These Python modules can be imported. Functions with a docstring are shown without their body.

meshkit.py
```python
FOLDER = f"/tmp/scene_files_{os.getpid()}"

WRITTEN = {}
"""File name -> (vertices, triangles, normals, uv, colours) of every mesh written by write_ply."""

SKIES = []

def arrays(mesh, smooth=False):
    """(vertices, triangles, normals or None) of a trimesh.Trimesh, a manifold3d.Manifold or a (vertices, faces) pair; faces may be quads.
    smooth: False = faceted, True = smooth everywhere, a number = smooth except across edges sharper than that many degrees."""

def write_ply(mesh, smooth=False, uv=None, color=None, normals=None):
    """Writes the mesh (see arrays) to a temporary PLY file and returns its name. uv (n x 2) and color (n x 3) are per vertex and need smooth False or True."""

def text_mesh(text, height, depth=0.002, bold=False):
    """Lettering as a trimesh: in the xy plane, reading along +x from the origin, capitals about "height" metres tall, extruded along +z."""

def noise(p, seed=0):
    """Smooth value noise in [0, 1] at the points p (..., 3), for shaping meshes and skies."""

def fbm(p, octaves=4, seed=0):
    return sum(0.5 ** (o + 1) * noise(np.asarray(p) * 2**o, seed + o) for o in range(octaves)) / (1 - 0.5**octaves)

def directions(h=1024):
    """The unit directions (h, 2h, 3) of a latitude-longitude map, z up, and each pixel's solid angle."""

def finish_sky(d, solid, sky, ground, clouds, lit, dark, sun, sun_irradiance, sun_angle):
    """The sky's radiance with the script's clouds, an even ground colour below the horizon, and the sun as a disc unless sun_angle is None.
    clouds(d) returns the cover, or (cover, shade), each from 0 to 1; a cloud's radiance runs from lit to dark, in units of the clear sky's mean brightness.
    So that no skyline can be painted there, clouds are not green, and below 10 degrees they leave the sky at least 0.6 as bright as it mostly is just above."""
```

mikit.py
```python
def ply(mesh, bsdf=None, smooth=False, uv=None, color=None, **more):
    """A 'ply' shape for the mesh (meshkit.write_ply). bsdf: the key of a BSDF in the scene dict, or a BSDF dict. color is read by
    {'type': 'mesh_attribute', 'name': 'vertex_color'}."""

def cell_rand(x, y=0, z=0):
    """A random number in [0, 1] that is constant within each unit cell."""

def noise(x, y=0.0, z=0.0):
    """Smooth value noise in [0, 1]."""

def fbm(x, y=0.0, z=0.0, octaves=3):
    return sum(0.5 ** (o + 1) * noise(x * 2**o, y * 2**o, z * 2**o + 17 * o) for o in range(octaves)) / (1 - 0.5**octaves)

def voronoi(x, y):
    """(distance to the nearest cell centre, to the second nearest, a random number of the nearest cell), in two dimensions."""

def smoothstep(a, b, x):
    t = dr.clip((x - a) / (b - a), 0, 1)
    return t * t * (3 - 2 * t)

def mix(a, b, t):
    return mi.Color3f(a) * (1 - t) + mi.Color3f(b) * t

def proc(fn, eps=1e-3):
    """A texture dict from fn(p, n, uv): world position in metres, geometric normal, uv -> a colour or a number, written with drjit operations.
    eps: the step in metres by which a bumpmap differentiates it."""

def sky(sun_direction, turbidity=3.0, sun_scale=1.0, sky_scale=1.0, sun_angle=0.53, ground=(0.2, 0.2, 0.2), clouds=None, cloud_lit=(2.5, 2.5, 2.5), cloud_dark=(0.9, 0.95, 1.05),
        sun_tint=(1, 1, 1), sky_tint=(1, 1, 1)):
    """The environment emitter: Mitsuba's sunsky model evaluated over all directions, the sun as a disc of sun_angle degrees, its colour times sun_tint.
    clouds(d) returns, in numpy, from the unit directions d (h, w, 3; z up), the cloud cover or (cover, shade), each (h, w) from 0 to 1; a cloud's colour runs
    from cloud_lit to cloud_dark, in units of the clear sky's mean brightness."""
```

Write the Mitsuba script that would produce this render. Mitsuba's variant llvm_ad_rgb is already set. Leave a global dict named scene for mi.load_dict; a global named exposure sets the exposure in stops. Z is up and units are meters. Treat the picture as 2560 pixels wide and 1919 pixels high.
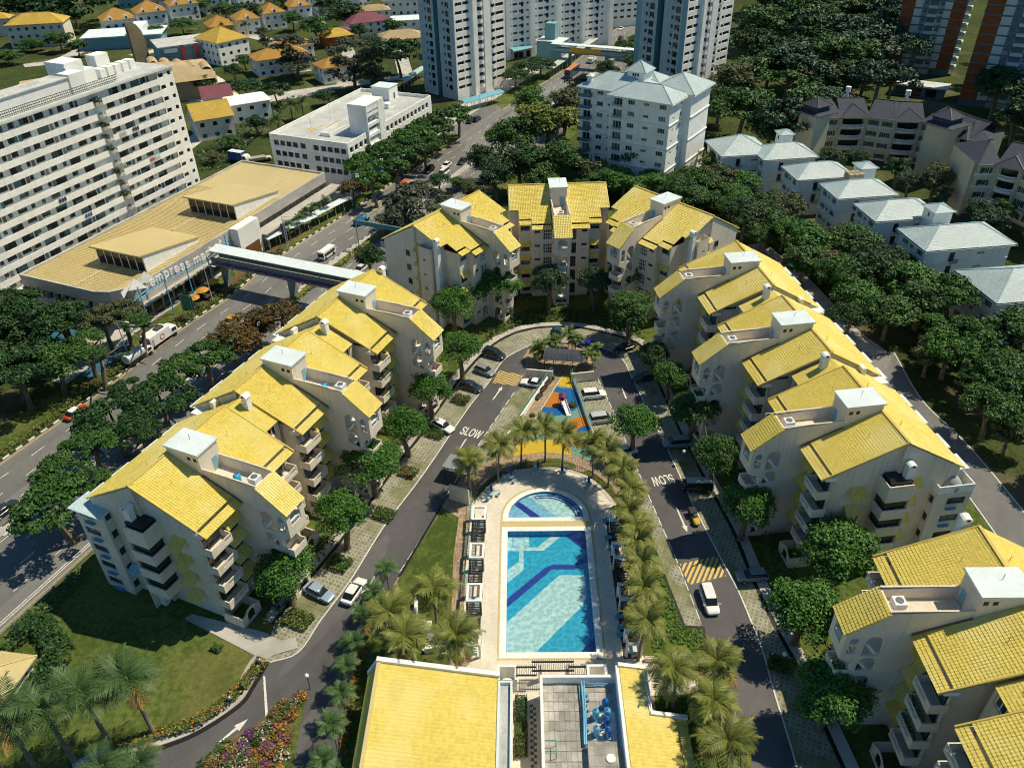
import math, random, numpy as np, trimesh, mitsuba as mi, mikit, meshkit, drjit as dr
from shapely.geometry import Polygon, LineString, Point, box as sbox
from shapely.ops import unary_union
from mikit import proc, noise, fbm, cell_rand, smoothstep, mix, voronoi

# ---------------------------------------------------------------- camera, sky, exposure
HC = 84.0
CR = np.array([0.999820, 0.006393, -0.017873]); CU = np.array([0.010839, 0.580697, 0.814047]); CW = np.array([-0.015583, 0.814094, -0.580523]); FL = 1976.93
scene, labels = {}, {}
T4 = mi.ScalarTransform4f
scene['camera'] = {'type': 'perspective', 'fov': math.degrees(2 * math.atan(1280 / FL)), 'fov_axis': 'x', 'near_clip': 1.0, 'far_clip': 4000.0,
                   'to_world': T4().look_at(origin=[0, 0, HC], target=(np.array([0, 0, HC]) + CW * 100).tolist(), up=CU.tolist())}
SUN_AZ, SUN_EL = math.radians(22), math.radians(59)
scene['sky_light'] = mikit.sky((math.cos(SUN_AZ) * math.cos(SUN_EL), math.sin(SUN_AZ) * math.cos(SUN_EL), math.sin(SUN_EL)), turbidity=3,
                               sun_tint=(0.97, 1.0, 0.96), sky_tint=(0.66, 0.98, 1.0), sky_scale=0.72)
exposure = 1.75
rng = np.random.default_rng(7)
R1 = random.Random(11)


def G(x, y, z=0.0):
    """the point at height z that stands at (x, y) of the 2560 x 1919 photograph"""
    d = CW + CR * (x - 1280) / FL - CU * (y - 959.5) / FL
    p = np.array([0, 0, HC]) + d * ((z - HC) / d[2])
    return p


def G2(x, y, z=0.0):
    return G(x, y, z)[:2]


# ---------------------------------------------------------------- names
_used = {}


def num(key):
    n = _used.get(key, 0)
    _used[key] = n + 1
    return key if n == 0 else f'{key}_{n:03d}'


def thing(name, label, cat, group=None, kind=None):
    k = num(name)
    labels[k] = {'label': label, 'category': cat}
    if group: labels[k]['group'] = group
    if kind: labels[k]['kind'] = kind
    return k


def structure(name, m, mat, **kw):
    k = num(name)
    m.put(k, mat, **kw)
    labels[k] = {'kind': 'structure'}
    return k


def sub(parent, name): return num(parent + '__' + name)


# ---------------------------------------------------------------- mesh building
class Frame:
    """local (a, b, z) -> world; a, b horizontal unit vectors"""
    def __init__(self, o, a, b=None, z0=0.0):
        self.o = np.array([o[0], o[1], z0 if len(o) < 3 else o[2]], float)
        self.a = np.array([a[0], a[1], 0.0]); self.a /= np.linalg.norm(self.a)
        self.b = np.array([-self.a[1], self.a[0], 0.0]) if b is None else np.array([b[0], b[1], 0.0])
        self.flip = np.cross(self.a, self.b)[2] < 0

    def __call__(self, v):
        v = np.asarray(v, float)
        return self.o + v[..., 0:1] * self.a + v[..., 1:2] * self.b + v[..., 2:3] * np.array([0, 0, 1.0])

    def mat(self):
        m = np.eye(4); m[:3, 0] = self.a; m[:3, 1] = self.b; m[:3, 3] = self.o
        return m


WORLD = Frame((0, 0), (1, 0))
BOXV = np.array([[x, y, z] for x in (0, 1) for y in (0, 1) for z in (0, 1)], float)
BOXF = np.array([[0, 1, 3], [0, 3, 2], [4, 6, 7], [4, 7, 5], [0, 4, 5], [0, 5, 1], [2, 3, 7], [2, 7, 6], [0, 2, 6], [0, 6, 4], [1, 5, 7], [1, 7, 3]])


def tri2d(poly):
    return trimesh.creation.triangulate_polygon(poly, engine='earcut')


class MB:
    def __init__(self, fr=WORLD): self.fr, self.v, self.f, self.n = fr, [], [], 0

    def add(self, v, f, local=True):
        v = np.asarray(v, float); f = np.asarray(f, int)
        if len(f) == 0: return self
        if f.shape[1] == 4: f = np.vstack([f[:, [0, 1, 2]], f[:, [0, 2, 3]]])
        if local and self.fr is not WORLD:
            v = self.fr(v)
            if self.fr.flip: f = f[:, ::-1]
        self.v.append(v); self.f.append(f + self.n); self.n += len(v)
        return self

    def box(self, a0, a1, b0, b1, z0, z1):
        return self.add(np.array([a0, b0, z0]) + BOXV * np.array([a1 - a0, b1 - b0, z1 - z0]), BOXF)

    def quad(self, *p): return self.add(p, [[0, 1, 2, 3]])

    def obox(self, p, q, w, h, up=(0, 0, 1)):
        """a bar from p to q, w wide (across) and h high"""
        p, q = np.asarray(p, float), np.asarray(q, float); d = q - p; L = np.linalg.norm(d); d = d / L
        s = np.cross(d, up); ns = np.linalg.norm(s); s = s / ns if ns > 1e-6 else np.array([1.0, 0, 0]); u = np.cross(s, d)
        v = p + (BOXV[:, :1] * L) * d + (BOXV[:, 1:2] - .5) * w * s + (BOXV[:, 2:3] - .5) * h * u
        return self.add(v, BOXF[:, ::-1])

    def prism(self, poly, z0, z1, bottom=False):
        poly = poly if isinstance(poly, Polygon) else Polygon(poly)
        if poly.is_empty: return self
        for g in getattr(poly, 'geoms', [poly]):
            v, f = tri2d(g)
            self.add(np.c_[v, np.full(len(v), z1)], f if self._ccw(v, f) else f[:, ::-1])
            if bottom: self.add(np.c_[v, np.full(len(v), z0)], f[:, ::-1] if self._ccw(v, f) else f)
            if z1 - z0 > 1e-6:
                for i, r in enumerate([g.exterior, *g.interiors]):
                    c = np.array(r.coords)[:-1]
                    if r.is_ccw != (i == 0): c = c[::-1]
                    n = len(c); k = np.arange(n); j = (k + 1) % n
                    self.add(np.vstack([np.c_[c, np.full(n, z0)], np.c_[c, np.full(n, z1)]]), np.stack([k, j, j + n, k + n], 1))
        return self

    @staticmethod
    def _ccw(v, f):
        a, b, c = v[f[0, 0]], v[f[0, 1]], v[f[0, 2]]
        return (b[0] - a[0]) * (c[1] - a[1]) - (b[1] - a[1]) * (c[0] - a[0]) > 0

    def wall(self, p0, u, outline, holes=(), depth=0.3, n=None):
        """an upright sheet in the plane through p0 along u: outline and holes are (u, z) lists; holes get reveals going in by depth against n"""
        p0, u = np.asarray(p0, float), np.asarray(u, float)
        nn = np.cross(u, [0, 0, 1.0]) if n is None else np.asarray(n, float)
        P = Polygon(outline)
        for h in holes: P = P.difference(Polygon(h))
        to = lambda q, off=0.0: p0 + q[:, :1] * u + q[:, 1:2] * np.array([0, 0, 1.0]) - nn * off
        for g in getattr(P, 'geoms', [P]):
            v, f = tri2d(g); self.add(to(v), f)
        for h in holes:
            c = np.asarray(h, float); m = len(c); k = np.arange(m); j = (k + 1) % m
            self.add(np.vstack([to(c), to(c, depth)]), np.stack([k, j, j + m, k + m], 1))
        return self

    def tube(self, pts, r, n=6, cap=True):
        pts = np.asarray(pts, float); m = len(pts); r = np.broadcast_to(np.asarray(r, float), m)
        d = np.gradient(pts, axis=0); d /= np.linalg.norm(d, axis=1, keepdims=True) + 1e-12
        ref = np.array([0, 0, 1.0]) if abs(d[0, 2]) < .9 else np.array([1.0, 0, 0])
        s = np.cross(d, ref); s /= np.linalg.norm(s, axis=1, keepdims=True) + 1e-12; t = np.cross(d, s)
        a = np.arange(n) * 2 * np.pi / n
        v = (pts[:, None] + r[:, None, None] * (np.cos(a)[None, :, None] * s[:, None] + np.sin(a)[None, :, None] * t[:, None])).reshape(-1, 3)
        i, j = np.meshgrid(np.arange(m - 1), np.arange(n), indexing='ij'); i, j = i.ravel(), j.ravel(); k = (j + 1) % n
        f = np.stack([i * n + j, i * n + k, (i + 1) * n + k, (i + 1) * n + j], 1)
        self.add(v, f)
        if cap:
            for e, o in ((0, 1), (m - 1, -1)):
                ids = np.arange(n)
                self.add(np.vstack([v[e * n:(e + 1) * n], pts[e]]) if self.fr is WORLD else np.vstack([v[e * n:(e + 1) * n], pts[e]]), np.stack([ids, (ids + 1) % n, np.full(n, n)], 1)[:, ::-o])
        return self

    def cyl(self, p, r, h, n=12, r1=None):
        p = np.asarray(p, float)
        return self.tube([p, p + [0, 0, h]], [r, r if r1 is None else r1], n)

    def lathe(self, p, prof, n=14, sx=1.0, sy=1.0):
        prof = np.asarray(prof, float); a = np.arange(n) * 2 * np.pi / n; m = len(prof)
        v = np.stack([np.outer(prof[:, 0], np.cos(a)) * sx, np.outer(prof[:, 0], np.sin(a)) * sy, np.repeat(prof[:, 1:2], n, 1)], -1).reshape(-1, 3) + np.asarray(p, float)
        i, j = np.meshgrid(np.arange(m - 1), np.arange(n), indexing='ij'); i, j = i.ravel(), j.ravel(); k = (j + 1) % n
        return self.add(v, np.stack([i * n + j, i * n + k, (i + 1) * n + k, (i + 1) * n + j], 1))

    def mesh(self):
        return np.vstack(self.v), np.vstack(self.f)

    def put(self, key, mat, col=None, smooth=False, uv=None, label=None, kind=None):
        if not self.v: return key
        v, f = self.mesh()
        if col is not None:
            col = np.broadcast_to(np.asarray(col, float), (len(v), 3))
        scene[key] = mikit.ply((v, f), mat, smooth=smooth, uv=uv, color=col)
        if label: labels.setdefault(key, {})['label'] = label
        if kind: labels.setdefault(key, {})['kind'] = kind
        return key


_plies = {}


def shared(name, mat, make, col=None, smooth=False):
    """one ply dict for alike pieces"""
    k = (name, mat, None if col is None else tuple(np.round(col, 3)))
    if k not in _plies:
        v, f = make()
        c = None if col is None else np.broadcast_to(np.asarray(col, float), (len(v), 3))
        _plies[k] = mikit.ply((v, f), mat, smooth=smooth, color=c)
    return _plies[k]


def unit_box(): return BOXV.copy(), BOXF.copy()


def piece(key, mat, o, a, b, c, col=None):
    """a box with corner o and edge vectors a, b, c, as an entry that shares the unit box"""
    m = np.eye(4); m[:3, 0], m[:3, 1], m[:3, 2], m[:3, 3] = a, b, c, o
    if np.linalg.det(m) < 0:
        m[:3, 0], m[:3, 3] = -np.asarray(a), np.asarray(o) + a
    scene[key] = {**shared('box', mat, unit_box, col), 'to_world': T4(m)}
    return key


def place(key, d, o, rot=0.0, sc=1.0, m3=None):
    m = np.eye(4); c, s = math.cos(rot), math.sin(rot)
    m[:3, :3] = (np.array([[c, -s, 0], [s, c, 0], [0, 0, 1]]) * (np.asarray(sc) if np.ndim(sc) else sc)) if m3 is None else m3
    m[:3, 3] = o
    scene[key] = {**d, 'to_world': T4(m)}
    return key


# ---------------------------------------------------------------- materials
def rgb(*c): return {'type': 'rgb', 'value': list(c)}


def bsdf(name, d, two=True):
    scene[name] = {'type': 'twosided', 'bsdf': d} if two else d


def plain(name, fn, rough=0.8, spec=0.3):
    bsdf(name, {'type': 'principled', 'base_color': proc(fn) if callable(fn) else rgb(*fn), 'roughness': rough, 'specular': spec})


VC = {'type': 'mesh_attribute', 'name': 'vertex_color'}
bsdf('m_paint', {'type': 'principled', 'base_color': VC, 'roughness': 0.55, 'specular': 0.35})
bsdf('m_gloss', {'type': 'principled', 'base_color': VC, 'roughness': 0.22, 'specular': 0.5, 'clearcoat': 0.8, 'clearcoat_gloss': 0.9})
bsdf('m_leaf', {'type': 'principled', 'base_color': VC, 'roughness': 0.5, 'specular': 0.28})
bsdf('m_glass', {'type': 'principled', 'base_color': rgb(0.012, 0.018, 0.022), 'roughness': 0.12, 'specular': 0.5})
bsdf('m_pane', {'type': 'principled', 'base_color': proc(lambda p, n, uv: mix((0.012, 0.02, 0.025), (0.10, 0.16, 0.17), smoothstep(.55, .8, cell_rand(p.x * .4, p.y * .4, p.z * .33)))), 'roughness': 0.15, 'specular': 0.5})


def stained(base, amt=0.13, sc=0.25, streak=0.10):
    def f(p, n, uv):
        t = fbm(p.x * sc, p.y * sc, p.z * sc, 3)
        s = noise((p.x + p.y) * 2.3, (p.x - p.y) * 2.3, p.z * .12)
        k = 1 - amt * 2 * (t - .5) - streak * smoothstep(.5, .95, s)
        fine = .97 + .06 * noise(p.x * 5, p.y * 5, p.z * 5)
        return mi.Color3f(*base) * k * fine
    return f


plain('m_wall', stained((0.66, 0.60, 0.50)), .85, .15)
plain('m_white', stained((0.78, 0.79, 0.76)), .8, .2)
plain('m_grey', stained((0.42, 0.44, 0.43), .25, .4, .2), .85, .15)


def tile_col(p, n, uv):
    r = cell_rand(uv.x, uv.y, 3)
    t = fbm(p.x * .22, p.y * .22, p.z * .2, 3)
    dirt = smoothstep(.62, .8, noise(p.x * .7, p.y * .7, p.z * .7))
    c = mix((0.66, 0.545, 0.125), (0.58, 0.475, 0.095), r)
    c = mix(c, (0.66, 0.57, 0.20), smoothstep(.4, .75, t))
    return mix(c, (0.42, 0.34, 0.09), dirt * .16)


bsdf('m_tile', {'type': 'principled', 'base_color': proc(tile_col), 'roughness': 0.5, 'specular': 0.35})


# ---------------------------------------------------------------- ground, roads, lawns, pool
def grass_col(dark, light, dry, sc=.16):
    def f(p, n, uv):
        t = fbm(p.x * sc, p.y * sc, 0, 4); u = noise(p.x * 2.2, p.y * 2.2, 0); w = noise(p.x * 9, p.y * 9, 1)
        c = mix(dark, light, smoothstep(.3, .7, t * .6 + u * .4))
        c = mix(c, dry, smoothstep(.58, .8, fbm(p.x * .09 + 7, p.y * .09, 3, 3)) * .6)
        return c * (.75 + .5 * w)
    return f


def asphalt(base):
    def f(p, n, uv):
        q = p.x * .92 - p.y * .39; r = p.x * .39 + p.y * .92      # across and along the main road
        t = fbm(q * .35, r * .03, 0, 3); u = fbm(p.x * .6, p.y * .6, 2, 3); w = noise(p.x * 7, p.y * 7, 5)
        patch = smoothstep(.60, .62, noise(q * .28 + 3, r * .035, 9))
        k = .82 + .36 * (t - .1) + .22 * (u - .5) + .14 * (w - .5) + .22 * patch
        return mi.Color3f(*base) * k
    return f


def paver_col(p, n, uv):
    a = p.x * .92 - p.y * .39; b = p.x * .39 + p.y * .92
    a, b = a / .62, b / .62
    fa, fb = dr.abs(a - dr.floor(a) - .5), dr.abs(b - dr.floor(b) - .5)
    hole = smoothstep(.26, .20, fa) * smoothstep(.26, .20, fb)
    joint = smoothstep(.46, .49, dr.maximum(fa, fb))
    r = cell_rand(a, b, 2)
    conc = mi.Color3f(.30, .295, .25) * (.8 + .4 * r) * (.8 + .4 * fbm(p.x * .4, p.y * .4, 0, 3))
    g = mix((.10, .12, .04), (.20, .20, .09), noise(p.x * 1.3, p.y * 1.3, 0))
    over = smoothstep(.55, .75, fbm(p.x * .22, p.y * .22, 4, 3))
    return mix(conc, g, dr.maximum(dr.maximum(hole * .9, joint * .5), over * .75))


def deck_col(p, n, uv):
    a, b = p.x / .3, p.y / .3
    fa, fb = dr.abs(a - dr.floor(a) - .5), dr.abs(b - dr.floor(b) - .5)
    j = smoothstep(.45, .49, dr.maximum(fa, fb))
    t = fbm(p.x * .3, p.y * .3, 0, 3)
    return mi.Color3f(.66, .62, .53) * (.9 + .12 * cell_rand(a, b, 1)) * (.9 + .2 * t) * (1 - .18 * j)


def brick_col(p, n, uv):
    a, b = p.x / .22, p.y / .44
    j = smoothstep(.42, .49, dr.maximum(dr.abs(a - dr.floor(a) - .5), dr.abs(b - dr.floor(b) - .5)))
    return mi.Color3f(.33, .25, .17) * (.75 + .5 * cell_rand(a, b, 1)) * (.85 + .3 * fbm(p.x * .4, p.y * .4, 0, 3)) * (1 - .25 * j)


plain('m_asphalt', asphalt((.155, .158, .155)), .85, .2)
plain('m_estate_road', asphalt((.095, .095, .10)), .85, .2)
plain('m_lawn', grass_col((.052, .082, .018), (.105, .135, .035), (.17, .155, .055)), .9, .1)
plain('m_ground', grass_col((.030, .045, .014), (.062, .080, .025), (.13, .11, .07), .05), .95, .1)
plain('m_paver', paver_col, .9, .1)
plain('m_deck', deck_col, .6, .25)
plain('m_brick', brick_col, .85, .15)
plain('m_concrete', stained((.40, .39, .36), .3, .35, .0), .85, .15)
plain('m_soil', grass_col((.10, .065, .035), (.16, .11, .06), (.2, .15, .08)), .95, .05)


def pts(l, z=0.0): return [tuple(G2(x, y, z)) for x, y in l]


def curve(p, k=8):
    """a smooth line through the points p"""
    p = np.asarray(p, float); q = np.vstack([2 * p[0] - p[1], p, 2 * p[-1] - p[-2]]); out = []
    for i in range(1, len(q) - 2):
        for t in np.arange(k) / k:
            a, b, c, d = q[i - 1:i + 3]
            out.append(.5 * (2 * b + (c - a) * t + (2 * a - 5 * b + 4 * c - d) * t * t + (3 * b - a - 3 * c + d) * t ** 3))
    return np.array(out + [p[-1]])


CUT = [None]


def sheet(name, poly, z, mat, thick=0.0, col=None):
    poly = poly if hasattr(poly, 'geoms') or isinstance(poly, Polygon) else Polygon(poly)
    if not poly.is_valid: poly = poly.buffer(0)
    if CUT[0] is not None and z < .1: poly = poly.difference(CUT[0])
    m = MB()
    for g in getattr(poly, 'geoms', [poly]):
        if g.area > 1e-3: m.prism(g, z - thick, z)
    return structure(name, m, mat, **({'col': col} if col is not None else {}))


def sheet_free(*a, **k):
    c, CUT[0] = CUT[0], None; sheet(*a, **k); CUT[0] = c


def strip(p, a, b):
    """the band between offsets a and b to the left of the line p"""
    p = np.asarray(p, float); d = np.gradient(p, axis=0); d /= np.linalg.norm(d, axis=1, keepdims=True); n = np.stack([-d[:, 1], d[:, 0]], 1)
    return np.vstack([p + n * a, (p + n * b)[::-1]])


def along(p, step, off=0.0, start=0.0):
    """points every step metres along the line p, shifted to its left by off, with their directions"""
    p = np.asarray(p, float); seg = np.linalg.norm(np.diff(p, axis=0), axis=1); L = np.r_[0, np.cumsum(seg)]; out = []
    for t in np.arange(start, L[-1], step):
        i = min(np.searchsorted(L, t, 'right') - 1, len(seg) - 1); u = (p[i + 1] - p[i]) / seg[i]
        out.append((p[i] + u * (t - L[i]) + np.array([-u[1], u[0]]) * off, u))
    return out


def dash(mb, q, u, L, w, z):
    n = np.array([-u[1], u[0]]); a, b = q - u * L / 2, q + u * L / 2
    mb.add([(*(a - n * w / 2), z), (*(b - n * w / 2), z), (*(b + n * w / 2), z), (*(a + n * w / 2), z)], [[0, 1, 2, 3]])


PX0, PX1, PY0, PY1 = -2.63, 8.57, 60.45, 80.93
k0, k1, kt = G2(1271, 1294), G2(1458.6, 1294), G2(1364, 1228.8)
KC, KR, KY = (k0 + k1) / 2, (k1[0] - k0[0]) / 2, kt[1] - k0[1]
kid = Polygon([(KC[0] + KR * math.cos(t), KC[1] + KY * math.sin(t)) for t in np.linspace(0, math.pi, 33)])
main = sbox(PX0, PY0, PX1, PY1)
CUT[0] = main.union(kid).buffer(.01)
m = MB(); m.prism(sbox(-900, -40, 900, 1800).difference(CUT[0]), -1.6, 0); structure('ground', m, 'm_ground')

# the main road: its left kerb line, running away from the camera
KL = curve([(-119, 15), (-102, 57)] + pts([(0, 1154), (162, 1041), (278, 955), (443, 827), (579, 735), (695, 642), (883, 523), (1045, 414), (1170, 330)]) + [(1.2, 305), (20.6, 347.6), (43.7, 409), (62, 449), (90, 515), (130, 610), (190, 740)])
sheet('main_road', np.vstack([strip(KL, 0, -29.5)]), .03, 'm_asphalt')
med = strip(KL, -13.4, -15.2)
sheet('median', med, .17, 'm_concrete', .14)
MARK_W, MARK_Y = (.62, .62, .58), (.62, .46, .10)
wm, ym = MB(), MB()
for off in (-3.6, -6.9, -10.2, -18.5, -21.8, -25.1):
    for q, u in along(KL[:-24], 7.0, off, (off * 3.3) % 7): dash(wm, q, u, 2.6, .14, .045)
for off in (-13.1, -15.5): wm.prism(strip(KL, off, off - .12), .045, .045)
wm.prism(strip(KL[:30], -27.8, -27.95), .045, .045).prism(strip(KL[:30], -28.2, -28.35), .045, .045)
for off in (-.45, -.7, -29.0): ym.prism(strip(KL, off, off - .1), .045, .045)
hp = Polygon(pts([(879, 549), (880, 543), (967, 493), (990, 492), (917, 537)])); ring = hp.exterior.buffer(.15)
ym.prism(ring.difference(Point(0, 0).buffer(.01)), .045, .045) if not hasattr(ring, 'geoms') else None
for t in np.linspace(.25, .85, 4):
    a, b = G2(879 + 95 * t, 549 - 54 * t), G2(917 + 65 * t - 25, 537 - 40 * t + 10); d = b - a; dash(ym, (a + b) / 2, d / np.linalg.norm(d), np.linalg.norm(d), .15, .045)
structure('road_marking', wm, 'm_paint', col=MARK_W)
structure('road_marking', ym, 'm_paint', col=MARK_Y)
# painted kerbs: black and white stones by turns
for off, w in ((.0, .3), (-13.25, .16), (-15.05, .16)):
    for par, col in ((0, (.62, .62, .6)), (1, (.03, .03, .03))):
        k = MB()
        for i, (q, u) in enumerate(along(KL[:72], 1.25, off)):
            if i % 2 == par: k.obox((*(q - u * .62), .115), (*(q + u * .62), .115), w, .2)
        structure('kerb', k, 'm_paint', col=col)
sheet('verge', strip(KL, .32, 7.5), .05, 'm_lawn')
sheet('soil_strip', strip(KL[26:62], 2.2, 4.2), .07, 'm_soil')
sheet('pavement', strip(KL[30:], 7.6, 16), .10, 'm_concrete', .1)
sheet('roadside_verge', strip(KL, -29.7, -34), .05, 'm_lawn')

# --- the estate: pavers below, the loop road over them, islands over the road
OUT_L = [(686, 1560), (784, 1440), (842, 1371), (921, 1267), (1016, 1136), (1045, 1102), (1132, 977), (1190, 905), (1240, 860), (1287, 835), (1334, 823), (1379, 819), (1442, 820), (1508, 833), (1571, 850), (1610, 880), (1655, 985), (1700, 1085), (1760, 1200), (1830, 1330), (1873, 1437), (1930, 1560), (1985, 1660), (2040, 1780), (2110, 1935)]
ROAD_L = [(190, 1950), (283, 1903), (376, 1883), (492, 1839), (602, 1767), (640, 1715), (675, 1655), (746, 1630), (802, 1550), (877, 1449), (958, 1319), (1060, 1183), (1170, 1021), (1219, 960), (1240, 926), (1265, 895), (1316, 868), (1370, 856), (1461, 857), (1511, 872), (1542, 885), (1562, 907), (1574, 932), (1599, 983), (1679, 1145), (1734, 1264), (1801, 1394), (1847, 1480), (1902, 1614), (1931, 1715), (1978, 1868), (2000, 1950)]
est = Polygon(pts([(640, 1715)] + OUT_L + [(2000, 1950), (640, 1950)])).buffer(0)
sheet('estate_ground', est.buffer(60).intersection(Polygon(pts([(-150, 1480), (60, 1500), (230, 1430), (560, 1010), (800, 690), (980, 590), (1200, 480), (1400, 440), (1800, 480), (2060, 800), (2420, 1180), (2800, 1600), (2900, 2050), (-300, 2050)]))), .012, 'm_lawn')
sheet('grass_pavers', est, .03, 'm_paver')
rd = Polygon(pts(ROAD_L)); sheet('estate_road', rd, .05, 'm_estate_road')
outl = curve(pts(OUT_L), 5)
sheet('drain', strip(outl, .05, .5), .055, 'm_paint', col=(.012, .012, .012))
sheet('footpath', strip(outl, .52, 1.9), .16, 'm_concrete', .16)
sheet('edge_kerb', LineString(curve(pts(ROAD_L[6:]), 4)).buffer(.09, cap_style=2), .085, 'm_paint', .04, col=(.55, .55, .52))

# the drive to the gate and its flower bed
sheet('drive_drain', strip(curve(pts(ROAD_L[:7]), 5), .0, .55), .07, 'm_paint', col=(.012, .012, .012))
sheet('drive_footpath', strip(curve(pts(ROAD_L[:8]), 5), .57, 2.3), .16, 'm_concrete', .16)
BED = [(470, 1950), (545, 1862), (640, 1811), (700, 1765), (771, 1722), (762, 1758), (748, 1830), (735, 1903), (730, 1950)]
sheet('bed_soil', pts(BED), .17, 'm_soil', .15)
sheet('bed_grass_edge', pts([(771, 1722), (762, 1758), (748, 1830), (735, 1903), (730, 1950), (700, 1950), (712, 1880), (735, 1800), (752, 1752)]), .18, 'm_lawn')
sheet('lawn', pts([(-120, 1760), (40, 1610), (120, 1500), (230, 1445), (300, 1480), (470, 1556), (640, 1640), (660, 1660), (600, 1740), (480, 1815), (360, 1860), (200, 1905), (-60, 1960), (-200, 1960)]), .045, 'm_lawn')
sheet('block_path', pts([(462, 1547), (480, 1535), (660, 1580), (700, 1600), (664, 1655), (640, 1640)]), .10, 'm_concrete', .1)

# block in the middle
sheet('centre_ground', pts([(996, 1440), (1103, 1268), (1160, 1185), (1285, 1065), (1310, 1000), (1378, 926), (1428, 930), (1484, 1080), (1560, 1230), (1606, 1300), (1640, 1385), (1712, 1568), (1757, 1572), (1770, 1645), (1805, 1760), (1850, 1950), (842, 1950), (860, 1816), (889, 1660), (929, 1527), (978, 1477)]), .065, 'm_brick')
sheet('grass_pavers', pts([(1286, 982), (1306, 968), (1340, 985), (1374, 932), (1292, 1058), (1225, 1155), (1180, 1180), (1148, 1196), (1207, 1096)]), .08, 'm_paver')
sheet('grass_pavers', pts([(1438, 957), (1498, 953), (1535, 1032), (1612, 1220), (1694, 1406), (1755, 1561), (1757, 1568), (1714, 1564), (1641, 1383), (1605, 1298), (1590, 1265), (1562, 1222), (1485, 1080)]), .08, 'm_paver')
sheet('island', pts([(1316, 920), (1308, 893), (1322, 872), (1360, 864), (1400, 861), (1461, 864), (1488, 880), (1484, 926), (1430, 936), (1380, 930)]), .075, 'm_brick')
sheet('centre_lawn', pts([(1002, 1438), (1107, 1270), (1147, 1294), (1133, 1394), (1130, 1500), (1120, 1700), (948, 1660), (930, 1720), (895, 1950), (846, 1950), (864, 1816), (893, 1660), (933, 1527), (982, 1477)]), .085, 'm_lawn')
sheet('drain', LineString(pts([(999, 1440), (1103, 1267)])).buffer(.2), .095, 'm_paint', col=(.012, .012, .012))
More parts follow.
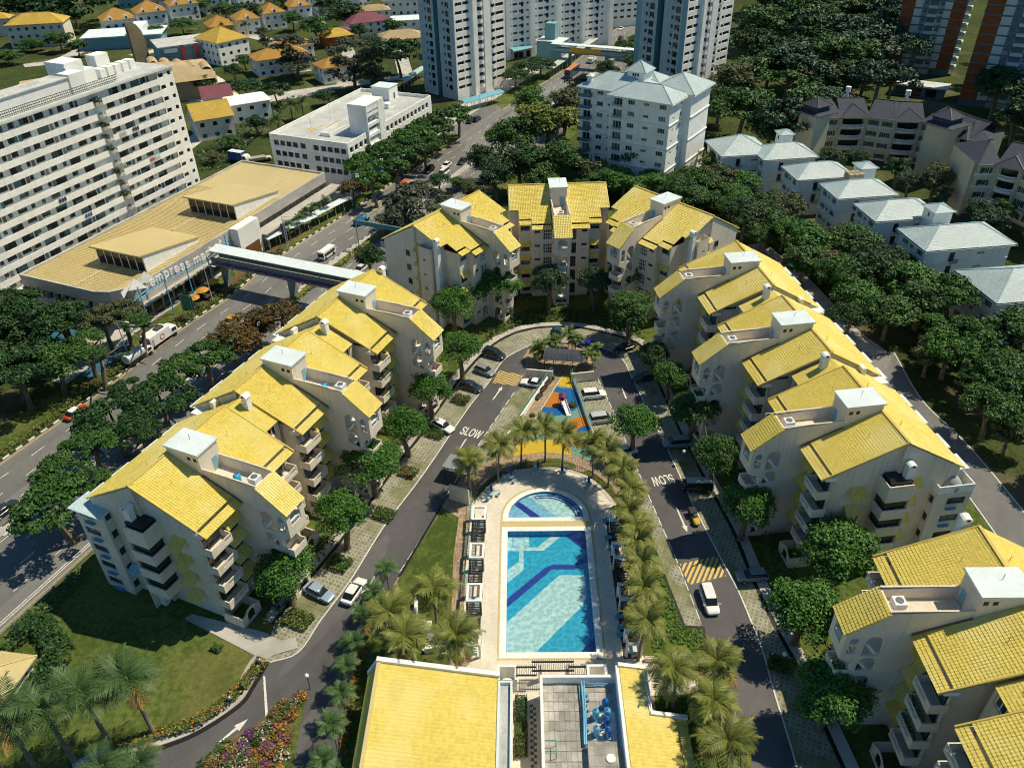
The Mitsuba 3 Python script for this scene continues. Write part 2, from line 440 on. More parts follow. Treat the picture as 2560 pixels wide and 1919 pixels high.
sheet('court_lawn', pts([(1556, 1262), (1590, 1290), (1605, 1310), (1641, 1390), (1667, 1461), (1707, 1570), (1755, 1573), (1768, 1643), (1700, 1645), (1606, 1638), (1596, 1590), (1570, 1440), (1545, 1300)]), .09, 'm_lawn')
sheet('drain', LineString(pts([(1606, 1300), (1641, 1386), (1667, 1458), (1709, 1567), (1757, 1569), (1770, 1643)])).buffer(.22), .1, 'm_paint', col=(.012, .012, .012))
sheet('court_lawn', pts([(1636, 1733), (1746, 1738), (1790, 1760), (1840, 1950), (1700, 1950), (1680, 1810), (1640, 1795)]), .09, 'm_lawn')
sheet('arc_lawn', pts([(1277, 1172), (1310, 1155), (1355, 1146), (1400, 1147), (1437, 1160), (1440, 1170), (1425, 1174), (1388, 1166), (1340, 1166), (1296, 1171)]), .09, 'm_lawn')
sheet('arc_lawn', pts([(1187, 1250), (1200, 1222), (1225, 1198), (1255, 1178), (1268, 1180), (1226, 1208), (1199, 1236), (1190, 1256)]), .09, 'm_lawn')
sheet('arc_lawn', pts([(1450, 1180), (1475, 1176), (1530, 1215), (1552, 1258), (1545, 1262), (1520, 1232), (1498, 1209), (1468, 1187)]), .09, 'm_lawn')

# --- playground floor in coloured rubber
TEAL, YEL, BLU, ORA = (.14, .27, .22), (.50, .36, .04), (.015, .11, .30), (.42, .16, .03)
play = Polygon(pts([(1407, 939), (1428, 937), (1480, 1085), (1515, 1150), (1497, 1160), (1440, 1139), (1360, 1131), (1284, 1141), (1290, 1120), (1328, 1062), (1346, 1036)]))
bsdf('m_rubber', {'type': 'principled', 'base_color': VC, 'roughness': .9, 'specular': .1})
z = .085
sheet('playground_floor', play, z, 'm_rubber', col=TEAL)
def zone(poly, z, col):
    q = Polygon(poly) if not isinstance(poly, Polygon) else poly
    q = q.buffer(0).intersection(play)
    if q.area > .01: sheet('playground_zone', q, z, 'm_rubber', col=col)
def disc(px, py, r): c = G2(px, py); return Point(*c).buffer(r, 24)
zone(disc(1412, 938, 4.1), z + .012, YEL)
zone(disc(1385, 1000, 4.6), z + .012, BLU); zone(disc(1376, 999, 2.4), z + .024, ORA)
zone(disc(1466, 1080, 4.2), z + .012, ORA); zone(disc(1473, 1085, 2.2), z + .024, BLU)
zone(pts([(1270, 1105), (1420, 1098), (1432, 1150), (1270, 1155)]), z + .012, YEL)
sheet('path_edging', LineString(pts([(1407, 939), (1346, 1036), (1328, 1062), (1290, 1120)])).buffer(.07), .11, 'm_paint', col=(.6, .58, .5))

# --- pool court
deckp = Polygon(pts([(1150, 1700), (1155, 1640), (1167, 1351), (1180, 1259), (1199, 1237), (1224, 1212), (1262, 1187), (1296, 1174), (1340, 1169), (1388, 1169), (1429, 1176), (1467, 1190), (1498, 1212), (1520, 1234), (1540, 1258), (1575, 1450), (1606, 1640), (1612, 1648), (1745, 1655), (1750, 1733), (1620, 1740), (1600, 1950), (1180, 1950)]))
DZ = .12
sheet('pool_deck', deckp.difference(main.buffer(.0)).difference(kid), DZ, 'm_deck', .12)
def band(poly, a, b): return poly.buffer(b, join_style=2).difference(poly.buffer(a, join_style=2))
sheet('pool_coping', unary_union([band(main, 0, .85), band(kid, 0, .75)]), DZ + .012, 'm_white', .02)
both = unary_union([main, kid]).convex_hull
yb = both.buffer(1.15, join_style=1).difference(both.buffer(.85, join_style=1)).union(sbox(PX0 - .9, PY1 + .87, PX1 + .9, KC[1] - .77)).union(sbox(PX0 - 1.15, PY0 - 1.15, PX1 + 1.15, PY0 - .87)).difference(main.buffer(.84, join_style=2))
sheet('deck_border', yb, DZ + .008, 'm_paint', .01, col=(.50, .42, .20))


def pooltile(base):
    def f(p, n, uv):
        w = voronoi(p.x * 1.6 + .3 * noise(p.x, p.y), p.y * 1.6)[0]
        return mi.Color3f(*base) * (.86 + .28 * smoothstep(.2, .7, w)) * (.93 + .14 * cell_rand(p.x / .12, p.y / .12))
    return f


for nm, c in (('m_pool_blue', (.015, .33, .52)), ('m_pool_light', (.34, .60, .62)), ('m_pool_navy', (.010, .035, .27)), ('m_pool_mid', (.012, .25, .50)), ('m_pool_sky', (.17, .43, .62))): plain(nm, pooltile(c), .5, .3)
FZ, KZ = -.95, -.28
def basin(poly, z, mat, wall):
    m = MB(); v, f = tri2d(poly); m.add(np.c_[v, np.full(len(v), z)], f); structure('pool_floor', m, mat)
    m = MB(); c = np.array(poly.exterior.coords)[:-1]; n = len(c); k = np.arange(n); m.add(np.vstack([np.c_[c, np.full(n, z)], np.c_[c, np.full(n, DZ)]]), np.stack([k, (k + 1) % n, (k + 1) % n + n, k + n], 1)); structure('pool_wall', m, wall)
basin(main, FZ, 'm_pool_blue', 'm_pool_mid'); basin(kid, KZ, 'm_pool_sky', 'm_pool_mid')
zA = lambda l, o, s=300 / 2211: [(o[0] + x * s, o[1] + y * s) for x, y in l]
o1, o2 = (1230, 1220), (1230, 1420)
def inlay(l, mat, z, clip, dz=.012):
    q = Polygon(pts(l, z)).buffer(0).intersection(clip.buffer(-.02))
    if q.area > .01: sheet_free('pool_inlay', q, z + dz, mat)
inlay(zA([(250, 850), (680, 850), (690, 1085), (840, 1085), (1120, 850), (1320, 850), (950, 1150), (580, 1150), (585, 1500), (340, 1700), (250, 1760), (250, 1530), (500, 1350), (498, 1155), (250, 1155)], o1), 'm_pool_light', FZ, main)
inlay(zA([(600, 1085), (690, 1085), (680, 1066), (600, 1066)], o1), 'm_pool_blue', FZ, main, .024)
for l in ([(370, 905), (605, 905), (605, 925), (370, 925)], [(370, 905), (392, 905), (392, 1088), (370, 1088)], [(580, 905), (605, 905), (605, 1005), (580, 1005)], [(370, 1068), (500, 1068), (500, 1088), (370, 1088)]): inlay(zA(l, o1), 'm_pool_sky', FZ, main, .024)
inlay(zA([(250, 590), (960, 0), (1115, -65), (1500, -65), (1800, -300), (1800, -180), (1560, 20), (1150, 20), (1100, 25), (250, 745)], o2), 'm_pool_navy', FZ, main)
inlay(zA([(250, 1020), (1240, 125), (1725, 125), (1750, 560), (1640, 720), (780, 1570), (760, 1620), (240, 1620)], o2), 'm_pool_light', FZ, main)
inlay(zA([(1620, 1560), (1900, 1270), (1960, 1400), (1790, 1560)], o2), 'm_pool_navy', FZ, main, .024)
inlay(zA([(1730, 640), (1900, 600), (1960, 1280), (1740, 1400)], o2), 'm_pool_mid', FZ, main, .018)
for i in range(5):
    a, b = np.array(zA([(1340 + 55 * i, 845 - 12 * i)], o1)[0]), np.array(zA([(1740 - 4 * i, 1140 - 55 * i)], o1)[0])
    sheet_free('pool_step', LineString(pts([a, b], FZ + .15 * i)).buffer(.14, cap_style=2).intersection(main), FZ + .16 * i + .1, 'm_pool_navy' if True else '', .1)
inlay(zA([(480, 235), (930, 548), (740, 548), (400, 300)], o1), 'm_pool_navy', KZ, kid)
inlay(zA([(640, 135), (1000, 130), (1300, 200), (1540, 380), (1640, 560), (1250, 560), (660, 150)], o1), 'm_pool_light', KZ, kid)
for r0 in (.55, 1.0):
    arc = LineString([(KC[0] + (KR - r0) * math.cos(t), KC[1] + (KY - r0) * math.sin(t)) for t in np.linspace(.06, 1.9, 24)]).buffer(.08)
    sheet_free('pool_step', arc.intersection(kid), KZ + .08, 'm_pool_navy', .06)
scene['m_water'] = {'type': 'blendbsdf', 'weight': .09, 'bsdf_0': {'type': 'null'}, 'bsdf_1': {'type': 'roughconductor', 'material': 'none', 'alpha': .06}}
for q in (main, kid):
    m = MB(); v, f = tri2d(q); m.add(np.c_[v, np.full(len(v), DZ - .09)], f); structure('pool_water', m, 'm_water')

# --- markings on the estate roads
def text_on(txt, px, py, h, ang, stretch=1.0):
    t = meshkit.text_mesh(txt, 1.0, .012, bold=True); v = np.array(t.vertices); v[:, 0] -= v[:, 0].max() / 2; v[:, 0] *= h * .62; v[:, 1] *= h * stretch
    c, s = math.cos(ang), math.sin(ang); p = G(px, py); w = np.c_[v[:, 0] * c - v[:, 1] * s + p[0], v[:, 0] * s + v[:, 1] * c + p[1], v[:, 2] + .058]
    m = MB(); m.add(w, t.faces); structure('road_lettering', m, 'm_paint', col=(.62, .62, .58))
text_on('SLOW', 1172, 1090, 1.5, math.radians(-23), 1.35)
def ang_of(a, b): d = G2(*b) - G2(*a); return math.atan2(d[1], d[0])
text_on('SLOW', 1652, 1190, 1.45, ang_of((1678, 1190), (1638, 1197)), 1.35)
em = MB()
def arrow(a, b, w=.28, head=.8):
    a, b = G2(*a), G2(*b); u = (b - a) / np.linalg.norm(b - a); n = np.array([-u[1], u[0]]); c = b - u * head * 1.5
    em.prism(Polygon([a - n * w / 3, c - n * w / 2, c - n * head / 2, b, c + n * head / 2, c + n * w / 2, a + n * w / 3]), .062, .062)
arrow((1232, 1000), (1256, 966)); arrow((1690, 1266), (1718, 1330), .3); arrow((545, 1858), (620, 1797), .35, 1.0); arrow((1555, 970), (1566, 998), .3, .3); arrow((917, 1477), (938, 1437), .3, .3); arrow((1146, 1128), (1166, 1096), .25, .25); arrow((880, 1530), (920, 1466), .3, .9)
em.prism(Polygon(pts([(658, 1690), (663, 1690), (671, 1795), (664, 1797)])), .062, .062)
for line in ([(877, 1449), (958, 1319), (1060, 1183), (1170, 1021), (1240, 926)], [(1594, 973), (1679, 1145), (1734, 1264), (1801, 1394), (1847, 1480), (1902, 1614), (1931, 1715), (1978, 1868)], [(1003, 1425), (1103, 1267)], [(1497, 951), (1535, 1032), (1613, 1220), (1694, 1406), (1754, 1561)]):
    for q, u in along(pts(line), 2.4, 0, .4): dash(em, q, u, 1.75, .13, .09)
for q, u in along(pts([(1125, 1225), (1207, 1096), (1290, 975)]), 2.4): dash(em, q, u, 1.6, .13, .095)
structure('road_marking', em, 'm_paint', col=MARK_W)
ym = MB()
def hatch(poly, n, d):
    P = Polygon(pts(poly)); c = np.array(P.centroid.coords[0]); a = ang_of(*d); u = np.array([math.cos(a), math.sin(a)]); w = np.array([-u[1], u[0]])
    for i in range(-n, n + 1):
        q = LineString([c + w * i * .62 - u * 12, c + w * i * .62 + u * 12]).buffer(.17, cap_style=2).intersection(P)
        for g in getattr(q, 'geoms', [q]):
            if g.area > .02: ym.prism(g, .063, .063)
hatch([(1231, 957), (1247, 926), (1310, 938), (1290, 965)], 16, ((1240, 940), (1296, 962)))
hatch([(1699, 1410), (1792, 1390), (1815, 1440), (1722, 1462)], 16, ((1722, 1460), (1748, 1400)))
structure('speed_hump', ym, 'm_paint', col=(.60, .44, .12))


# ---------------------------------------------------------------- the yellow-roofed apartment blocks
bsdf('m_roofpale', {'type': 'principled', 'base_color': proc(stained((0.60, 0.69, 0.71), .12, .5, .05)), 'roughness': 0.6, 'specular': 0.3})


def tiles(mb, p0, u, v, lu, lv, pu=0.34, pv=0.37, seg=3, hh=0.055):
    """a sheet of roof tiles: p0 the upper corner, u along the ridge, v down the slope; returns the uv of its vertices"""
    p0, u, v = (np.asarray(x, float) for x in (p0, u, v)); n = np.cross(u, v); n = n * np.sign(n[2])
    nu, nv = max(1, round(lu / pu)), max(1, round(lv / pv)); du, dv = lu / nu, lv / nv
    prof_x, prof_h = {3: ((0, .22, .62), (0, 1, 1)), 2: ((0, .5), (0, 1))}[seg]
    xs = np.concatenate([(i + np.array(prof_x)) * du for i in range(nu)] + [[lu]]); hs = np.concatenate([np.tile(prof_h, nu), [0]]) * hh
    ys = np.repeat(np.arange(nv + 1), 2)[1:-1] * dv; yh = np.tile([0.0, 0.06], nv)
    jit = np.repeat(rng.uniform(-.012, .012, (nv, len(xs))), 2, 0)
    X, Y = np.meshgrid(xs, ys); Hh = hs[None, :] + yh[:, None] + jit
    V = p0 + X[..., None] * u + Y[..., None] * v + Hh[..., None] * n
    m, k = V.shape[:2]
    i, j = np.meshgrid(np.arange(m - 1), np.arange(k - 1), indexing='ij'); a = (i * k + j).ravel()
    f = np.stack([a, a + 1, a + k + 1, a + k], 1)
    uv = np.stack([X / du + 1e-3, np.repeat(np.arange(nv), 2)[:, None] + .3 + 0 * X], -1).reshape(-1, 2)
    mb.add(V.reshape(-1, 3), f)
    mb.uv = getattr(mb, 'uv', []) + [uv]
    # underside and edges
    q = [p0, p0 + lu * u, p0 + lu * u + lv * v, p0 + lv * v]; lo = [x - .14 * n for x in q]
    mb.add(np.array(q + lo), [[4, 7, 6, 5], [0, 4, 5, 1], [1, 5, 6, 2], [2, 6, 7, 3], [3, 7, 4, 0]]); mb.uv.append(np.zeros((8, 2)))
    return mb


def put_tiles(mb, key, mat='m_tile', **kw): return mb.put(key, mat, uv=np.vstack(mb.uv), **kw)


def rect(a0, a1, z0, z1): return [(a0, z0), (a1, z0), (a1, z1), (a0, z1)]


def arch(a0, a1, z0, z1, n=7):
    r = (a1 - a0) / 2; m = (a0 + a1) / 2; h = min(r, (z1 - z0) * .8)
    return [(a0, z0), (a1, z0)] + [(m + r * math.cos(t), z1 - h + h * math.sin(t)) for t in np.linspace(0, math.pi, n)]


def win_frame(nm=2, rails=1):
    def make():
        b = MB(); t = .06; tz = .07
        b.box(0, 1, 0, 1, 0, tz).box(0, 1, 0, 1, 1 - tz, 1).box(0, t, 0, 1, 0, 1).box(1 - t, 1, 0, 1, 0, 1)
        for i in range(1, nm): b.box(i / nm - .025, i / nm + .025, 0, 1, 0, 1)
        for i in range(1, rails): b.box(0, 1, 0, 1, i / rails - .025, i / rails + .025)
        return b.mesh()
    return make


def local_piece(key, fr, mat, o, a, b, c, col=None):
    O = fr(np.asarray(o, float)[None])[0]
    D = lambda x: fr(np.asarray(x, float)[None])[0] - fr(np.zeros((1, 3)))[0]
    return piece(key, mat, O, D(a), D(b), D(c), col)


def window(par, fr, p0, u, n, h, depth=.22, nm=2, rails=1, framed=True, col=(.7, .72, .7), mat='m_pane', name='window'):
    """a window set back in the hole h = (u0, u1, z0, z1) of the plane through p0 along u with outward n: a frame with its pane"""
    p0, u, n = (np.asarray(x, float) for x in (p0, u, n)); u0, u1, z0, z1 = h
    o = p0 + u * u0 + np.array([0, 0, z0]) - n * depth
    key = sub(par, name)
    du, dz = u * (u1 - u0), np.array([0, 0, z1 - z0])
    if not framed:
        return local_piece(key, fr, mat, o - n * .04, du, n * .04, dz)
    O = fr(o[None])[0]; D = lambda x: fr(np.asarray(x, float)[None])[0] - fr(np.zeros((1, 3)))[0]
    m = np.eye(4); m[:3, 0], m[:3, 1], m[:3, 2], m[:3, 3] = D(du), D(n * .06), D(dz), O
    if np.linalg.det(m) < 0: m[:3, 0], m[:3, 3] = -m[:3, 0], O + m[:3, 0]
    scene[key] = {**shared(f'frame{nm}{rails}', 'm_paint', win_frame(nm, rails), col), 'to_world': T4(m)}
    local_piece(sub(key, 'pane'), fr, mat, o - n * .05, du, n * .05, dz)
    return key


def lean_to(par, fr, s0, s1, c0, c1, zt, zb, name='awning', label=None):
    """a small tiled lean-to roof, high at c0 and low at c1"""
    b = MB(fr); d = np.array([0, c1 - c0, zb - zt]); L = np.linalg.norm(d)
    tiles(b, (s0, c0, zt), (1, 0, 0), d / L, s1 - s0, L, seg=2)
    return put_tiles(b, sub(par, name), label=label)


def lean_to_s(par, fr, s0, s1, c0, c1, zt, zb, name='awning'):
    b = MB(fr); d = np.array([s1 - s0, 0, zb - zt]); L = np.linalg.norm(d)
    tiles(b, (s0, c0, zt), (0, 1, 0), d / L, c1 - c0, L, seg=2)
    return put_tiles(b, sub(par, name))


def balcony(par, fr, s0, s1, c0, c1, z, flower=False, cut=0.0):
    b = MB(fr); h = 1.15; t = .14
    b.box(s0, s1, c0, c1, z - .18, z)
    b.box(s0, s0 + t, c0, c1, z, z + h).box(s1 - t, s1, c0, c1, z, z + h)
    b.box(s0 + t, s1 - t, c1 - t, c1, z, z + .42).box(s0 + t, s0 + .9, c1 - t, c1, z + .42, z + h).box(s0 + .9, s1 - t, c1 - t + .02, c1 - .02, z + .95, z + h - .05)
    k = b.put(sub(par, 'balcony'), 'm_wall')
    r = MB(fr)
    for s in np.arange(s0 + 1.0, s1 - t, .17): r.box(s, s + .05, c1 - .1, c1 - .05, z + .42, z + .95)
    r.put(sub(k, 'railing'), 'm_paint', col=(.62, .72, .74))
    window(k, fr, (s0 + .15, c0 + .05, z), (1, 0, 0), (0, 1, 0), (0, s1 - s0 - .3, .02, 2.35), .0, nm=3, framed=True, col=(.12, .11, .1), name='door')
    if flower:
        leaf_box(sub(k, 'plants'), fr, s0 + .3, s1 - .3, c1 - .6, c1 - .1, z + .5, z + 1.3, 160, (.05, .11, .03), size=.16)


def leaf_box(key, fr, a0, a1, b0, b1, z0, z1, n, col, size=.2, flower=None, ff=.0, mat='m_leaf', kind=None):
    """leaves scattered through a box: hedges, planters and climbers"""
    p = np.stack([rng.uniform(a0, a1, n), rng.uniform(b0, b1, n), z0 + (z1 - z0) * rng.uniform(0, 1, n) ** .6], 1)
    return leaves(key, fr(p) if fr is not None else p, size, col, flower, ff, mat=mat, kind=kind)


def leaves(key, p, size, col, flower=None, ff=0.0, up=.5, mat='m_leaf', var=.35, kind=None):
    n = len(p); s = size * rng.uniform(.6, 1.3, n)
    d = rng.normal(size=(n, 3)); d[:, 2] = np.abs(d[:, 2]) + up; d /= np.linalg.norm(d, axis=1, keepdims=True)
    t = np.cross(d, rng.normal(size=(n, 3))); t /= np.linalg.norm(t, axis=1, keepdims=True); b = np.cross(d, t)
    v = np.stack([p - t * s[:, None], p - b * s[:, None] * .55, p + t * s[:, None], p + b * s[:, None] * .55], 1).reshape(-1, 3)
    k = np.arange(n) * 4; f = np.vstack([np.stack([k, k + 1, k + 2], 1), np.stack([k, k + 2, k + 3], 1)])
    c = np.asarray(col, float) * (1 + var * rng.uniform(-1, 1, (n, 1))) * np.array([1 + .25 * rng.uniform(-1, 1), 1, 1])
    if flower is not None:
        fl = rng.uniform(size=n) < ff; fc = np.asarray(flower, float).reshape(-1, 3); c[fl] = fc[rng.integers(0, len(fc), fl.sum())] * rng.uniform(.7, 1.2, (fl.sum(), 1))
    scene[key] = mikit.ply((v, f), mat, color=np.repeat(np.clip(c, 0, 1), 4, 0))
    if kind: labels.setdefault(key, {})['kind'] = kind
    return key


def chimney(par, fr, s, c, z0, z1, w=.85):
    b = MB(fr); b.box(s, s + w, c, c + .95, z0, z1)
    t = np.linspace(0, math.pi, 7); ring = [(c + .475 + .6 * math.cos(x), z1 + .5 * math.sin(x)) for x in t]
    v = np.array([(s - .12, *q) for q in ring] + [(s + w + .12, *q) for q in ring]); m = len(ring)
    b.add(v, [[i, i + 1, i + 1 + m, i + m] for i in range(m - 1)] + [[0, m, 2 * m - 1, m - 1]])
    b.add(v[:m], [[0, i, i + 1] for i in range(1, m - 1)]).add(v[m:], [[0, i, i + 1] for i in range(1, m - 1)])
    k = b.put(sub(par, 'chimney'), 'm_white')
    local_piece(sub(k, 'vent'), fr, 'm_paint', (s - .14, c + .3, z1 + .08), (.02, 0, 0), (0, .34, 0), (0, 0, .28), (.02, .02, .02))


W_, ZR, CB0, CB1, ZB, CP, ZP, CT, ZT, CO, ZO = 1.66, 20.8, -.16, 4.85, 22.05, 12.97, 19.4, 16.73, 16.38, 9.1, 15.6
LIVE = lambda s: s


def condo(uid, key, x, y, ang, side, top=False, near_end=False, far_end=False, gap_next=False, seg=3, Sn=8.35, Sf=8.7, halves=(1, 1), core=True):
    a = np.array([math.cos(ang), math.sin(ang)]); c_ = side * np.array([a[1], -a[0]])
    fr = Frame((x, y), a, c_)
    if top: Sn, Sf, ce, ze = 10.4, 10.55, 11.79, 15.98
    else: ce, ze = 10.3, 16.15
    sl = (ZR - ze) / ce; so = (ZR - ZO) / CO
    zin = lambda c: ZR - sl * c
    zout = lambda c: ZR + so * c     # c negative
    vin = np.array([0, 1, -sl]); Li = np.linalg.norm(vin); vin = vin / Li
    vout = np.array([0, -1, -so]); Lo = np.linalg.norm(vout); vout = vout / Lo
    FL_ = 3.12
    fz = [0.25 + FL_ * i for i in range(5)]
    # --- roofs
    for sgn, S, on in ((-1, Sn, halves[0]), (1, Sf, halves[1])):
        if not on: continue
        r = MB(fr)
        rng_ = [(W_, S)] if not top else [(W_, 5.95), (5.95, 8.5), (8.5, S)]
        ends = [ce] if not top else [ce, 10.5, 6.8]
        for (q0, q1), cend in zip(rng_, ends):
            s0 = q0 if sgn > 0 else -q1
            cut = cend - 1.35
            if cend > 8:
                tiles(r, (s0, .02, ZR), (1, 0, 0), vin, q1 - q0, cut * Li, seg=seg)
                gapw = .1
                o = np.array([s0, cut + .24, zin(cut + .24) - .16])
                tiles(r, o, (1, 0, 0), vin, q1 - q0, (cend - cut - .24) * Li, seg=seg)
            else: tiles(r, (s0, .02, ZR), (1, 0, 0), vin, q1 - q0, cend * Li, seg=seg)
        put_tiles(r, sub(key, 'courtyard_roof'), kind='stuff')
        sA, sB = (W_, S) if sgn > 0 else (-S, -W_)
        f = MB(fr)
        f.obox((sA, 0, ZR + .1), (sB, 0, ZR + .1), .34, .16)
        e = sB if sgn > 0 else sA
        if not top: f.obox((e, 0, ZR + .05), (e, ce, ze + .05), .16, .26)
        f.put(sub(key, 'ridge_capping'), 'm_paint', col=(.52, .40, .10))
        if not top or True:
            g = MB(fr); e2 = sA if sgn > 0 else sB
            g.obox((e2 + sgn * .12, CB1, zin(CB1) + .12), (e2 + sgn * .12, ce - .1, ze + .12), .22, .1)
            g.put(sub(key, 'flashing'), 'm_paint', col=(.22, .11, .06))
    o_ = MB(fr)
    s0, s1 = (-Sn if halves[0] else -W_), (Sf if halves[1] else W_)
    tiles(o_, (s0, -.02, ZR), (1, 0, 0), vout, s1 - s0, (CO - 1.8) * Lo, seg=2, hh=.045)
    tiles(o_, (s0, -(CO - 1.75), zout(-(CO - 1.75)) - .05), (1, 0, 0), vout, s1 - s0, 1.75 * Lo, seg=2, hh=.045)
    put_tiles(o_, sub(key, 'outer_roof'), kind='stuff')
    # --- walls
    wl = MB(fr)
    fac = 8.5
    steps = [(W_, 8.35 if not top else 5.95, fac if not top else 11.0)] if not top else [(W_, 5.95, 11.0), (5.95, 8.5, 9.7), (8.5, Sf - .15, 6.0)]
    holes_g = []
    t = .3
    for sgn, S, on in ((-1, Sn - .15, halves[0]), (1, Sf - .15, halves[1])):
        if not on: continue
        # gable in two leaves: the outer one flush, the inner one set back by half a metre
        se = sgn * S; si = sgn * (S - .55)
        gh = []
        near = sgn < 0
        if near and near_end and not top:
            gh = [(-7.6, -6.4, z + .9, z + 2.2) for z in fz[:4]] if False else []
        wl.wall((se, 0, 0), (0, 1, 0), [(-8.5, 0), (0, 0), (0, ZR - t), (-8.5, zout(-8.5) - t)], [rect(*h) for h in gh], n=(sgn, 0, 0))
        cc = fac if not top else 6.0
        ih = []
        if near and gap_next is not None and not near_end and not top: ih = [(5.4, 7.6, 16.35, 16.85)]
        wl.wall((si, 0, 0), (0, 1, 0), [(0, 0), (cc, 0), (cc, zin(cc) - t), (0, ZR - t)], [rect(*h) for h in ih], n=(sgn, 0, 0))
        for h in ih: window(key, fr, (si, 0, 0), (0, 1, 0), (sgn, 0, 0), h, framed=False, mat='m_glass')
        wl.quad((se, 0, 0), (si, 0, 0), (si, 0, ZR - t), (se, 0, ZR - t))
        # outer facade
        A, B = (W_ * 0, se) if sgn > 0 else (se, 0)
        wl.quad((A, -8.5, 0), (B, -8.5, 0), (B, -8.5, zout(-8.5) - t), (A, -8.5, zout(-8.5) - t))
        # courtyard facade
        for q0, q1, cf in steps:
            if not top: q1 = S - .55
            u0, u1 = (q0, q1) if sgn > 0 else (-q1, -q0)
            hs = []
            if top:
                lv = fz if cf > 7 else []
                if cf == 11.0:
                    for z in lv:
                        w1 = (u1 - 3.7, u1 - 2.6) if sgn < 0 else (u0 + 2.7, u0 + 3.8)
                        w2 = (u1 - 1.95, u1 - .05) if sgn < 0 else (u0 + .1, u0 + 1.6)
                        hs.append((*w1, z + 2.0, z + 2.55)); hs.append((*w2, z + .35, z + 2.75))
                elif cf == 9.7:
                    for z in lv: hs.append((u0 + .35, u1 - .35, z + (2.0 if z > 12 else .5), z + (3.0 if z > 12 else 1.75)))
            wl.wall((0, cf, 0), (1, 0, 0), rect(u0, u1, 0, zin(cf) - t), [rect(*h) for h in hs], n=(0, 1, 0))
            for h in hs:
                big = h[3] - h[2] > 1.5
                window(key, fr, (0, cf, 0), (1, 0, 0), (0, 1, 0), h, nm=4 if big else 2, rails=3 if big else 1, framed=True, col=(.75, .76, .74) if big and sgn < 0 else (.05, .05, .05))
            if top and cf < 11:   # step sides
                e0 = q1 * sgn; 
                wl.wall((q0 * sgn, 0, 0), (0, 1, 0), rect(cf, {9.7: 11.0, 6.0: 9.7}[cf], 0, zin({9.7: 11.0, 6.0: 9.7}[cf]) - t), [], n=(sgn, 0, 0))
            if top and cf == 9.7:
                for z in fz[:4]: lean_to(key, fr, u0 + .2, u1 - .2, cf + .02, cf + .62, z + 2.75, z + 1.75)
    wl.put(sub(key, 'wall'), 'm_wall')
    # --- wing facades: balconies and awnings
    if not top:
        for sgn, S, on in ((-1, Sn - .15, halves[0]), (1, Sf - .15, halves[1])):
            if not on: continue
            q0, q1 = 4.75, S
            for i, z in enumerate(fz[1:]):
                s0, s1 = (q0, q1) if sgn > 0 else (-q1, -q0)
                balcony(key, fr, s0, s1, fac, 10.35, z, flower=(i in (1, 2) and uid in ('L3', 'R0')))
                u0, u1 = (W_ + .05, 4.45) if sgn > 0 else (-4.45, -W_ - .05)
                lean_to(key, fr, u0, u1, fac + .02, 9.75, z + 1.95, z + .8)
                window(key, fr, (u0, fac, z), (1, 0, 0), (0, 1, 0), (.2, u1 - u0 - .2, -.95, .6), -.07, nm=2, col=(.1, .1, .1))
            # garden court at the foot: a low wall with an arch
            b = MB(fr); u0, u1 = (q0, q1) if sgn > 0 else (-q1, -q0)
            b.wall((0, 11.6, 0), (1, 0, 0), [(u0, 0), (u1, 0), (u1, 1.6), ((u0 + u1) / 2 + .4, 2.5), ((u0 + u1) / 2 - .4, 2.5), (u0, 1.6)], [arch((u0 + u1) / 2 - .7, (u0 + u1) / 2 + .7, .3, 2.0)], depth=.2, n=(0, 1, 0))
            b.box(u0, u0 + .2, fac, 11.58, 0, 1.8).box(u1 - .2, u1, fac, 11.58, 0, 1.8)
            b.put(sub(key, 'garden_wall'), 'm_wall')
            g = MB(fr); e = sgn * S; g.box(e - .25 * sgn - .12, e - .25 * sgn + .12, 8.52, 8.72, .3, 16.0); g.box(e - .9, e + .35 if sgn < 0 else e + .9, 8.53, 9.1, 16.0, 16.55) if False else None
            g.put(sub(key, 'drainpipe'), 'm_paint', col=(.55, .48, .38))
            g = MB(fr); g.box(e - .15, e + .15, 8.3, 9.7, 15.75, 16.3).put(sub(key, 'gutter_box'), 'm_white')
    # --- core: stair tower, slot and lift room
    if core:
        z5 = 12.9
        tw = MB(fr)
        lowc = 15.0
        big, small = [], []
        for i, z in enumerate(fz):
            zz = z + .35
            if i == 4: big.append(arch(12.55, 14.45, z - .15, z + 3.0)); small.append(arch(15.1, 16.1, z + .25, z + 2.75))
            else: big.append([(12.6, zz + .35), (14.5, zz)] + arch(12.6, 14.5, zz, zz + 2.35)[2:])
        out = [(CB1, 0), (lowc, 0), (lowc, 11.3), (CT - .1, 12.2), (CT - .1, ZT - .12), (CP, ZP - .12), (CB1, ZP + .25)]
        for sg in (-1, 1): tw.wall((sg * W_, 0, 0), (0, 1, 0), out, big + small, depth=.2, n=(sg, 0, 0))
        for sg in (-1, 1): tw.wall((sg * (W_ - .2), 0, 0), (0, 1, 0), out, big + small, depth=.0, n=(-sg, 0, 0))
        # parapet tops
        for sg in (-1, 1): tw.box(min(sg * W_, sg * (W_ - .2)), max(sg * W_, sg * (W_ - .2)), CB1, CP, ZP + .2, ZP + .27)
        tw.wall((0, CT - .1, 0), (1, 0, 0), rect(-W_, W_, 12.2, ZT - .12), [arch(-1.0, .9, 13.75, 15.95)], depth=.2, n=(0, 1, 0))
        tw.wall((0, CT - .3, 0), (1, 0, 0), rect(-W_, W_, 12.2, ZT - .12), [arch(-1.0, .9, 13.75, 15.95)], depth=.0, n=(0, -1, 0))
        tw.quad((-W_, lowc, 11.3), (W_, lowc, 11.3), (W_, CT - .1, 12.2), (-W_, CT - .1, 12.2))
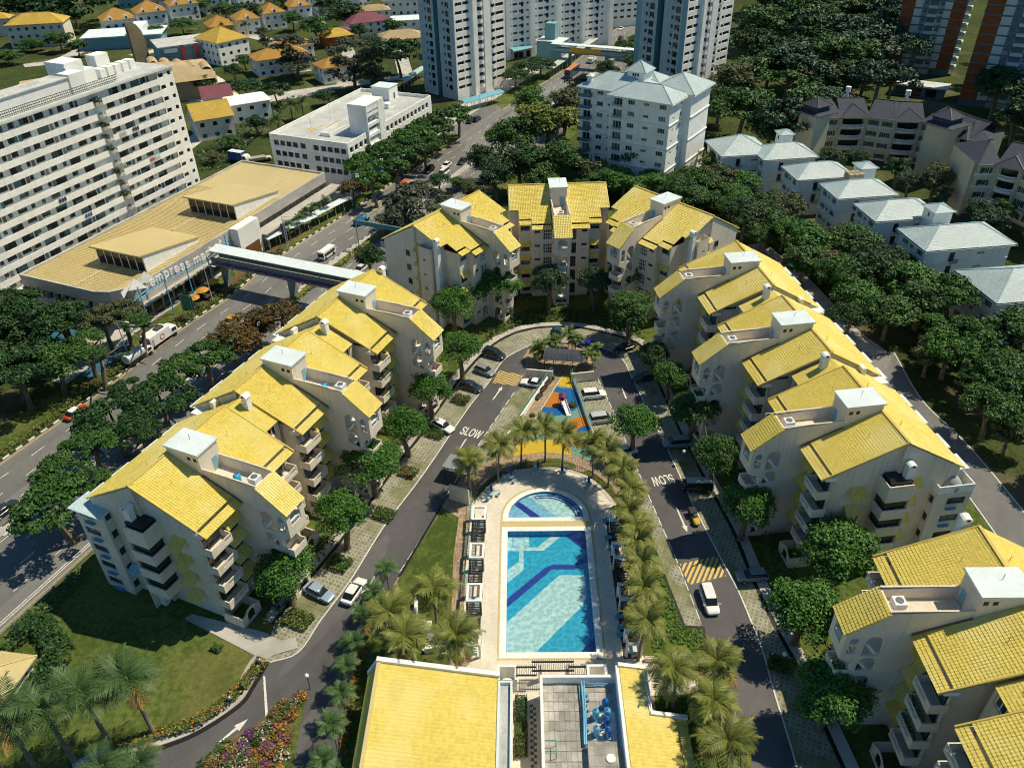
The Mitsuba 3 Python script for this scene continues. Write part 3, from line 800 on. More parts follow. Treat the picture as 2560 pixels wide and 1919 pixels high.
        tw.wall((0, lowc, 0), (1, 0, 0), rect(-W_, W_, 0, 11.3), [arch(-1.1, 1.1, z + .3, z + 2.5) for z in fz[:4]], depth=.2, n=(0, 1, 0))
        tw.quad((-W_ + .2, CB1, 17.9), (W_ - .2, CB1, 17.9), (W_ - .2, CP, 17.9), (-W_ + .2, CP, 17.9))
        tw.box(-W_ + .2, W_ - .2, 11.9, 12.1, 0, 18)
        tw.box(-W_ + .2, W_ - .2, CP - .25, CP - .05, 17.9, ZP - .1)
        tk = tw.put(sub(key, 'stair_tower'), 'm_wall')
        st = MB(fr)
        for z in fz:
            c1 = lowc - .25 if z < 12 else CT - .35
            st.box(-W_ + .2, W_ - .2, 12.1, 12.9, z - .15, z + .02).box(-W_ + .2, W_ - .2, lowc - 1.0, c1, z + 1.4, z + 1.55)
            n = 8
            for i in range(n):
                q = 12.9 + (lowc - 1.0 - 12.9) * i / n; q2 = 12.9 + (lowc - 1.0 - 12.9) * (i + 1) / n
                st.box(-W_ + .25, -.1, q, q2, z + 1.5 * i / n - .25, z + 1.5 * (i + 1) / n)
                st.box(.1, W_ - .25, q, q2, z + 3.1 - 1.55 * (i + 1) / n - .25, z + 3.1 - 1.55 * i / n)
        st.put(sub(tk, 'staircase'), 'm_white')
        rl = MB(fr)
        for k in range(9): rl.box(-1.0 + .23 * k, -.96 + .23 * k, CT - .22, CT - .18, 13.1, 14.35)
        rl.box(-1.05, .95, CT - .24, CT - .16, 14.3, 14.38)
        rl.put(sub(tk, 'railing'), 'm_paint', col=(.40, .60, .64))
        for z in (5.9, 9.0):
            b = MB(fr); b.box(-W_, .9, lowc + .02, lowc + 1.6, z - .2, z).box(-W_, -W_ + .14, lowc + .02, lowc + 1.6, z, z + 1.1).box(.76, .9, lowc + .02, lowc + 1.6, z, z + 1.1).box(-W_ + .14, .76, lowc + 1.46, lowc + 1.6, z, z + .9)
            b.put(sub(tk, 'landing_balcony'), 'm_wall')
        b = MB(fr); d = np.array([0, CT + .25 - CP, ZT - .15 - ZP]); L = np.linalg.norm(d)
        tiles(b, (-W_ - .18, CP, ZP), (1, 0, 0), d / L, 2 * W_ + .36, L, seg=seg)
        put_tiles(b, sub(tk, 'tower_roof'), kind='stuff')
        lr = MB(fr); lr.box(-W_ - .05, W_ + .05, CB0, CB1, 17.5, ZB - .25)
        lk = lr.put(sub(key, 'lift_room'), 'm_wall')
        b = MB(fr); b.box(-W_ - .25, W_ + .25, CB0 - .2, CB1 + .2, ZB - .24, ZB).put(sub(lk, 'flat_roof'), 'm_roofpale')
        for k in (3.05, 4.0):
            local_piece(sub(lk, 'vent'), fr, 'm_paint', (-W_ - .075, k, 20.65), (.03, 0, 0), (0, .5, 0), (0, 0, .5), (.015, .015, .015))
        local_piece(sub(lk, 'door'), fr, 'm_paint', (.25, CB1 - .01, 17.92), (.85, 0, 0), (0, .06, 0), (0, 0, 2.0), (.20, .40, .47))
        local_piece(sub(lk, 'aerial'), fr, 'm_paint', (.3, 2, ZB + .004), (.05, 0, 0), (0, .05, 0), (0, 0, .8), (.2, .2, .2))
    # aerial spikes on the roofs
    b = MB(fr)
    for s, c in ((-5, 3.2), (5, 3.2), (-1.9 - 2.2, -1.4), (4.4, -1.4)):
        if (s < 0 and not halves[0]) or (s > 0 and not halves[1]): continue
        z = zin(c) if c > 0 else zout(c)
        q = MB(fr); q.box(s, s + .05, c, c + .05, z, z + .85).box(s - .2, s + .25, c, c + .05, z + .05, z + .1)
        q.put(sub(key, 'lightning_rod'), 'm_paint', col=(.45, .36, .12))
    # outer bays with pale flat roofs
    if not top:
        for s0 in ((-7.2, -2.9) if halves[0] else ()) + ((2.4, 6.3) if halves[1] else ()):
            b = MB(fr); b.box(s0, s0 + 2.6, -10.1, -8.52, 0, 14.2)
            k = b.put(sub(key, 'bay'), 'm_wall')
            MB(fr).box(s0 - .2, s0 + 2.8, -10.75, -8.53, 14.21, 14.42).put(sub(k, 'flat_roof'), 'm_roofpale')
    return fr, key


def gap_piece(fr, key, s0, s1, chim=True):
    """the set-back piece that joins a block of a wing to the next"""
    sl, so = (ZR - 16.15) / 10.3, (ZR - ZO) / CO
    b = MB(fr); b.box(s0, s1, -7.9, 5.3, 0, 15.4)
    b.wall((0, 5.3, 0), (1, 0, 0), rect(s0, s1, 15.4, 17.6), [rect(s0 + .5, s1 - .5, 15.6, 17.1)], n=(0, 1, 0)).put(sub(key, 'link_wall'), 'm_wall')
    window(key, fr, (0, 5.3, 0), (1, 0, 0), (0, 1, 0), (s0 + .5, s1 - .5, 15.6, 17.1), nm=3, col=(.75, .75, .7))
    r = MB(fr); v = np.array([0, -1, -so]); L = np.linalg.norm(v)
    tiles(r, (s0 - .1, .1, ZR - .75), (1, 0, 0), v / L, s1 - s0 + .1, 8.7 * L, seg=2)
    v = np.array([0, 1, -sl]); L = np.linalg.norm(v)
    tiles(r, (s0 - .1, 0, ZR - .75), (1, 0, 0), v / L, s1 - s0 + .1, 5.6 * L, seg=2)
    put_tiles(r, sub(key, 'link_roof'), kind='stuff')
    if chim: chimney(key, fr, s1 - 1.5, 1.2, 18.5, 21.2)
    b = MB(fr); b.box(s1 - 1.7, s1 - .0, -9.0, -4.6, 14.0, 15.8); b.box(s1 - 1.2, s1, -5.2, -4.6, 15.8, 18.4).put(sub(key, 'link_parapet'), 'm_white')


def bay_stack(fr, key, se, c0, c1, out, lev, top_z, dark=True):
    """a stack of corner planter balconies on a gable: solid fronts with open dark bands between"""
    for i, z in enumerate(lev):
        b = MB(fr); a, e = se - out, se + .6
        b.box(a, e, c0, c1, z - .2, z).box(a, a + .15, c0, c1, z, z + 1.45).box(a + .15, e, c1 - .15, c1, z, z + 1.45)
        k = b.put(sub(key, 'planter_balcony'), 'm_wall')
        if z < top_z - 2: local_piece(sub(k, 'opening'), fr, 'm_glass', (a + .35, c0 + .1, z + 1.45), (out + .1, 0, 0), (0, c1 - c0 - .45, 0), (0, 0, 1.45))
        else: local_piece(sub(k, 'terrace_floor'), fr, 'm_paint', (a + .15, c0, z + .01), (out + .4, 0, 0), (0, c1 - c0 - .15, 0), (0, 0, .02), (.42, .56, .58))
    b = MB(fr); b.box(se - out, se + .5, c0 - .12, c0, 0, top_z - .2)
    b.put(sub(key, 'bay_wall'), 'm_wall')


def end_gable(fr, key, se, style):
    fz = [0.25 + 3.12 * i for i in range(5)]
    bay_stack(fr, key, se, -1.3, 2.0, 1.9, [z + .1 for z in fz[1:]] + [13.4 + .45], 15)
    chimney(key, fr, se - 1.2, -1.25, 0.2, 17.6)
    for z in fz: lean_to_s(key, fr, se + .55, se - .85, 3.7, 5.7, z + 4.0 if z < 12 else z + 4.0, z + 2.7) if z < 12.5 else None
    # outer tower at the road side
    b = MB(fr); a = se - 1.25; holes = [(-9.9, -7.3, z + .7, z + 1.9) for z in fz[:(5 if style == 'blue' else 4)]]
    zt = 14.5 if style == 'blue' else 12.4
    b.wall((a, 0, 0), (0, 1, 0), rect(-10.5, -5.6, 0, zt), [rect(*h) for h in holes], n=(-1, 0, 0))
    sh = [(a + .35, se + 1.3, z + .7, z + 2.0) for z in fz[:(5 if style == 'blue' else 4)]]
    b.wall((0, -5.6, 0), (1, 0, 0), rect(a, se + 1.6, 0, zt), [rect(*h) for h in sh], n=(0, 1, 0))
    b.quad((a, -10.5, 0), (se + 1.6, -10.5, 0), (se + 1.6, -10.5, zt), (a, -10.5, zt)).quad((a, -10.5, zt), (se + 1.6, -10.5, zt), (se + 1.6, -5.6, zt), (a, -5.6, zt))
    k = b.put(sub(key, 'corner_tower'), 'm_wall')
    for h in holes:
        window(k, fr, (a, 0, 0), (0, 1, 0), (-1, 0, 0), h, nm=2, col=(.08, .08, .08))
        g = MB(fr)
        for q in np.arange(h[0] + 1.2, h[1], .2): g.box(a - .45, a - .41, q, q + .05, h[2] - .55, h[2] + .1)
        g.box(a - .47, a, h[0] + 1.1, h[1], h[2] - .6, h[2] - .52).put(sub(k, 'window_grille'), 'm_paint', col=(.10, .28, .42))
    for h in sh: window(k, fr, (0, -5.6, 0), (1, 0, 0), (0, 1, 0), h, framed=False, mat='m_glass')
    if style == 'blue':
        r = MB(fr); m = 28
        for i in range(m):
            q = -10.9 + 5.4 * i / m; r.box(a - .5, se + 1.6, q, q + 5.4 / m * .5, zt + .08, zt + .2)
        r.box(a - .5, se + 1.6, -10.9, -5.5, zt + .004, zt + .1).put(sub(k, 'corrugated_roof'), 'm_paint', col=(.52, .66, .70))
        r = MB(fr); r.quad((se + .9, -3.4, 5.8), (se + .9, -5.3, 5.8), (se - 1.3, -5.3, 4.9), (se - 1.3, -3.4, 4.9)).box(se - 1.3, se - 1.25, -5.3, -3.4, 4.6, 4.9).put(sub(key, 'canopy'), 'm_paint', col=(.22, .42, .50))
    else:
        r = MB(fr); r.box(a, a + .15, -10.5, -5.6, zt + .004, zt + 1.2).box(a + .15, se + 1.6, -5.75, -5.6, zt + .004, zt + 1.2).box(a + .15, se + 1.6, -10.5, -10.35, zt + .004, zt + 1.2).put(sub(k, 'parapet'), 'm_white')
        b = MB(fr); b.lathe((se - .2, -8.1, zt + .02), [(1.1, 0), (1.15, .5), (1.0, 1.1), (.6, 1.6), (.0, 1.8)], 12).put(sub(k, 'dome'), 'm_paint', col=(.33, .35, .36), smooth=True)
        for i in range(4): lean_to_s(key, fr, se, se - .5, -3.6, -2.7, fz[i] + 5.0, fz[i] + 3.6, 'small_awning')


UNITS = {'L1': (-43.65, 76.32, 1.1651), 'L2': (-36.71, 95.42, 1.1742), 'L3': (-29.47, 115.2, 1.1824), 'TL': (-15.1, 150.01, 0.9433), 'TC': (7.36, 161.58, 0.0422), 'TR': (30.46, 151.76, 2.2686), 'R3': (40.13, 124.12, 1.7071), 'R2': (43.09, 103.74, 1.7213), 'R1': (46.06, 83.42, 1.715), 'R0': (49.09, 52.42, 1.5706), 'RX': (np.float64(49.09), np.float64(32.02), 1.5706)}
DESC = {
    'L1': 'cream apartment block, left row, nearest end, blue-roofed corner tower over the lawn', 'L2': 'cream yellow-roofed apartment block, middle one of the left row of three',
    'L3': 'cream yellow-roofed apartment block, farthest of the left row, by the footbridge', 'TL': 'cream yellow-roofed apartment block at the head of the courtyard, left of the straight-on one',
    'TC': 'cream yellow-roofed apartment block seen straight on at the head of the courtyard', 'TR': 'cream yellow-roofed apartment block at the head of the courtyard, right of the straight-on one',
    'R3': 'cream yellow-roofed apartment block, farthest of the right row of three', 'R2': 'cream yellow-roofed apartment block, middle one of the right row of three',
    'R1': 'cream yellow-roofed apartment block, nearest of the right row, metal dome on its corner terrace', 'R0': 'cream apartment block with large-tiled yellow roof cut by the right picture edge',
    'RX': 'cream apartment block in the bottom right corner, only one yellow roof showing'}
for uid, (x, y, ang) in UNITS.items():
    key = thing('apartment_block', DESC[uid], 'apartment block', 'yellow-roofed apartment blocks round the pool court')
    sd = 1 if uid[0] == 'L' or uid in ('TL', 'TC') else -1
    top = uid[0] == 'T'
    fr, key = condo(uid, key, x, y, ang, sd, top, near_end=uid in ('L1', 'R1'), seg=2 if top else 3, halves=(0, 1) if uid == 'RX' else (1, 1), core=uid != 'RX')
    if uid in ('L1', 'L2', 'R3', 'R2', 'R0'): 
        if uid in ('L1', 'L2'): gap_piece(fr, key, 8.6, 12.1)
        if uid in ('R2', 'R0', 'R1'): pass
    if uid in ('R1', 'R2'): gap_piece(fr, key, 8.6, 12.0)
    if uid == 'RX': gap_piece(fr, key, 8.6, 12.0)
    if uid == 'L1': end_gable(fr, key, -8.2, 'blue')
    if uid == 'R1': end_gable(fr, key, -8.2, 'terrace')
    if uid in ('L3',): chimney(key, fr, 8.9, 1.0, 0, 20.9)
    if uid == 'R0': chimney(key, fr, 9.2, .6, 0, 21.0)
    if uid in ('TL', 'TR'):
        fz = [0.25 + 3.12 * i for i in range(5)]
        se = -10.25
        b = MB(fr); hl = [(2.6, 3.3, z + 1.6, z + 2.0) for z in fz]
        b.wall((se - .9, 0, 0), (0, 1, 0), rect(1.6, 4.9, 0, 17.2), [rect(*h) for h in hl], n=(-1, 0, 0)); b.box(se - .88, se + 1, 1.6, 1.75, 0, 17.2).box(se - .88, se + 1, 4.75, 4.9, 0, 17.2).box(se - .7, se + 1, 1.76, 4.74, 15.9, 16.0)
        b.put(sub(key, 'shaft'), 'm_wall')
        for h in hl: window(key, fr, (se - .9, 0, 0), (0, 1, 0), (-1, 0, 0), h, framed=False, mat='m_glass')
        chimney(key, fr, se - .5, 5.3, 0, 19.0)
        for z in fz: lean_to_s(key, fr, se + .5, se - .7, -.2, 1.5, z + 3.9, z + 2.9) if z < 13 else None
        for z in fz: window(key, fr, (se, 0, 0), (0, 1, 0), (-1, 0, 0), (-2.6, -1.6, z + 1.0, z + 2.2), -.07, nm=2, col=(.1, .1, .1))
        if uid == 'TL':
            for z in fz[1:]: window(key, fr, (se, 0, 0), (0, 1, 0), (-1, 0, 0), (-9.4, -8.5, z + .8, z + 2.2), -.07, nm=2, rails=2, col=(.75, .75, .72))
    if core_ac := uid not in ('RX',):
        b = MB(fr); b.box(-.9, .3, 11.2, 12.3, 18.0, 18.8).box(-.7, .5, 11.0, 12.2, 18.81, 19.5)
        t = thing('air_conditioner', 'white air conditioner units in the roof slot of the ' + {'L1': 'nearest left', 'L2': 'middle left', 'L3': 'farthest left', 'TL': 'left head', 'TC': 'straight-on', 'TR': 'right head', 'R3': 'farthest right', 'R2': 'middle right', 'R1': 'nearer right', 'R0': 'right-edge'}[uid] + ' block', 'air conditioner', 'air conditioners in the roof slots')
        b.put(sub(t, 'casing'), 'm_paint', col=(.72, .74, .74))
        b = MB(fr); b.lathe((-.1, 11.6, 19.505), [(.42, 0), (.42, .05), (0, .05)], 12).put(sub(t, 'fan'), 'm_paint', col=(.12, .13, .14))
        if uid in ('L1', 'L2'):
            tk = thing('water_barrel', 'blue plastic barrel in the roof slot of the ' + ('nearest' if uid == 'L1' else 'middle') + ' left block', 'barrel')
            MB(fr).lathe((-.3, 8.9, 17.92), [(0, 0), (.45, 0), (.5, .5), (.45, 1.0), (0, 1.05)], 12).put(tk, 'm_paint', col=(.03, .30, .55), smooth=True)
    # path-side link parapets between head blocks
for p, q in (((1100, 490), (1110, 455)),): pass


# ---------------------------------------------------------------- buildings beyond the estate
RA = math.radians(67.5)
RF = Frame((0, 0), (math.cos(RA), math.sin(RA)))      # a runs along the main road, b away from it to the left


def rf(px, py, z=0.0):
    q = G2(px, py, z); return float(q @ RF.a[:2]), float(q @ RF.b[:2])


def slate_col(base, lines=.17, dk=.55):
    def f(p, n, uv):
        h = p.z / lines; j = smoothstep(.72, .9, h - dr.floor(h)); g = dr.sqrt(dr.maximum(0, 1 - n.z * n.z))
        j = j * smoothstep(.05, .2, g)
        return mi.Color3f(*base) * (1 - (1 - dk) * j) * (.82 + .3 * fbm(p.x * .3, p.y * .3, p.z * .3, 3)) * (.92 + .16 * cell_rand(p.x * 2, p.y * 2, h))
    return f


plain('m_greyroof', slate_col((.42, .52, .54)), .55, .3)
plain('m_slate', slate_col((.050, .060, .085), .2, .6), .75, .2)
plain('m_orange', slate_col((.40, .235, .06), .25, .7), .8, .15)
plain('m_seam', lambda p, n, uv: mi.Color3f(.47, .39, .19) * (.88 + .2 * fbm(p.x * .1, p.y * .1, 0, 3)) * (1 - .28 * smoothstep(.35, .5, dr.abs(noise((p.x * .383 + p.y * .924) * 1.1, 3.3) - .5 + .0 * p.x) * 2) * 0), .5, .3)
plain('m_brickwall', lambda p, n, uv: mi.Color3f(.25, .075, .028) * (.75 + .5 * cell_rand((p.x + p.y) * 4, p.z * 11)) * (.85 + .3 * fbm(p.x * .3, p.y * .3, p.z * .3, 3)), .9, .1)


def holes_cut(key, fr, p0, u, n, outline, holes, mat='m_white', depth=.3, name='wall', wname='window', framed=False, nm=2, col=(.7, .72, .7), wmat='m_pane', cap=300, build=True, mb=None):
    m = mb or MB(fr)
    m.wall(p0, u, outline, [h if len(h) > 4 or not np.isscalar(h[0]) else rect(*h) for h in holes], depth, n=n)
    if mb is None: m.put(sub(key, name), mat)
    p0, u, n = (np.asarray(x, float) for x in (p0, u, n))
    for h in holes[:cap]:
        if not np.isscalar(h[0]): h = (min(q[0] for q in h), max(q[0] for q in h), min(q[1] for q in h), max(q[1] for q in h))
        window(key, fr, p0, u, n, h, depth=depth * .8, nm=nm, framed=framed, col=col, mat=wmat, name=wname)
    if len(holes) > cap:
        s = MB(fr)
        for h in holes[cap:]:
            o = p0 - n * depth * .8; s.quad(o + u * h[0] + [0, 0, h[2]], o + u * h[1] + [0, 0, h[2]], o + u * h[1] + [0, 0, h[3]], o + u * h[0] + [0, 0, h[3]])
        s.put(sub(key, 'far_windows'), wmat, kind='stuff')


def hip(mb, a0, a1, b0, b1, z, pitch=.5, ov=.7, thick=.25, ridge=None):
    """a hipped roof over the rectangle, its eaves standing out by ov"""
    a0, a1, b0, b1 = a0 - ov, a1 + ov, b0 - ov, b1 + ov; w = min(a1 - a0, b1 - b0) / 2; h = w * pitch
    if a1 - a0 >= b1 - b0: r0, r1 = (a0 + w, (b0 + b1) / 2, z + h), (a1 - w, (b0 + b1) / 2, z + h)
    else: r0, r1 = ((a0 + a1) / 2, b0 + w, z + h), ((a0 + a1) / 2, b1 - w, z + h)
    A, B, C, D = (a0, b0, z), (a1, b0, z), (a1, b1, z), (a0, b1, z)
    if a1 - a0 >= b1 - b0: mb.add([A, B, r1, r0], [[0, 1, 2, 3]]).add([C, D, r0, r1], [[0, 1, 2, 3]]).add([B, C, r1], [[0, 1, 2]]).add([D, A, r0], [[0, 1, 2]])
    else: mb.add([B, C, r1, r0], [[0, 1, 2, 3]]).add([D, A, r0, r1], [[0, 1, 2, 3]]).add([A, B, r0], [[0, 1, 2]]).add([C, D, r1], [[0, 1, 2]])
    mb.box(a0, a1, b0, b1, z - thick, z - .004)
    return h


def hip_caps(fr, key, a0, a1, b0, b1, z, pitch, ov, col):
    a0, a1, b0, b1 = a0 - ov, a1 + ov, b0 - ov, b1 + ov; w = min(a1 - a0, b1 - b0) / 2; h = w * pitch + .04
    r = [(a0 + w, (b0 + b1) / 2), (a1 - w, (b0 + b1) / 2)] if a1 - a0 >= b1 - b0 else [((a0 + a1) / 2, b0 + w), ((a0 + a1) / 2, b1 - w)]
    m = MB(fr); cs = [(a0, b0), (a1, b0), (a1, b1), (a0, b1)]
    to = [0, 1, 1, 0] if a1 - a0 >= b1 - b0 else [0, 0, 1, 1]
    for c, k in zip(cs, to): m.obox((*c, z + .03), (*r[k], z + h), .22, .1)
    if abs(r[0][0] - r[1][0]) + abs(r[0][1] - r[1][1]) > .3: m.obox((*r[0], z + h), (*r[1], z + h), .24, .1)
    m.put(sub(key, 'ridge_capping'), 'm_paint', col=col)


# --- the long white slab block beside the road
key = thing('slab_block', 'long white slab of flats with banded open corridors, behind the yellow-roofed market', 'apartment building')
NF, FH, P0, P1 = 13, 2.76, 157.5, 171.0
b = MB(RF); b.box(60, 149.8, P0 + 1.5, P1, 0, 35.9).box(149.8, 155, P0 + .5, P1, 0, 35.9)
b.put(sub(key, 'body'), 'm_white')
TG0, TG1 = 129.6, 132.2
hs = []
for i in range(NF):
    z = 35.9 - FH * (i + 1)
    for (q0, q1) in ((60, TG0), (TG1, 149.8)):
        local_piece(sub(key, 'floor_slab'), RF, 'm_white', (q0, P0 + .02, z - .12), (q1 - q0, 0, 0), (0, 1.47, 0), (0, 0, .2))
        local_piece(sub(key, 'parapet'), RF, 'm_white', (q0, P0 - .12, z - .14), (q1 - q0, 0, 0), (0, .14, 0), (0, 0, 1.32))
    m = MB(RF); m.lathe(((TG0 + TG1) / 2, P0 + .9, z), [(1.25, 0), (1.25, .75), (1.1, .75), (1.1, .1), (0, .1)], 12, sy=.9)
    k = m.put(sub(key, 'planter'), 'm_concrete'); n_ = int(rng.choice([0, 40, 130, 40, 80]))
    if n_: leaves(sub(k, 'plants'), RF(np.c_[rng.normal((TG0 + TG1) / 2, .6, n_), rng.normal(P0 + .5, .4, n_), z + .8 + rng.uniform(0, .9, n_)]), .3, (.06, .09, .03))
    hs += [(1.9, 2.9, z + 1.05, z + 2.05), (3.3, 4.4, z + 1.05, z + 2.05)] if False else []
    t = 96.0
    while t < 149:
        w = float(rng.choice([.9, 1.5, 2.2, 2.8])); 
        if t + w < 149.5 and not (TG0 - .6 < t + w and t < TG1 + .6):
            local_piece(sub(key, 'window'), RF, 'm_pane', (t, P0 + 1.46, z + (1.0 if w < 2.5 else .1)), (w, 0, 0), (0, .05, 0), (0, 0, 1.25 if w < 2.5 else 2.1))
        if rng.uniform() < .28 and t < 148: local_piece(sub(key, 'door'), RF, 'm_paint', (t + w + .3, P0 + 1.46, z + .1), (.8, 0, 0), (0, .06, 0), (0, 0, 2.0), tuple(np.array([(.10, .22, .26), (.2, .12, .08), (.3, .3, .28), (.05, .1, .2)])[rng.integers(0, 4)]))
        t += w + float(rng.uniform(.9, 1.9))
eh = [(x0, x1, 35.9 - FH * (i + 1) + 1.25, 35.9 - FH * (i + 1) + 2.2) for i in range(NF) for x0, x1 in ((.4, 2.0), (3.4, 4.5))]
holes_cut(key, RF, (149.8, P0 - .02, 0), (1, 0, 0), (0, -1, 0), rect(0, 5.2, 0, 35.9), eh, 'm_white', .25, name='end_wall', wmat='m_glass')
b = MB(RF); b.box(60, 155.3, P0 - .5, P1 + .3, 35.95, 36.15).put(sub(key, 'roof'), 'm_grey')
b = MB(RF)
for q in (.0, .55): b.box(60, 155, P0 - .3 + q, P0 - .15 + q, 36.3, 36.42)
b.put(sub(key, 'roof_pipes'), 'm_paint', col=(.5, .55, .56))
b = MB(RF); b.box(100, 127.5, 160.6, 165.5, 36.16, 39.6).put(sub(key, 'water_tank_house'), 'm_white')
b = MB(RF); b.box(99.7, 127.7, 160.3, 165.8, 39.61, 39.8).put(sub(key, 'tank_house_roof'), 'm_grey')
b = MB(RF); b.box(128, 132, 160.5, 164, 36.16, 40.2).box(131, 136, 164.5, 170.5, 36.16, 41.5).box(136.2, 139, 164.8, 169, 36.16, 39.0)
for t in np.arange(140, 151, 2.3): b.box(t, t + 1.6, 164.5, 167, 36.16, 38.2)
b.box(142, 146, 167.3, 170.3, 36.16, 40.6).put(sub(key, 'plant_room'), 'm_white')
b = MB(RF)
for t in np.arange(100, 140, .5): b.box(t, t + .06, P0 + 2.2, P0 + 2.25, 36.16, 37.6)
for z in (36.5, 37.0, 37.5): b.box(100, 140, P0 + 2.2, P0 + 2.28, z, z + .12)
b.put(sub(key, 'roof_railing'), 'm_paint', col=(.03, .05, .05))
for i, c in enumerate(((.02, .03, .12), (.45, .48, .5), (.05, .05, .06), (.4, .12, .1), (.55, .6, .62), (.08, .1, .3))):
    t = (113, 134, 138, 140.5, 142, 118)[i]; z = 35.9 - FH * (7, 4, 4, 7, 7, 9)[i]
    for k in range(3): local_piece(sub(key, 'laundry'), RF, 'm_paint', (t + k * .7, P0 - .3, z + .3), (.5, 0, 0), (0, .03, 0), (0, 0, .9), c)
b = MB(RF); b.box(60, 157, 155.2, 157.3, 0, 3.8).put(sub(key, 'podium'), 'm_white')
local_piece(sub(key, 'shop_sign'), RF, 'm_paint', (117, 155.1, 2.9), (5.0, 0, 0), (0, .1, 0), (0, 0, 1.0), (.50, .24, .10))

# --- the market hall
key = thing('market_hall', 'low market hall with pale yellow seamed roof and two raised roof boxes', 'market')
T0, T1, Q0, Q1 = 96, 168.7, 127, 154.3
pl = [(T0, Q1), (T0, 133.5), (97, 130.3), (99.5, 128), (103, Q0), (T1, Q0), (T1, Q1)]
b = MB(RF); b.prism(Polygon(pl).buffer(-.9), 0, 5.6).put(sub(key, 'body'), 'm_wall')
b = MB(RF); P_ = Polygon(pl); b.prism(P_.difference(P_.buffer(-.45)), 5.6, 8.25); b.prism(P_.buffer(-.45), 5.5, 5.6, True).put(sub(key, 'fascia'), 'm_concrete')
b = MB(RF); b.prism(P_.buffer(-.46), 7.2, 7.85)
for t in np.arange(T0 + .6, 150, .62 if True else 1): 
    w = .09 if t > 124 else .2
    b.box(t, t + w, Q0 + .6 + (0 if t > 103 else 3.5), Q1 - .5, 7.86, 7.93)
k = b.put(sub(key, 'roof'), 'm_seam')
for t in (): pass
b = MB(RF); b.box(T0 + 1, 151, 139.5, 139.9, 7.94, 8.02).box(152, 168, 134.5, 134.9, 7.86, 8.0).put(sub(k, 'walkway_board'), 'm_paint', col=(.55, .46, .26))
local_piece(sub(k, 'rust_patch'), RF, 'm_paint', (118.5, 139.4, 7.95), (7, 0, 0), (0, .6, 0), (0, 0, .09), (.38, .15, .08))
for (a0, a1, b0, b1) in ((106.2, 123.0, 129.9, 143.2), (135, 152, 129.5, 143.5)):
    m = MB(RF); zt, zf = 11.7, 8.9
    m.add([(a0 + .8, b0, 7.9), (a1, b0, 7.9), (a1, b0, zf), (a0 + .8, b0, zt)], [[0, 1, 2, 3]]).add([(a0 + .8, b1, 7.9), (a1, b1, 7.9), (a1, b1, zf), (a0 + .8, b1, zt)], [[0, 1, 2, 3]]).add([(a1, b0, 7.9), (a1, b1, 7.9), (a1, b1, zf), (a1, b0, zf)], [[0, 1, 2, 3]])
    kk = m.put(sub(key, 'roof_light'), 'm_white')
    m = MB(RF); m.obox((a0 - .3, (b0 + b1) / 2, zt + .22), (a1 + .05, (b0 + b1) / 2, zf + .1), b1 - b0 + .5, .3); m.put(sub(kk, 'sloping_roof'), 'm_seam')
    local_piece(sub(kk, 'louvre'), RF, 'm_glass', (a0 + .9, b0 + .2, 7.9), (.05, 0, 0), (0, b1 - b0 - .4, 0), (0, 0, 3.6))
    for i in range(7): local_piece(sub(kk, 'mullion'), RF, 'm_white', (a0 + .75, b0 + .1 + i * (b1 - b0 - .3) / 6, 7.9), (.14, 0, 0), (0, .14, 0), (0, 0, 3.6))
b = MB(RF); b.box(137.5, T1 + 2.2, Q0 - 3.6, Q0 - .02, 4.0, 4.35).put(sub(key, 'canopy'), 'm_concrete')
for t in np.arange(139, T1, 2.3):
    local_piece(sub(key, 'clerestory_window'), RF, 'm_glass', (t, Q0 - .04, 4.5), (1.7, 0, 0), (0, .1, 0), (0, 0, 1.1))
for t in np.arange(139, T1, 5.6): local_piece(sub(key, 'column'), RF, 'm_wall', (t, Q0 - 2.6, 0), (.5, 0, 0), (0, .5, 0), (0, 0, 4.0))
b = MB(RF); b.box(T0 - 1.5, T0 + .5, 133, 157, 2.9, 4.1).box(T0 - 1.5, 98, 130, 133, 2.9, 3.3).put(sub(key, 'terrace'), 'm_concrete')
local_piece(sub(key, 'terrace_opening'), RF, 'm_glass', (T0 + .42, 134, 3.9), (.05, 0, 0), (0, 20, 0), (0, 0, 1.7))
for q in np.arange(134, 154, 2.2): local_piece(sub(key, 'fin'), RF, 'm_concrete', (T0 - .5, q, 4.1), (.9, 0, 0), (0, .25, 0), (0, 0, 1.5))
b = MB(RF); b.box(129.8, 137.4, Q0 - 2.4, Q0 - .02, 0, 8.6); b.box(131, 136.5, Q0 - 2.42, Q0 - 2.3, .2, 2.8).put(sub(key, 'entrance_block'), 'm_white')
local_piece(sub(key, 'shop_front'), RF, 'm_paint', (131.2, Q0 - 2.55, .3), (5, 0, 0), (0, .1, 0), (0, 0, 3.4), (.16, .07, .03))
b = MB(RF); b.box(100.5, 129.7, Q0 - 1.5, Q0 - .02, 3.9, 4.4).box(100.5, 129.7, Q0 - .3, Q0 - .02, 4.4, 5.6).put(sub(key, 'eaves_shelf'), 'm_concrete')
for t in np.arange(101, 129, 3.1): local_piece(sub(key, 'arcade_opening'), RF, 'm_glass', (t, Q0 + .3, .2), (2.3, 0, 0), (0, .15, 0), (0, 0, 3.2))
m = MB(RF)
for (t0, t1, zt) in ((98, 101.5, 8.6), (101.5, 104.4, 8.9)):
    m.add([(t0, Q0 + 1.2, 8.1), (t1, Q0 - 2.8, 8.2), (t1 - .3, Q0 + .2, zt + 1.2), (t0 - 1.6, Q0 - 1.2, zt - .6)], [[0, 1, 2], [0, 2, 3]])
m.put(sub(key, 'sail'), 'm_paint', col=(.66, .68, .66))
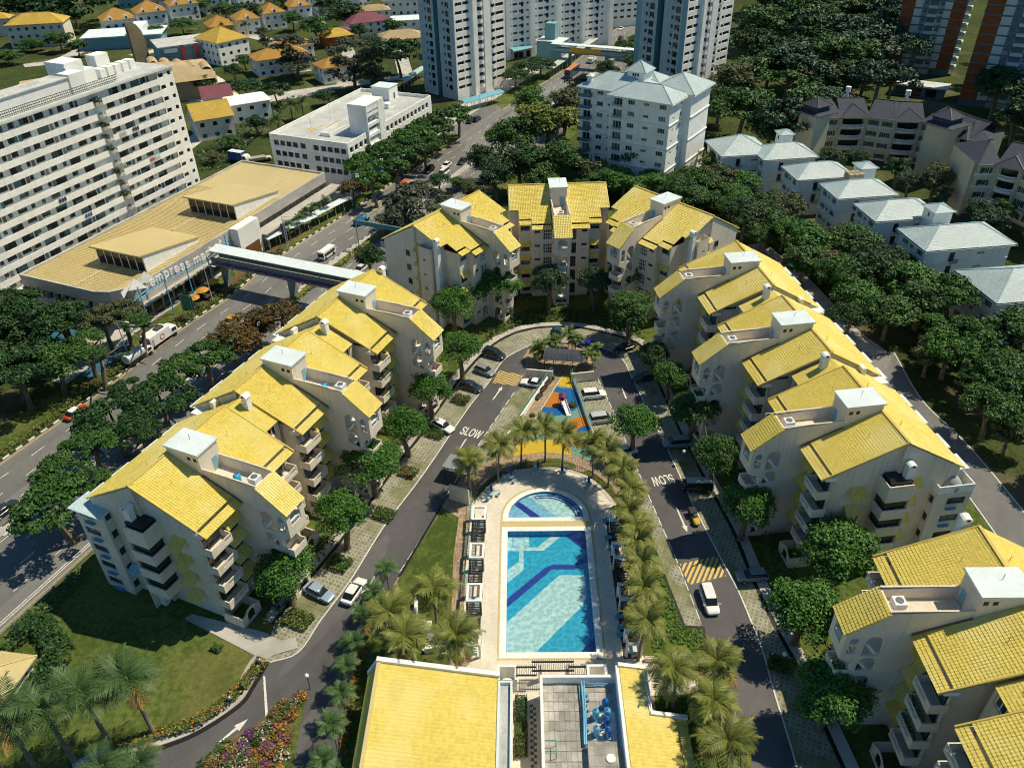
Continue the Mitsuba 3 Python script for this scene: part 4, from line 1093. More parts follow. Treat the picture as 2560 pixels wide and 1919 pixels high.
# the sign over its arcade
sg = thing('market_sign', 'large white letters reading empress market on a blue wave-shaped frame', 'sign')
wave = lambda t: 7.6 + 1.0 * math.sin((t - 99.5) / 24.5 * math.pi * 1.6 + .9) * .8 + (t - 100) * .03
pb = Q0 - 3.4
m = MB(RF)
for off, r in ((0, .12), (-.75, .1)): m.tube([(t, pb, wave(t) + off) for t in np.linspace(95.5, 125.5, 40)], r, 6)
for t in np.arange(96, 125.5, .9): m.obox((t, pb, wave(t)), (t + .45, pb, wave(t + .45) - .75), .06, .06).obox((t + .45, pb, wave(t + .45) - .75), (t + .9, pb, wave(t + .9)), .06, .06)
m.put(sub(sg, 'wave_truss'), 'm_paint', col=(.10, .36, .58))
for t in (98.5, 105.2, 111.6, 118.0, 124.5):
    m = MB(RF); m.tube([(t, pb, 0), (t, pb, wave(t) + 1.9)], .13, 6).put(sub(sg, 'post'), 'm_paint', col=(.10, .36, .58))
t = 101.2
for ch in 'empress market':
    if ch == ' ': t += .8; continue
    tm = meshkit.text_mesh(ch, 1.75, .25, bold=True); v = np.array(tm.vertices); w = v[:, 0].max()
    m = MB(RF); m.add(np.c_[v[:, 0] + t, pb - .1 - v[:, 2], v[:, 1] + wave(t + w / 2) + .15], tm.faces)
    m.put(sub(sg, 'letter'), 'm_paint', col=(.75, .77, .77)); t += w + .28

# --- the multi-storey car park
key = thing('car_park_building', 'white multi-storey car park with flat grey roof deck and tall open stair tower', 'car park')
A0, A1, B0, B1, H_ = 178.5, 227.5, 125.4, 151.4, 13.0
vh = []
for z in (9.9, 6.9, 3.9):
    for q in [1.2 + 2.15 * i for i in range(4)] + [10.3, 14.6] + [17.1 + 2.15 * i for i in range(4)]: vh.append((q, q + 1.75, z, z + 1.5))
holes_cut(key, RF, (A0, B0, 0), (0, 1, 0), (-1, 0, 0), rect(0, B1 - B0, 0, H_), [(B1 - B0 - h[1], B1 - B0 - h[0], h[2], h[3]) for h in vh], 'm_white', .5, wmat='m_glass', name='end_wall')
vh = [(1 + 2.45 * i, 1 + 2.45 * i + 1.75, z, z + 1.6) for z in (9.9, 6.9, 3.9) for i in range(19) if not 6.8 < i * 2.45 < 12 - 1 + 0 * i or True]
vh = [h for h in vh if not (10.5 < h[1] and h[0] < 19.5)]
holes_cut(key, RF, (A0, B0, 0), (1, 0, 0), (0, -1, 0), rect(0, A1 - A0, 0, H_), vh, 'm_white', .5, wmat='m_glass', name='side_wall')
b = MB(RF); b.box(A0 + .9, A1, B0 + .9, B1, 0, H_ - 1.0).put(sub(key, 'body'), 'm_white')
b = MB(RF); R_ = sbox(A0, B0, A1, B1); b.prism(R_.difference(R_.buffer(-.3)), H_ - 1.2, H_ + .05).put(sub(key, 'parapet'), 'm_white')
k = MB(RF).box(A0 + .31, A1 - .31, B0 + .31, B1 - .31, H_ - .99, H_ - .9).put(sub(key, 'roof_deck'), 'm_grey')
b = MB(RF)
for t in np.arange(A0 + 2, A1 - 1, 2.5):
    for q in (B1 - 5.5, B1 - 10.5, B0 + 8): b.box(t, t + .12, q, q + 1.2, H_ - .89, H_ - .885)
for q in (B0 + 7, B0 + 14): b.box(A0 + 1, A1 - 1, q, q + .15, H_ - .89, H_ - .885)
b.put(sub(k, 'bay_lines'), 'm_paint', col=(.6, .6, .58))
b = MB(RF); b.box(192, 198, 140.5, 141, H_ - .88, H_ - .87).box(188, 193, 142.5, 143, H_ - .88, H_ - .87).box(187, 189.5, 143.5, 145, H_ - .88, H_ - .87).put(sub(k, 'arrow'), 'm_paint', col=(.58, .40, .06))
b = MB(RF)
for t0, q0, w, d in ((184, 134.5, 8.5, 3.2),): b.box(t0, t0 + w, q0, q0 + .25, H_ - .88, H_ + .1).box(t0, t0 + w, q0 + d, q0 + d + .25, H_ - .88, H_ + .1).box(t0, t0 + .25, q0, q0 + d, H_ - .88, H_ + .1)
b.box(215, 219, 141, 142, H_ - .88, H_ + .3).box(213, 215, 132.5, 134, H_ - .88, H_ + .5).put(sub(k, 'ramp_wall'), 'm_white')
st = sub(key, 'stair_tower'); ta, tb = 188.8, 198.2
m = MB(RF); m.box(ta, ta + .4, B0 - .6, B0 + 5.5, 0, 20.3).box(tb - 3.2, tb, B0 - .6, B0 + 5.5, 0, 20.3).box(ta + .4, tb - 3.2, B0 + 5.1, B0 + 5.5, 0, 20.3).box(ta + .4, tb - 3.2, B0 - .6, B0 + 5.1, 19.9, 20.3).box(ta + .4, tb - 3.2, B0 - .5, B0 - .3, 18.3, 19.9)
m.put(st, 'm_white')
for i in range(6):
    z = 2.5 + 2.9 * i
    local_piece(sub(st, 'landing'), RF, 'm_white', (ta + .4, B0 - .5, z), (tb - 3.6 - ta, 0, 0), (0, 1.4, 0), (0, 0, .9))
    local_piece(sub(st, 'flight'), RF, 'm_white', (ta + .6, B0 + .9, z), (tb - 4.2 - ta, 0, 1.3), (0, 2, 0), (0, 0, .6))
hut = sub(key, 'roof_hut'); MB(RF).box(220.5, 226, 136.5, 142.8, H_ - .9, H_ + 2.9).put(hut, 'm_white')
MB(RF).box(220.3, 226.2, 136.3, 143, H_ + 2.91, H_ + 3.1).put(sub(hut, 'flat_roof'), 'm_roofpale')
local_piece(sub(hut, 'door'), RF, 'm_paint', (223.2, 136.45, H_ - .85), (.8, 0, 0), (0, .1, 0), (0, 0, 1.8), (.06, .09, .11))
for t, q in ((197, 143), (184.5, 141)):
    m = MB(RF); m.tube([(t, q, H_ - .9), (t, q, H_ + 4)], .07, 5).box(t - .3, t + .3, q - .1, q + .1, H_ + 4, H_ + 4.1).put(sub(key, 'deck_lamp'), 'm_paint', col=(.6, .62, .62))


# --- the high point blocks
def point_block(label, base, ar, Lr, Ll, dark, h=66, floors=13, fh=2.78):
    key = thing('tower_block', label, 'apartment tower'); o = G2(*base); a = (math.cos(ar), math.sin(ar)); fr = Frame(o, a)
    # right face runs along +a at b = 0 and looks to -b; left face runs along +b at a = 0 and looks to -a
    zs = [2.6 + fh * i for i in range(floors)]
    rh = [(x0, x1, z + 1.25, z + 2.3) for z in zs for x0, x1 in ((.7, 4.0), (4.4, 7.4), (Lr - 7.0, Lr - 5.1), (Lr - 4.8, Lr - .6))]
    holes_cut(key, fr, (0, 0, 0), (1, 0, 0), (0, -1, 0), rect(0, Lr, 0, h), rh, 'm_white', .35, wmat='m_glass', name='front_wall')
    g0, g1 = Ll * .45, Ll * .58
    lh = []
    for z in zs:
        for s0 in (.0, g1 - .2): lh += [(s0 + 2.6 - (1.2 if s0 else 0), s0 + 4.6 - (1.2 if s0 else 0), z + .5, z + 2.4), (s0 + 5.2 - (1.2 if s0 else 0), s0 + 6.2 - (1.2 if s0 else 0), z + 1.2, z + 2.3)]
    m = MB(fr)
    holes_cut(key, fr, (0, 0, 0), (0, 1, 0), (-1, 0, 0), rect(0, g0, 0, h), [q for q in lh if q[1] < g0], mb=m, depth=.5, wmat='m_glass')
    holes_cut(key, fr, (0, 0, 0), (0, 1, 0), (-1, 0, 0), rect(g1, Ll, 0, h), [q for q in lh if q[0] > g1], mb=m, depth=.5, wmat='m_glass')
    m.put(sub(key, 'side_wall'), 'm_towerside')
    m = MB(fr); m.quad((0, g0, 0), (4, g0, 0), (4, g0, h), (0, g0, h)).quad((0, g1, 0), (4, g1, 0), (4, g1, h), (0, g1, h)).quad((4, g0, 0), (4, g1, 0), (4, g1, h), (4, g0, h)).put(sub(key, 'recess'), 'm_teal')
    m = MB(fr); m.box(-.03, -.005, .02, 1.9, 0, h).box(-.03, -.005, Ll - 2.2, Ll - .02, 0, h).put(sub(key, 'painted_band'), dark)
    m = MB(fr); m.box(4.1, Lr, g0, Ll, 0, h).box(.6, Lr, .55, g0 - .02, 0, h).box(.6, Lr, g1 + .02, Ll, 0, h).box(0, Lr, 0, Ll, h, h + .4).quad((Lr, 0, 0), (Lr, Ll, 0), (Lr, Ll, h), (Lr, 0, h)).quad((0, Ll, 0), (Lr, Ll, 0), (Lr, Ll, h), (0, Ll, h))
    m.put(sub(key, 'body'), 'm_white')
    for x0, x1 in ((8.2, 10.3), (13.6, 17.2)):
        m = MB(fr); m.box(x0, x1, -1.1, -.02, 0, h); m.put(sub(key, 'pier'), 'm_white')
    for z in zs:
        for xc in (11.95, 18.0 if Lr < 27 else 19):
            m = MB(fr); t = np.linspace(math.pi, 2 * math.pi, 9); r = 1.5
            ring = np.array([(xc + r * math.cos(q), -.3 + r * .75 * math.sin(q)) for q in t]); n = len(ring)
            m.add(np.vstack([np.c_[ring, np.full(n, z - .1)], np.c_[ring, np.full(n, z + 1.25)]]), [[i, i + 1, n + i + 1, n + i] for i in range(n - 1)])
            m.prism(Polygon(ring), z - .1, z + .05)
            k = m.put(sub(key, 'round_balcony'), 'm_white')
            local_piece(sub(k, 'opening'), fr, 'm_glass', (xc - 1.4, -.06, z + 1.2), (2.8, 0, 0), (0, .05, 0), (0, 0, 1.2))
    for z in zs[::1]:
        for s0 in (3.2, g1 + 1.6):
            if rng.uniform() < .75: local_piece(sub(key, 'condenser'), fr, 'm_paint', (-.5, s0, z + .4), (.4, 0, 0), (0, .8, 0), (0, 0, .6), (.45, .47, .46))
    return key, fr


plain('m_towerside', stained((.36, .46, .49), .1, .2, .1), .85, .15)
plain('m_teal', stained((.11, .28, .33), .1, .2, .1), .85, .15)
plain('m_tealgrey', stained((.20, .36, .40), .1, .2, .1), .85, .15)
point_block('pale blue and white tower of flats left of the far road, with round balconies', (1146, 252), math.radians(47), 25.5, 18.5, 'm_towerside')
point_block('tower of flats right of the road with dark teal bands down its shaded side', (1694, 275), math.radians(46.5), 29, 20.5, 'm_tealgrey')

key = thing('long_block', 'long white block of flats beyond the left tower, small window strips in banded floors', 'apartment building')
o = G2(1268, 150); ac = math.radians(30); fr = Frame(o, (math.cos(ac), math.sin(ac)))
fl = [3 + 2.8 * i for i in range(10)]
wh = [(x, x + w, z + 1.2, z + 2.0) for x0 in (1.5, 14, 27.5, 40) for z in fl for x, w in ((x0, .9), (x0 + 1.6, 2.3), (x0 + 4.6, 2.3), (x0 + 8.2, 1.3))]
holes_cut(key, fr, (0, 0, 0), (1, 0, 0), (0, -1, 0), rect(0, 55, 0, 48), wh, 'm_white', .3, wmat='m_glass', name='front_wall')
m = MB(fr); m.box(0, 55, .4, 12, 0, 48).put(sub(key, 'body'), 'm_white')
for x in (-.8, 11.4, 24.4, 37.4, 52):
    m = MB(fr); m.box(x, x + 2.0, -1.3, -.02, 0, 48).put(sub(key, 'pier'), 'm_white')
for x in (7.9, 20.4, 33.9, 46.4):
    for z in fl: local_piece(sub(key, 'balcony_opening'), fr, 'm_glass', (x - .8, -.06, z + .5), (1.1, 0, 0), (0, .05, 0), (0, 0, 1.7))
for x in (3.5, 9.5): local_piece(sub(key, 'void_deck'), fr, 'm_glass', (x, -.06, .1), (4.5, 0, 0), (0, .05, 0), (0, 0, 2.4))
key = thing('long_block', 'long white block of flats at the top edge beyond the covered bus shelters', 'apartment building')
o = G2(1455, 78); fr = Frame(o, (math.cos(math.radians(20)), math.sin(math.radians(20))))
wh = [(x, x + 2.2, z + 1.1, z + 2.1) for z in fl[:7] for x in np.arange(1.5, 60, 3.7)]
holes_cut(key, fr, (0, 0, 0), (1, 0, 0), (0, -1, 0), rect(0, 62, 0, 40), wh, 'm_white', .3, wmat='m_glass', name='front_wall', cap=120)
MB(fr).box(0, 62, .4, 12, 0, 40).put(sub(key, 'body'), 'm_white')

# --- white eight-storey block with grey hipped roofs
key = thing('hip_roof_block', 'white eight-storey block of flats with grey hipped roofs, behind the yellow roofs', 'apartment building')
o = G2(1655, 490); fr = Frame(o, (math.cos(math.radians(57)), math.sin(math.radians(57))))   # a along the right face, b along the front
H8, fh = 24.3, 3.03; zs = [.6 + fh * i for i in range(8)]
fw = [(x0, x1, z + .9, z + 2.15) for z in zs for x0, x1 in ((1.1, 3.1), (10.0, 12.0))] + [(x0, x1, z + 1.2, z + 1.9) for z in zs for x0, x1 in ((5.9, 7.5),)] + [(13.6, 16.2, z + .25, z + 2.3) for z in zs]
LW = 17.2
holes_cut(key, fr, (0, 0, 0), (0, 1, 0), (-1, 0, 0), rect(0, LW, 0, H8), fw, 'm_white', .3, framed=True, nm=3, col=(.55, .58, .57), name='front_wall')
rw = [(2.0, 3.0, z + 1.2, z + 1.8) for z in zs] + [(6.6, 7.8, z + .9, z + 2.0) for z in zs]
holes_cut(key, fr, (0, 0, 0), (1, 0, 0), (0, -1, 0), rect(0, 9.5, 0, H8), rw, 'm_white', .3, framed=False, name='right_wall')
rw = [(13.4, 14.8, z + .9, z + 2.0) for z in zs] + [(18.0, 18.8, z + 1.2, z + 1.8) for z in zs]
holes_cut(key, fr, (0, -1.8, 0), (1, 0, 0), (0, -1, 0), rect(11.5, 22.5, 0, H8), rw, 'm_white', .3, framed=False, name='right_wall')
lw_ = [(18.2, 19.0, z + 1.3, z + 1.95) for z in zs] + [(20.6 - .1, 22.4, z + .9, z + 2.1) for z in zs] 
holes_cut(key, fr, (4.2, 0, 0), (0, 1, 0), (-1, 0, 0), rect(LW, 28.5, 0, H8), [(23.8 - 4.7 + q[0] - 18.2 if False else q[0] + 1.0, q[1] + 1.0, q[2], q[3]) for q in lw_] + [(25.2, 27.6, z + .2, z + 2.3) for z in zs], 'm_white', .3, framed=True, nm=2, col=(.5, .55, .55), name='left_wall')
m = MB(fr); m.box(.4, 9.4, .4, LW, 0, H8).box(9.4, 22.4, -1.4, LW + 4, 0, H8 - .1).box(4.6, 18, LW, 28.4, 0, H8).box(9.4, 22.5, -1.79, -1.4, 0, H8).box(22.4, 22.5, -1.8, 20, 0, H8).quad((9.5, 0, 0), (9.5, -1.8, 0), (9.5, -1.8, H8), (9.5, 0, H8)).quad((11.5, -1.8, 0), (9.5, -1.8, 0), (9.5, -1.8, H8), (11.5, -1.8, H8)).quad((0, LW, 0), (4.2, LW, 0), (4.2, LW, H8), (0, LW, H8))
m.put(sub(key, 'body'), 'm_white')
m = MB(fr)
for z in (zs[2] - .1, zs[4] - .1, zs[6] - .1): m.box(-.25, 9.6, -.25, LW + .2, z, z + .3).box(9.6, 22.7, -2.05, -1.5, z, z + .3).box(3.95, 4.4, LW + .2, 28.7, z, z + .3)
m.put(sub(key, 'string_course'), 'm_white')
for z in zs[1:]:
    m = MB(fr); m.box(-.75, -.02, 13.2, 16.6, z, z + .12)
    k = m.put(sub(key, 'balcony'), 'm_white'); q = MB(fr)
    for s in np.arange(13.3, 16.5, .3): q.box(-.7, -.66, s, s + .05, z + .12, z + .95)
    q.box(-.72, -.64, 13.2, 16.6, z + .95, z + 1.02).put(sub(k, 'railing'), 'm_paint', col=(.05, .07, .08))
    m = MB(fr); m.box(2.4, 4.18, 24.8, 28.3, z - .1, z + .15); k = m.put(sub(key, 'balcony'), 'm_white'); q = MB(fr); q.box(2.4, 2.48, 24.8, 28.3, z + .15, z + 1.1).box(2.4, 4.18, 24.8, 24.88, z + .15, z + 1.1).put(sub(k, 'railing'), 'm_paint', col=(.10, .16, .20))
for a0, a1, b0, b1, dz in ((0, 9.5, 0, LW, 0.0), (9.8, 22.5, -1.8, 9.5, .25), (4.2, 15.5, 10, 28.5, -.25), (15.8, 22.3, 11, 19, .1)):
    m = MB(fr); hip(m, a0, a1, b0, b1, H8 + dz + .3, .52, .9, .1); k = m.put(sub(key, 'hip_roof'), 'm_greyroof'); hip_caps(fr, k, a0, a1, b0, b1, H8 + dz + .3, .52, .9, (.22, .33, .37))
    m = MB(fr); m.box(a0 - .95, a1 + .95, b0 - .95, b1 + .95, H8 + dz - .1, H8 + dz + .19).put(sub(k, 'eaves'), 'm_white')
    m = MB(fr); m.box(a0 - .8, a1 + .8, b0 - .8, b1 + .8, H8 + dz + .2, H8 + dz + .29).put(sub(k, 'gutter'), 'm_paint', col=(.02, .03, .05))
m = MB(fr); m.box(9, 14, 12, 17, H8, H8 + 4.4); k = m.put(sub(key, 'lift_tower'), 'm_white')
m = MB(fr); hip(m, 9, 14, 12, 17, H8 + 4.45, .75, .7, .15); m.put(sub(k, 'pyramid_roof'), 'm_greyroof'); hip_caps(fr, k, 9, 14, 12, 17, H8 + 4.45, .75, .7, (.22, .33, .37))
for i in range(3): local_piece(sub(k, 'window'), fr, 'm_glass', (8.97, 13.6 + .7 * i, H8 + 3.2), (.05, 0, 0), (0, .5, 0), (0, 0, .7))
m = MB(fr); m.box(5.2, 6.5, 25.8, 27.1, H8, H8 + 2.6); hip(m, 5.2, 6.5, 25.8, 27.1, H8 + 2.6, .9, .25, .1); m.put(sub(key, 'vent_turret'), 'm_white')


# --- the row of grey-roofed townhouses
def townhouse(label, base, la, lb, h=9.6, turret=None, bay=True, ang=7.5, dz=0.0):
    key = thing('townhouse', label, 'townhouse', 'stepped row of grey-roofed white townhouses'); o = G2(*base)
    a = (math.cos(math.radians(ang)), math.sin(math.radians(ang))); fr = Frame(o, a)
    zs = [h - 3.05 * i for i in (1, 2, 3)]
    fw = [(x0, x1, z + .95, z + 2.2) for z in zs for x0, x1 in ((lb * .10, lb * .10 + 2.1), (lb * .66, lb * .66 + 2.3))] + [(lb * .45, lb * .45 + 1.3, z + 1.2, z + 2.0) for z in zs]
    holes_cut(key, fr, (0, 0, 0), (0, 1, 0), (-1, 0, 0), rect(0, lb, -4, h), fw, 'm_white', .25, framed=True, nm=3, col=(.5, .52, .52), name='front_wall')
    sw = [(la * .62, la * .62 + 1.8, z + 1.3, z + 1.75) for z in zs]
    holes_cut(key, fr, (0, 0, 0), (1, 0, 0), (0, -1, 0), rect(0, la, -4, h), sw, 'm_white', .25, nm=3, framed=True, name='side_wall')
    m = MB(fr); m.box(.3, la, .3, lb, -4, h).put(sub(key, 'body'), 'm_white')
    m = MB(fr)
    for z in zs[:2]: m.box(-.2, la, -.2, -.01, z - .1, z + .12).box(-.2, -.01, -.01, lb + .1, z - .1, z + .12)
    for z in zs:
        for x0, x1 in ((lb * .10, lb * .10 + 2.1), (lb * .66, lb * .66 + 2.3)): m.box(-.22, -.01, x0 - .3, x1 + .3, z + .68, z + .9)
    m.put(sub(key, 'string_course'), 'm_white')
    m = MB(fr); hip(m, 0, la, 0, lb, h + .25, .5, .75, .1)
    k = m.put(sub(key, 'hip_roof'), 'm_greyroof'); hip_caps(fr, k, 0, la, 0, lb, h + .25, .5, .75, (.24, .40, .46))
    m = MB(fr); m.box(-.85, la + .85, -.85, lb + .85, h - .12, h + .02).put(sub(k, 'eaves'), 'm_white')
    m = MB(fr); m.box(-.78, la + .78, -.78, lb + .78, h + .024, h + .14).put(sub(k, 'gutter'), 'm_paint', col=(.012, .02, .06))
    if turret:
        a0, b0, s, ht = turret
        m = MB(fr); m.box(a0, a0 + s, b0, b0 + s, 4, h + ht); t = m.put(sub(key, 'lift_tower'), 'm_white')
        m = MB(fr); hip(m, a0, a0 + s, b0, b0 + s, h + ht, .45, .5, .15); m.put(sub(t, 'pyramid_roof'), 'm_greyroof'); hip_caps(fr, t, a0, a0 + s, b0, b0 + s, h + ht, .45, .5, (.24, .40, .46))
        local_piece(sub(t, 'window'), fr, 'm_glass', (a0 - .03, b0 + s * .4, h + ht - 1.7), (.05, 0, 0), (0, .6, 0), (0, 0, .9))
    for z in zs[:2]:
        m = MB(fr); m.box(la * .28, la * .28 + 1.8, -1.1, -.02, z - .15, z); kk = m.put(sub(key, 'balcony'), 'm_white')
        m = MB(fr)
        for s in np.arange(0, 1.8, .16): m.box(la * .28 + s, la * .28 + s + .05, -1.08, -1.03, z, z + .95)
        m.box(la * .28, la * .28 + 1.8, -1.1, -1.02, z + .95, z + 1.0).put(sub(kk, 'railing'), 'm_paint', col=(.04, .06, .07))
        local_piece(sub(kk, 'door'), fr, 'm_glass', (la * .28 + .3, -.05, z), (1.1, 0, 0), (0, .04, 0), (0, 0, 2.1))
    return fr


townhouse('white townhouse with grey hipped roof at the near end of the row', (2284, 728), 19, 10, turret=(7.5, 11.0, 4.2, 3.2))
townhouse('white townhouse with dark-streaked grey roof, second from the near end', (2165, 650), 15, 9)
townhouse('white townhouse with grey roof, third from the near end, beside a rusty tank', (2075, 590), 14, 8.5, turret=(9.5, 9.0, 3.8, 3.4))
townhouse('white townhouse with grey roof, third from the far end of the row', (1978, 540), 14, 8.5)
townhouse('white townhouse with grey roof, second from the far end of the row', (1897, 487), 14, 9, turret=(8, 9.5, 3.4, 3.2))
townhouse('white townhouse with grey hipped roof at the far end, nearest the eight-storey block', (1795, 477), 13, 12)
townhouse('white townhouse with blue-grey roof cut by the right picture edge', (2452, 865), 20, 12)
k = thing('water_tank', 'rusty panelled water tank on a grey townhouse roof', 'water tank'); o = G(2122, 458, 10.6)
MB(Frame(o[:2], (math.cos(.13), math.sin(.13)))).box(0, 3.6, 0, 3.0, 9.7, 12.6).put(sub(k, 'panel_body'), 'm_paint', col=(.36, .30, .20))
MB(Frame(o[:2], (math.cos(.13), math.sin(.13)))).box(-.1, 3.7, 1.4, 1.6, 9.7, 12.7).box(1.2, 1.3, -.06, 3.06, 9.7, 12.68).box(2.4, 2.5, -.06, 3.06, 9.7, 12.69).put(sub(k, 'rib'), 'm_paint', col=(.22, .18, .12))

# --- cream blocks with dark slate roofs, top right
def slate_row(label, ptsz, dep, h, group=None):
    """a bent range of flats: front wall along the line ptsz, balconies, shuttered windows, hipped slate roof"""
    key = thing('slate_roof_block', label, 'apartment building'); P = [np.array(G2(*q)) for q in ptsz]
    body = MB(); roof = MB(); plinth = MB(); band_ = MB()
    n_prev = None; fh = 3.1
    nrm = []
    for p, q in zip(P[:-1], P[1:]): d = (q - p) / np.linalg.norm(q - p); nrm.append(np.array([d[1], -d[0]]))
    for i, (p, q) in enumerate(zip(P[:-1], P[1:])):
        L = np.linalg.norm(q - p); d = (q - p) / L; fr = Frame(p, d); n = 4 if L > 11 else 2 if L > 5 else 1     # b points away from the camera side
        zs = [h - fh * (j + 1) for j in range(4)]
        body = MB(fr)
        if i % 2 == 1:    # a balcony bay
            hs = [(.9, L - .9, z + .1, z + 2.4) for z in zs]
        else:
            k = max(1, int(L / 3.0)); hs = [(L * (j + .5) / k - .85, L * (j + .5) / k + .85, z + .8, z + 2.2) for z in zs for j in range(k)]
        holes_cut(key, fr, (0, 0, 0), (1, 0, 0), (0, -1, 0), rect(0, L, 0, h), hs, 'm_cream', .3 if i % 2 == 0 else 1.4, framed=i % 2 == 0, nm=3, col=(.55, .55, .5), wmat='m_glass')
        MB(fr).box(0, L, 1.5, dep, 0, h).put(sub(key, 'body'), 'm_cream')
        if i % 2 == 0:
            for hh in hs:
                for x in (hh[0] - .55, hh[1]): local_piece(sub(key, 'shutter'), fr, 'm_paint', (x, -.08, hh[2]), (.55, 0, 0), (0, .07, 0), (0, 0, hh[3] - hh[2]), (.05, .075, .06))
        else:
            for z in zs:
                m = MB(fr); t = np.linspace(.5, L - .5, 8); bow = -.15 - 1.0 * np.sin((t - .5) / (L - 1) * math.pi)
                m.prism(Polygon([(.5, 0)] + list(zip(t, bow)) + [(L - .5, 0)]), z - .15, z + .1)
                kk = m.put(sub(key, 'bowed_balcony'), 'm_white'); m = MB(fr)
                for x in np.arange(.6, L - .5, .24): y = -.1 - 1.0 * math.sin((x - .5) / (L - 1) * math.pi); m.box(x, x + .1, y, y + .1, z + .1, z + .85)
                v = [(x, -.05 - 1.0 * math.sin((x - .5) / (L - 1) * math.pi), z + .92) for x in t]
                for u, w in zip(v[:-1], v[1:]): m.obox(u, w, .16, .12)
                m.put(sub(kk, 'balustrade'), 'm_white')
            for x in (.25, L - .25):
                m = MB(fr); m.cyl((x - .12, -.25, 0), .16, h, 8); m.cyl((x + .14, -.25, 0), .16, h, 8); m.put(sub(key, 'column'), 'm_cream')
        m = MB(fr)
        for z in zs: m.box(-.05, L + .05, -.14, -.01, z + .42, z + .62)
        m.put(sub(key, 'string_course'), 'm_white')
        MB(fr).box(-.02, L + .02, -.06, 0.3, 0, max(.6, zs[3] - .2)).put(sub(key, 'plinth'), 'm_paint', col=(.05, .06, .07))
        # roof: front slope to the ridge and back
        e0, e1 = np.array([0, -1.0, h + .1]), np.array([L, -1.0, h + .1]); r0, r1 = np.array([0, dep / 2, h + dep * .26]), np.array([L, dep / 2, h + dep * .26])
        if i == 0: r0 = r0 + [dep * .4, 0, 0]
        if i == len(P) - 2: r1 = r1 - [dep * .4, 0, 0]
        m = MB(fr); m.add([e0 - [.3, 0, 0], e1 + [.3, 0, 0], r1, r0], [[0, 1, 2, 3]]); b0, b1 = np.array([0, dep + 1.0, h + .1]), np.array([L, dep + 1.0, h + .1])
        m.add([b1, b0, r0, r1], [[0, 1, 2, 3]])
        if i == 0: m.add([b0, e0 - [.3, 0, 0], r0], [[0, 1, 2]])
        if i == len(P) - 2: m.add([e1 + [.3, 0, 0], b1, r1], [[0, 1, 2]])
        if i % 2 == 1:
            w = L / 2 + .6; a = np.array([L / 2 - w, -1.9, h + .12]); b = np.array([L / 2 + w, -1.9, h + .12]); c = np.array([L / 2, dep * .34, h + dep * .18]); f = np.array([L / 2, -1.9 + w, h + .12 + w * .6])
            m.add([a, b, f], [[0, 1, 2]]).add([a, f, c + [0, 1.2, .1]], [[0, 1, 2]]).add([f, b, c + [0, 1.2, .1]], [[0, 1, 2]]).add([a, b, b + [0, 2, -.05], a + [0, 2, -.05]], [[0, 1, 2, 3]])
        rk = m.put(sub(key, 'slate_roof'), 'm_slate')
        m = MB(fr); m.obox(r0 + [0, 0, .06], r1 + [0, 0, .06], .3, .16)
        if i % 2 == 1: m.obox(a, f + [0, 0, .05], .25, .14).obox(b, f + [0, 0, .05], .25, .14)
        m.put(sub(rk, 'ridge'), 'm_paint', col=(.045, .05, .06))
        MB(fr).box(-.3, L + .3, -1.15, -1.0, h - .02, h + .16).put(sub(rk, 'gutter'), 'm_paint', col=(.22, .26, .25))
        if i in (1, 3):
            m = MB(fr); m.lathe((L / 2, dep * .75, h + 1), [(.45, 0), (.45, 3.2), (.75, 3.3), (.75, 3.7), (.6, 3.9), (.8, 4.2), (.8, 4.7), (0, 4.9)], 10).put(sub(rk, 'chimney_pot'), 'm_white')
    return key


plain('m_cream', stained((.56, .52, .38), .1, .3, .12), .85, .15)
slate_row('curved cream block with dark slate roof and bowed balconies, top right', [(2010, 405), (2078, 398), (2145, 398), (2210, 408), (2278, 412), (2335, 440), (2390, 462), (2440, 470)], 13, 12.6)
slate_row('cream block with dark slate roof cut by the right picture edge', [(2400, 545), (2450, 545), (2510, 560), (2570, 590), (2640, 615)], 14, 14.0)
for px, py, sc in ((2037, 290, 1.0), (2362, 320, 1.1)):
    k = thing('slate_pavilion', 'small two-tiered slate pavilion roof ' + ('left' if px < 2200 else 'right') + ' behind the curved slate range', 'roof pavilion'); o = G2(px, py, 14.5)
    fr = Frame(o, (math.cos(.55), math.sin(.55))); w = 3.0 * sc
    MB(fr).box(-w, w, -w, w, 0, 15.8).put(sub(k, 'wall'), 'm_cream')
    m = MB(fr); hip(m, -w, w, -w, w, 15.85, .3, 1.3, .15); m.put(sub(k, 'lower_roof'), 'm_slate')
    MB(fr).box(-w * .8, w * .8, -w * .8, w * .8, 16.4, 17.8).put(sub(k, 'lantern'), 'm_slate')
    m = MB(fr); hip(m, -w * .8, w * .8, -w * .8, w * .8, 17.8, .6, .6, .15); m.put(sub(k, 'upper_roof'), 'm_slate'); hip_caps(fr, k, -w * .8, w * .8, -w * .8, w * .8, 17.8, .6, .6, (.05, .055, .065))

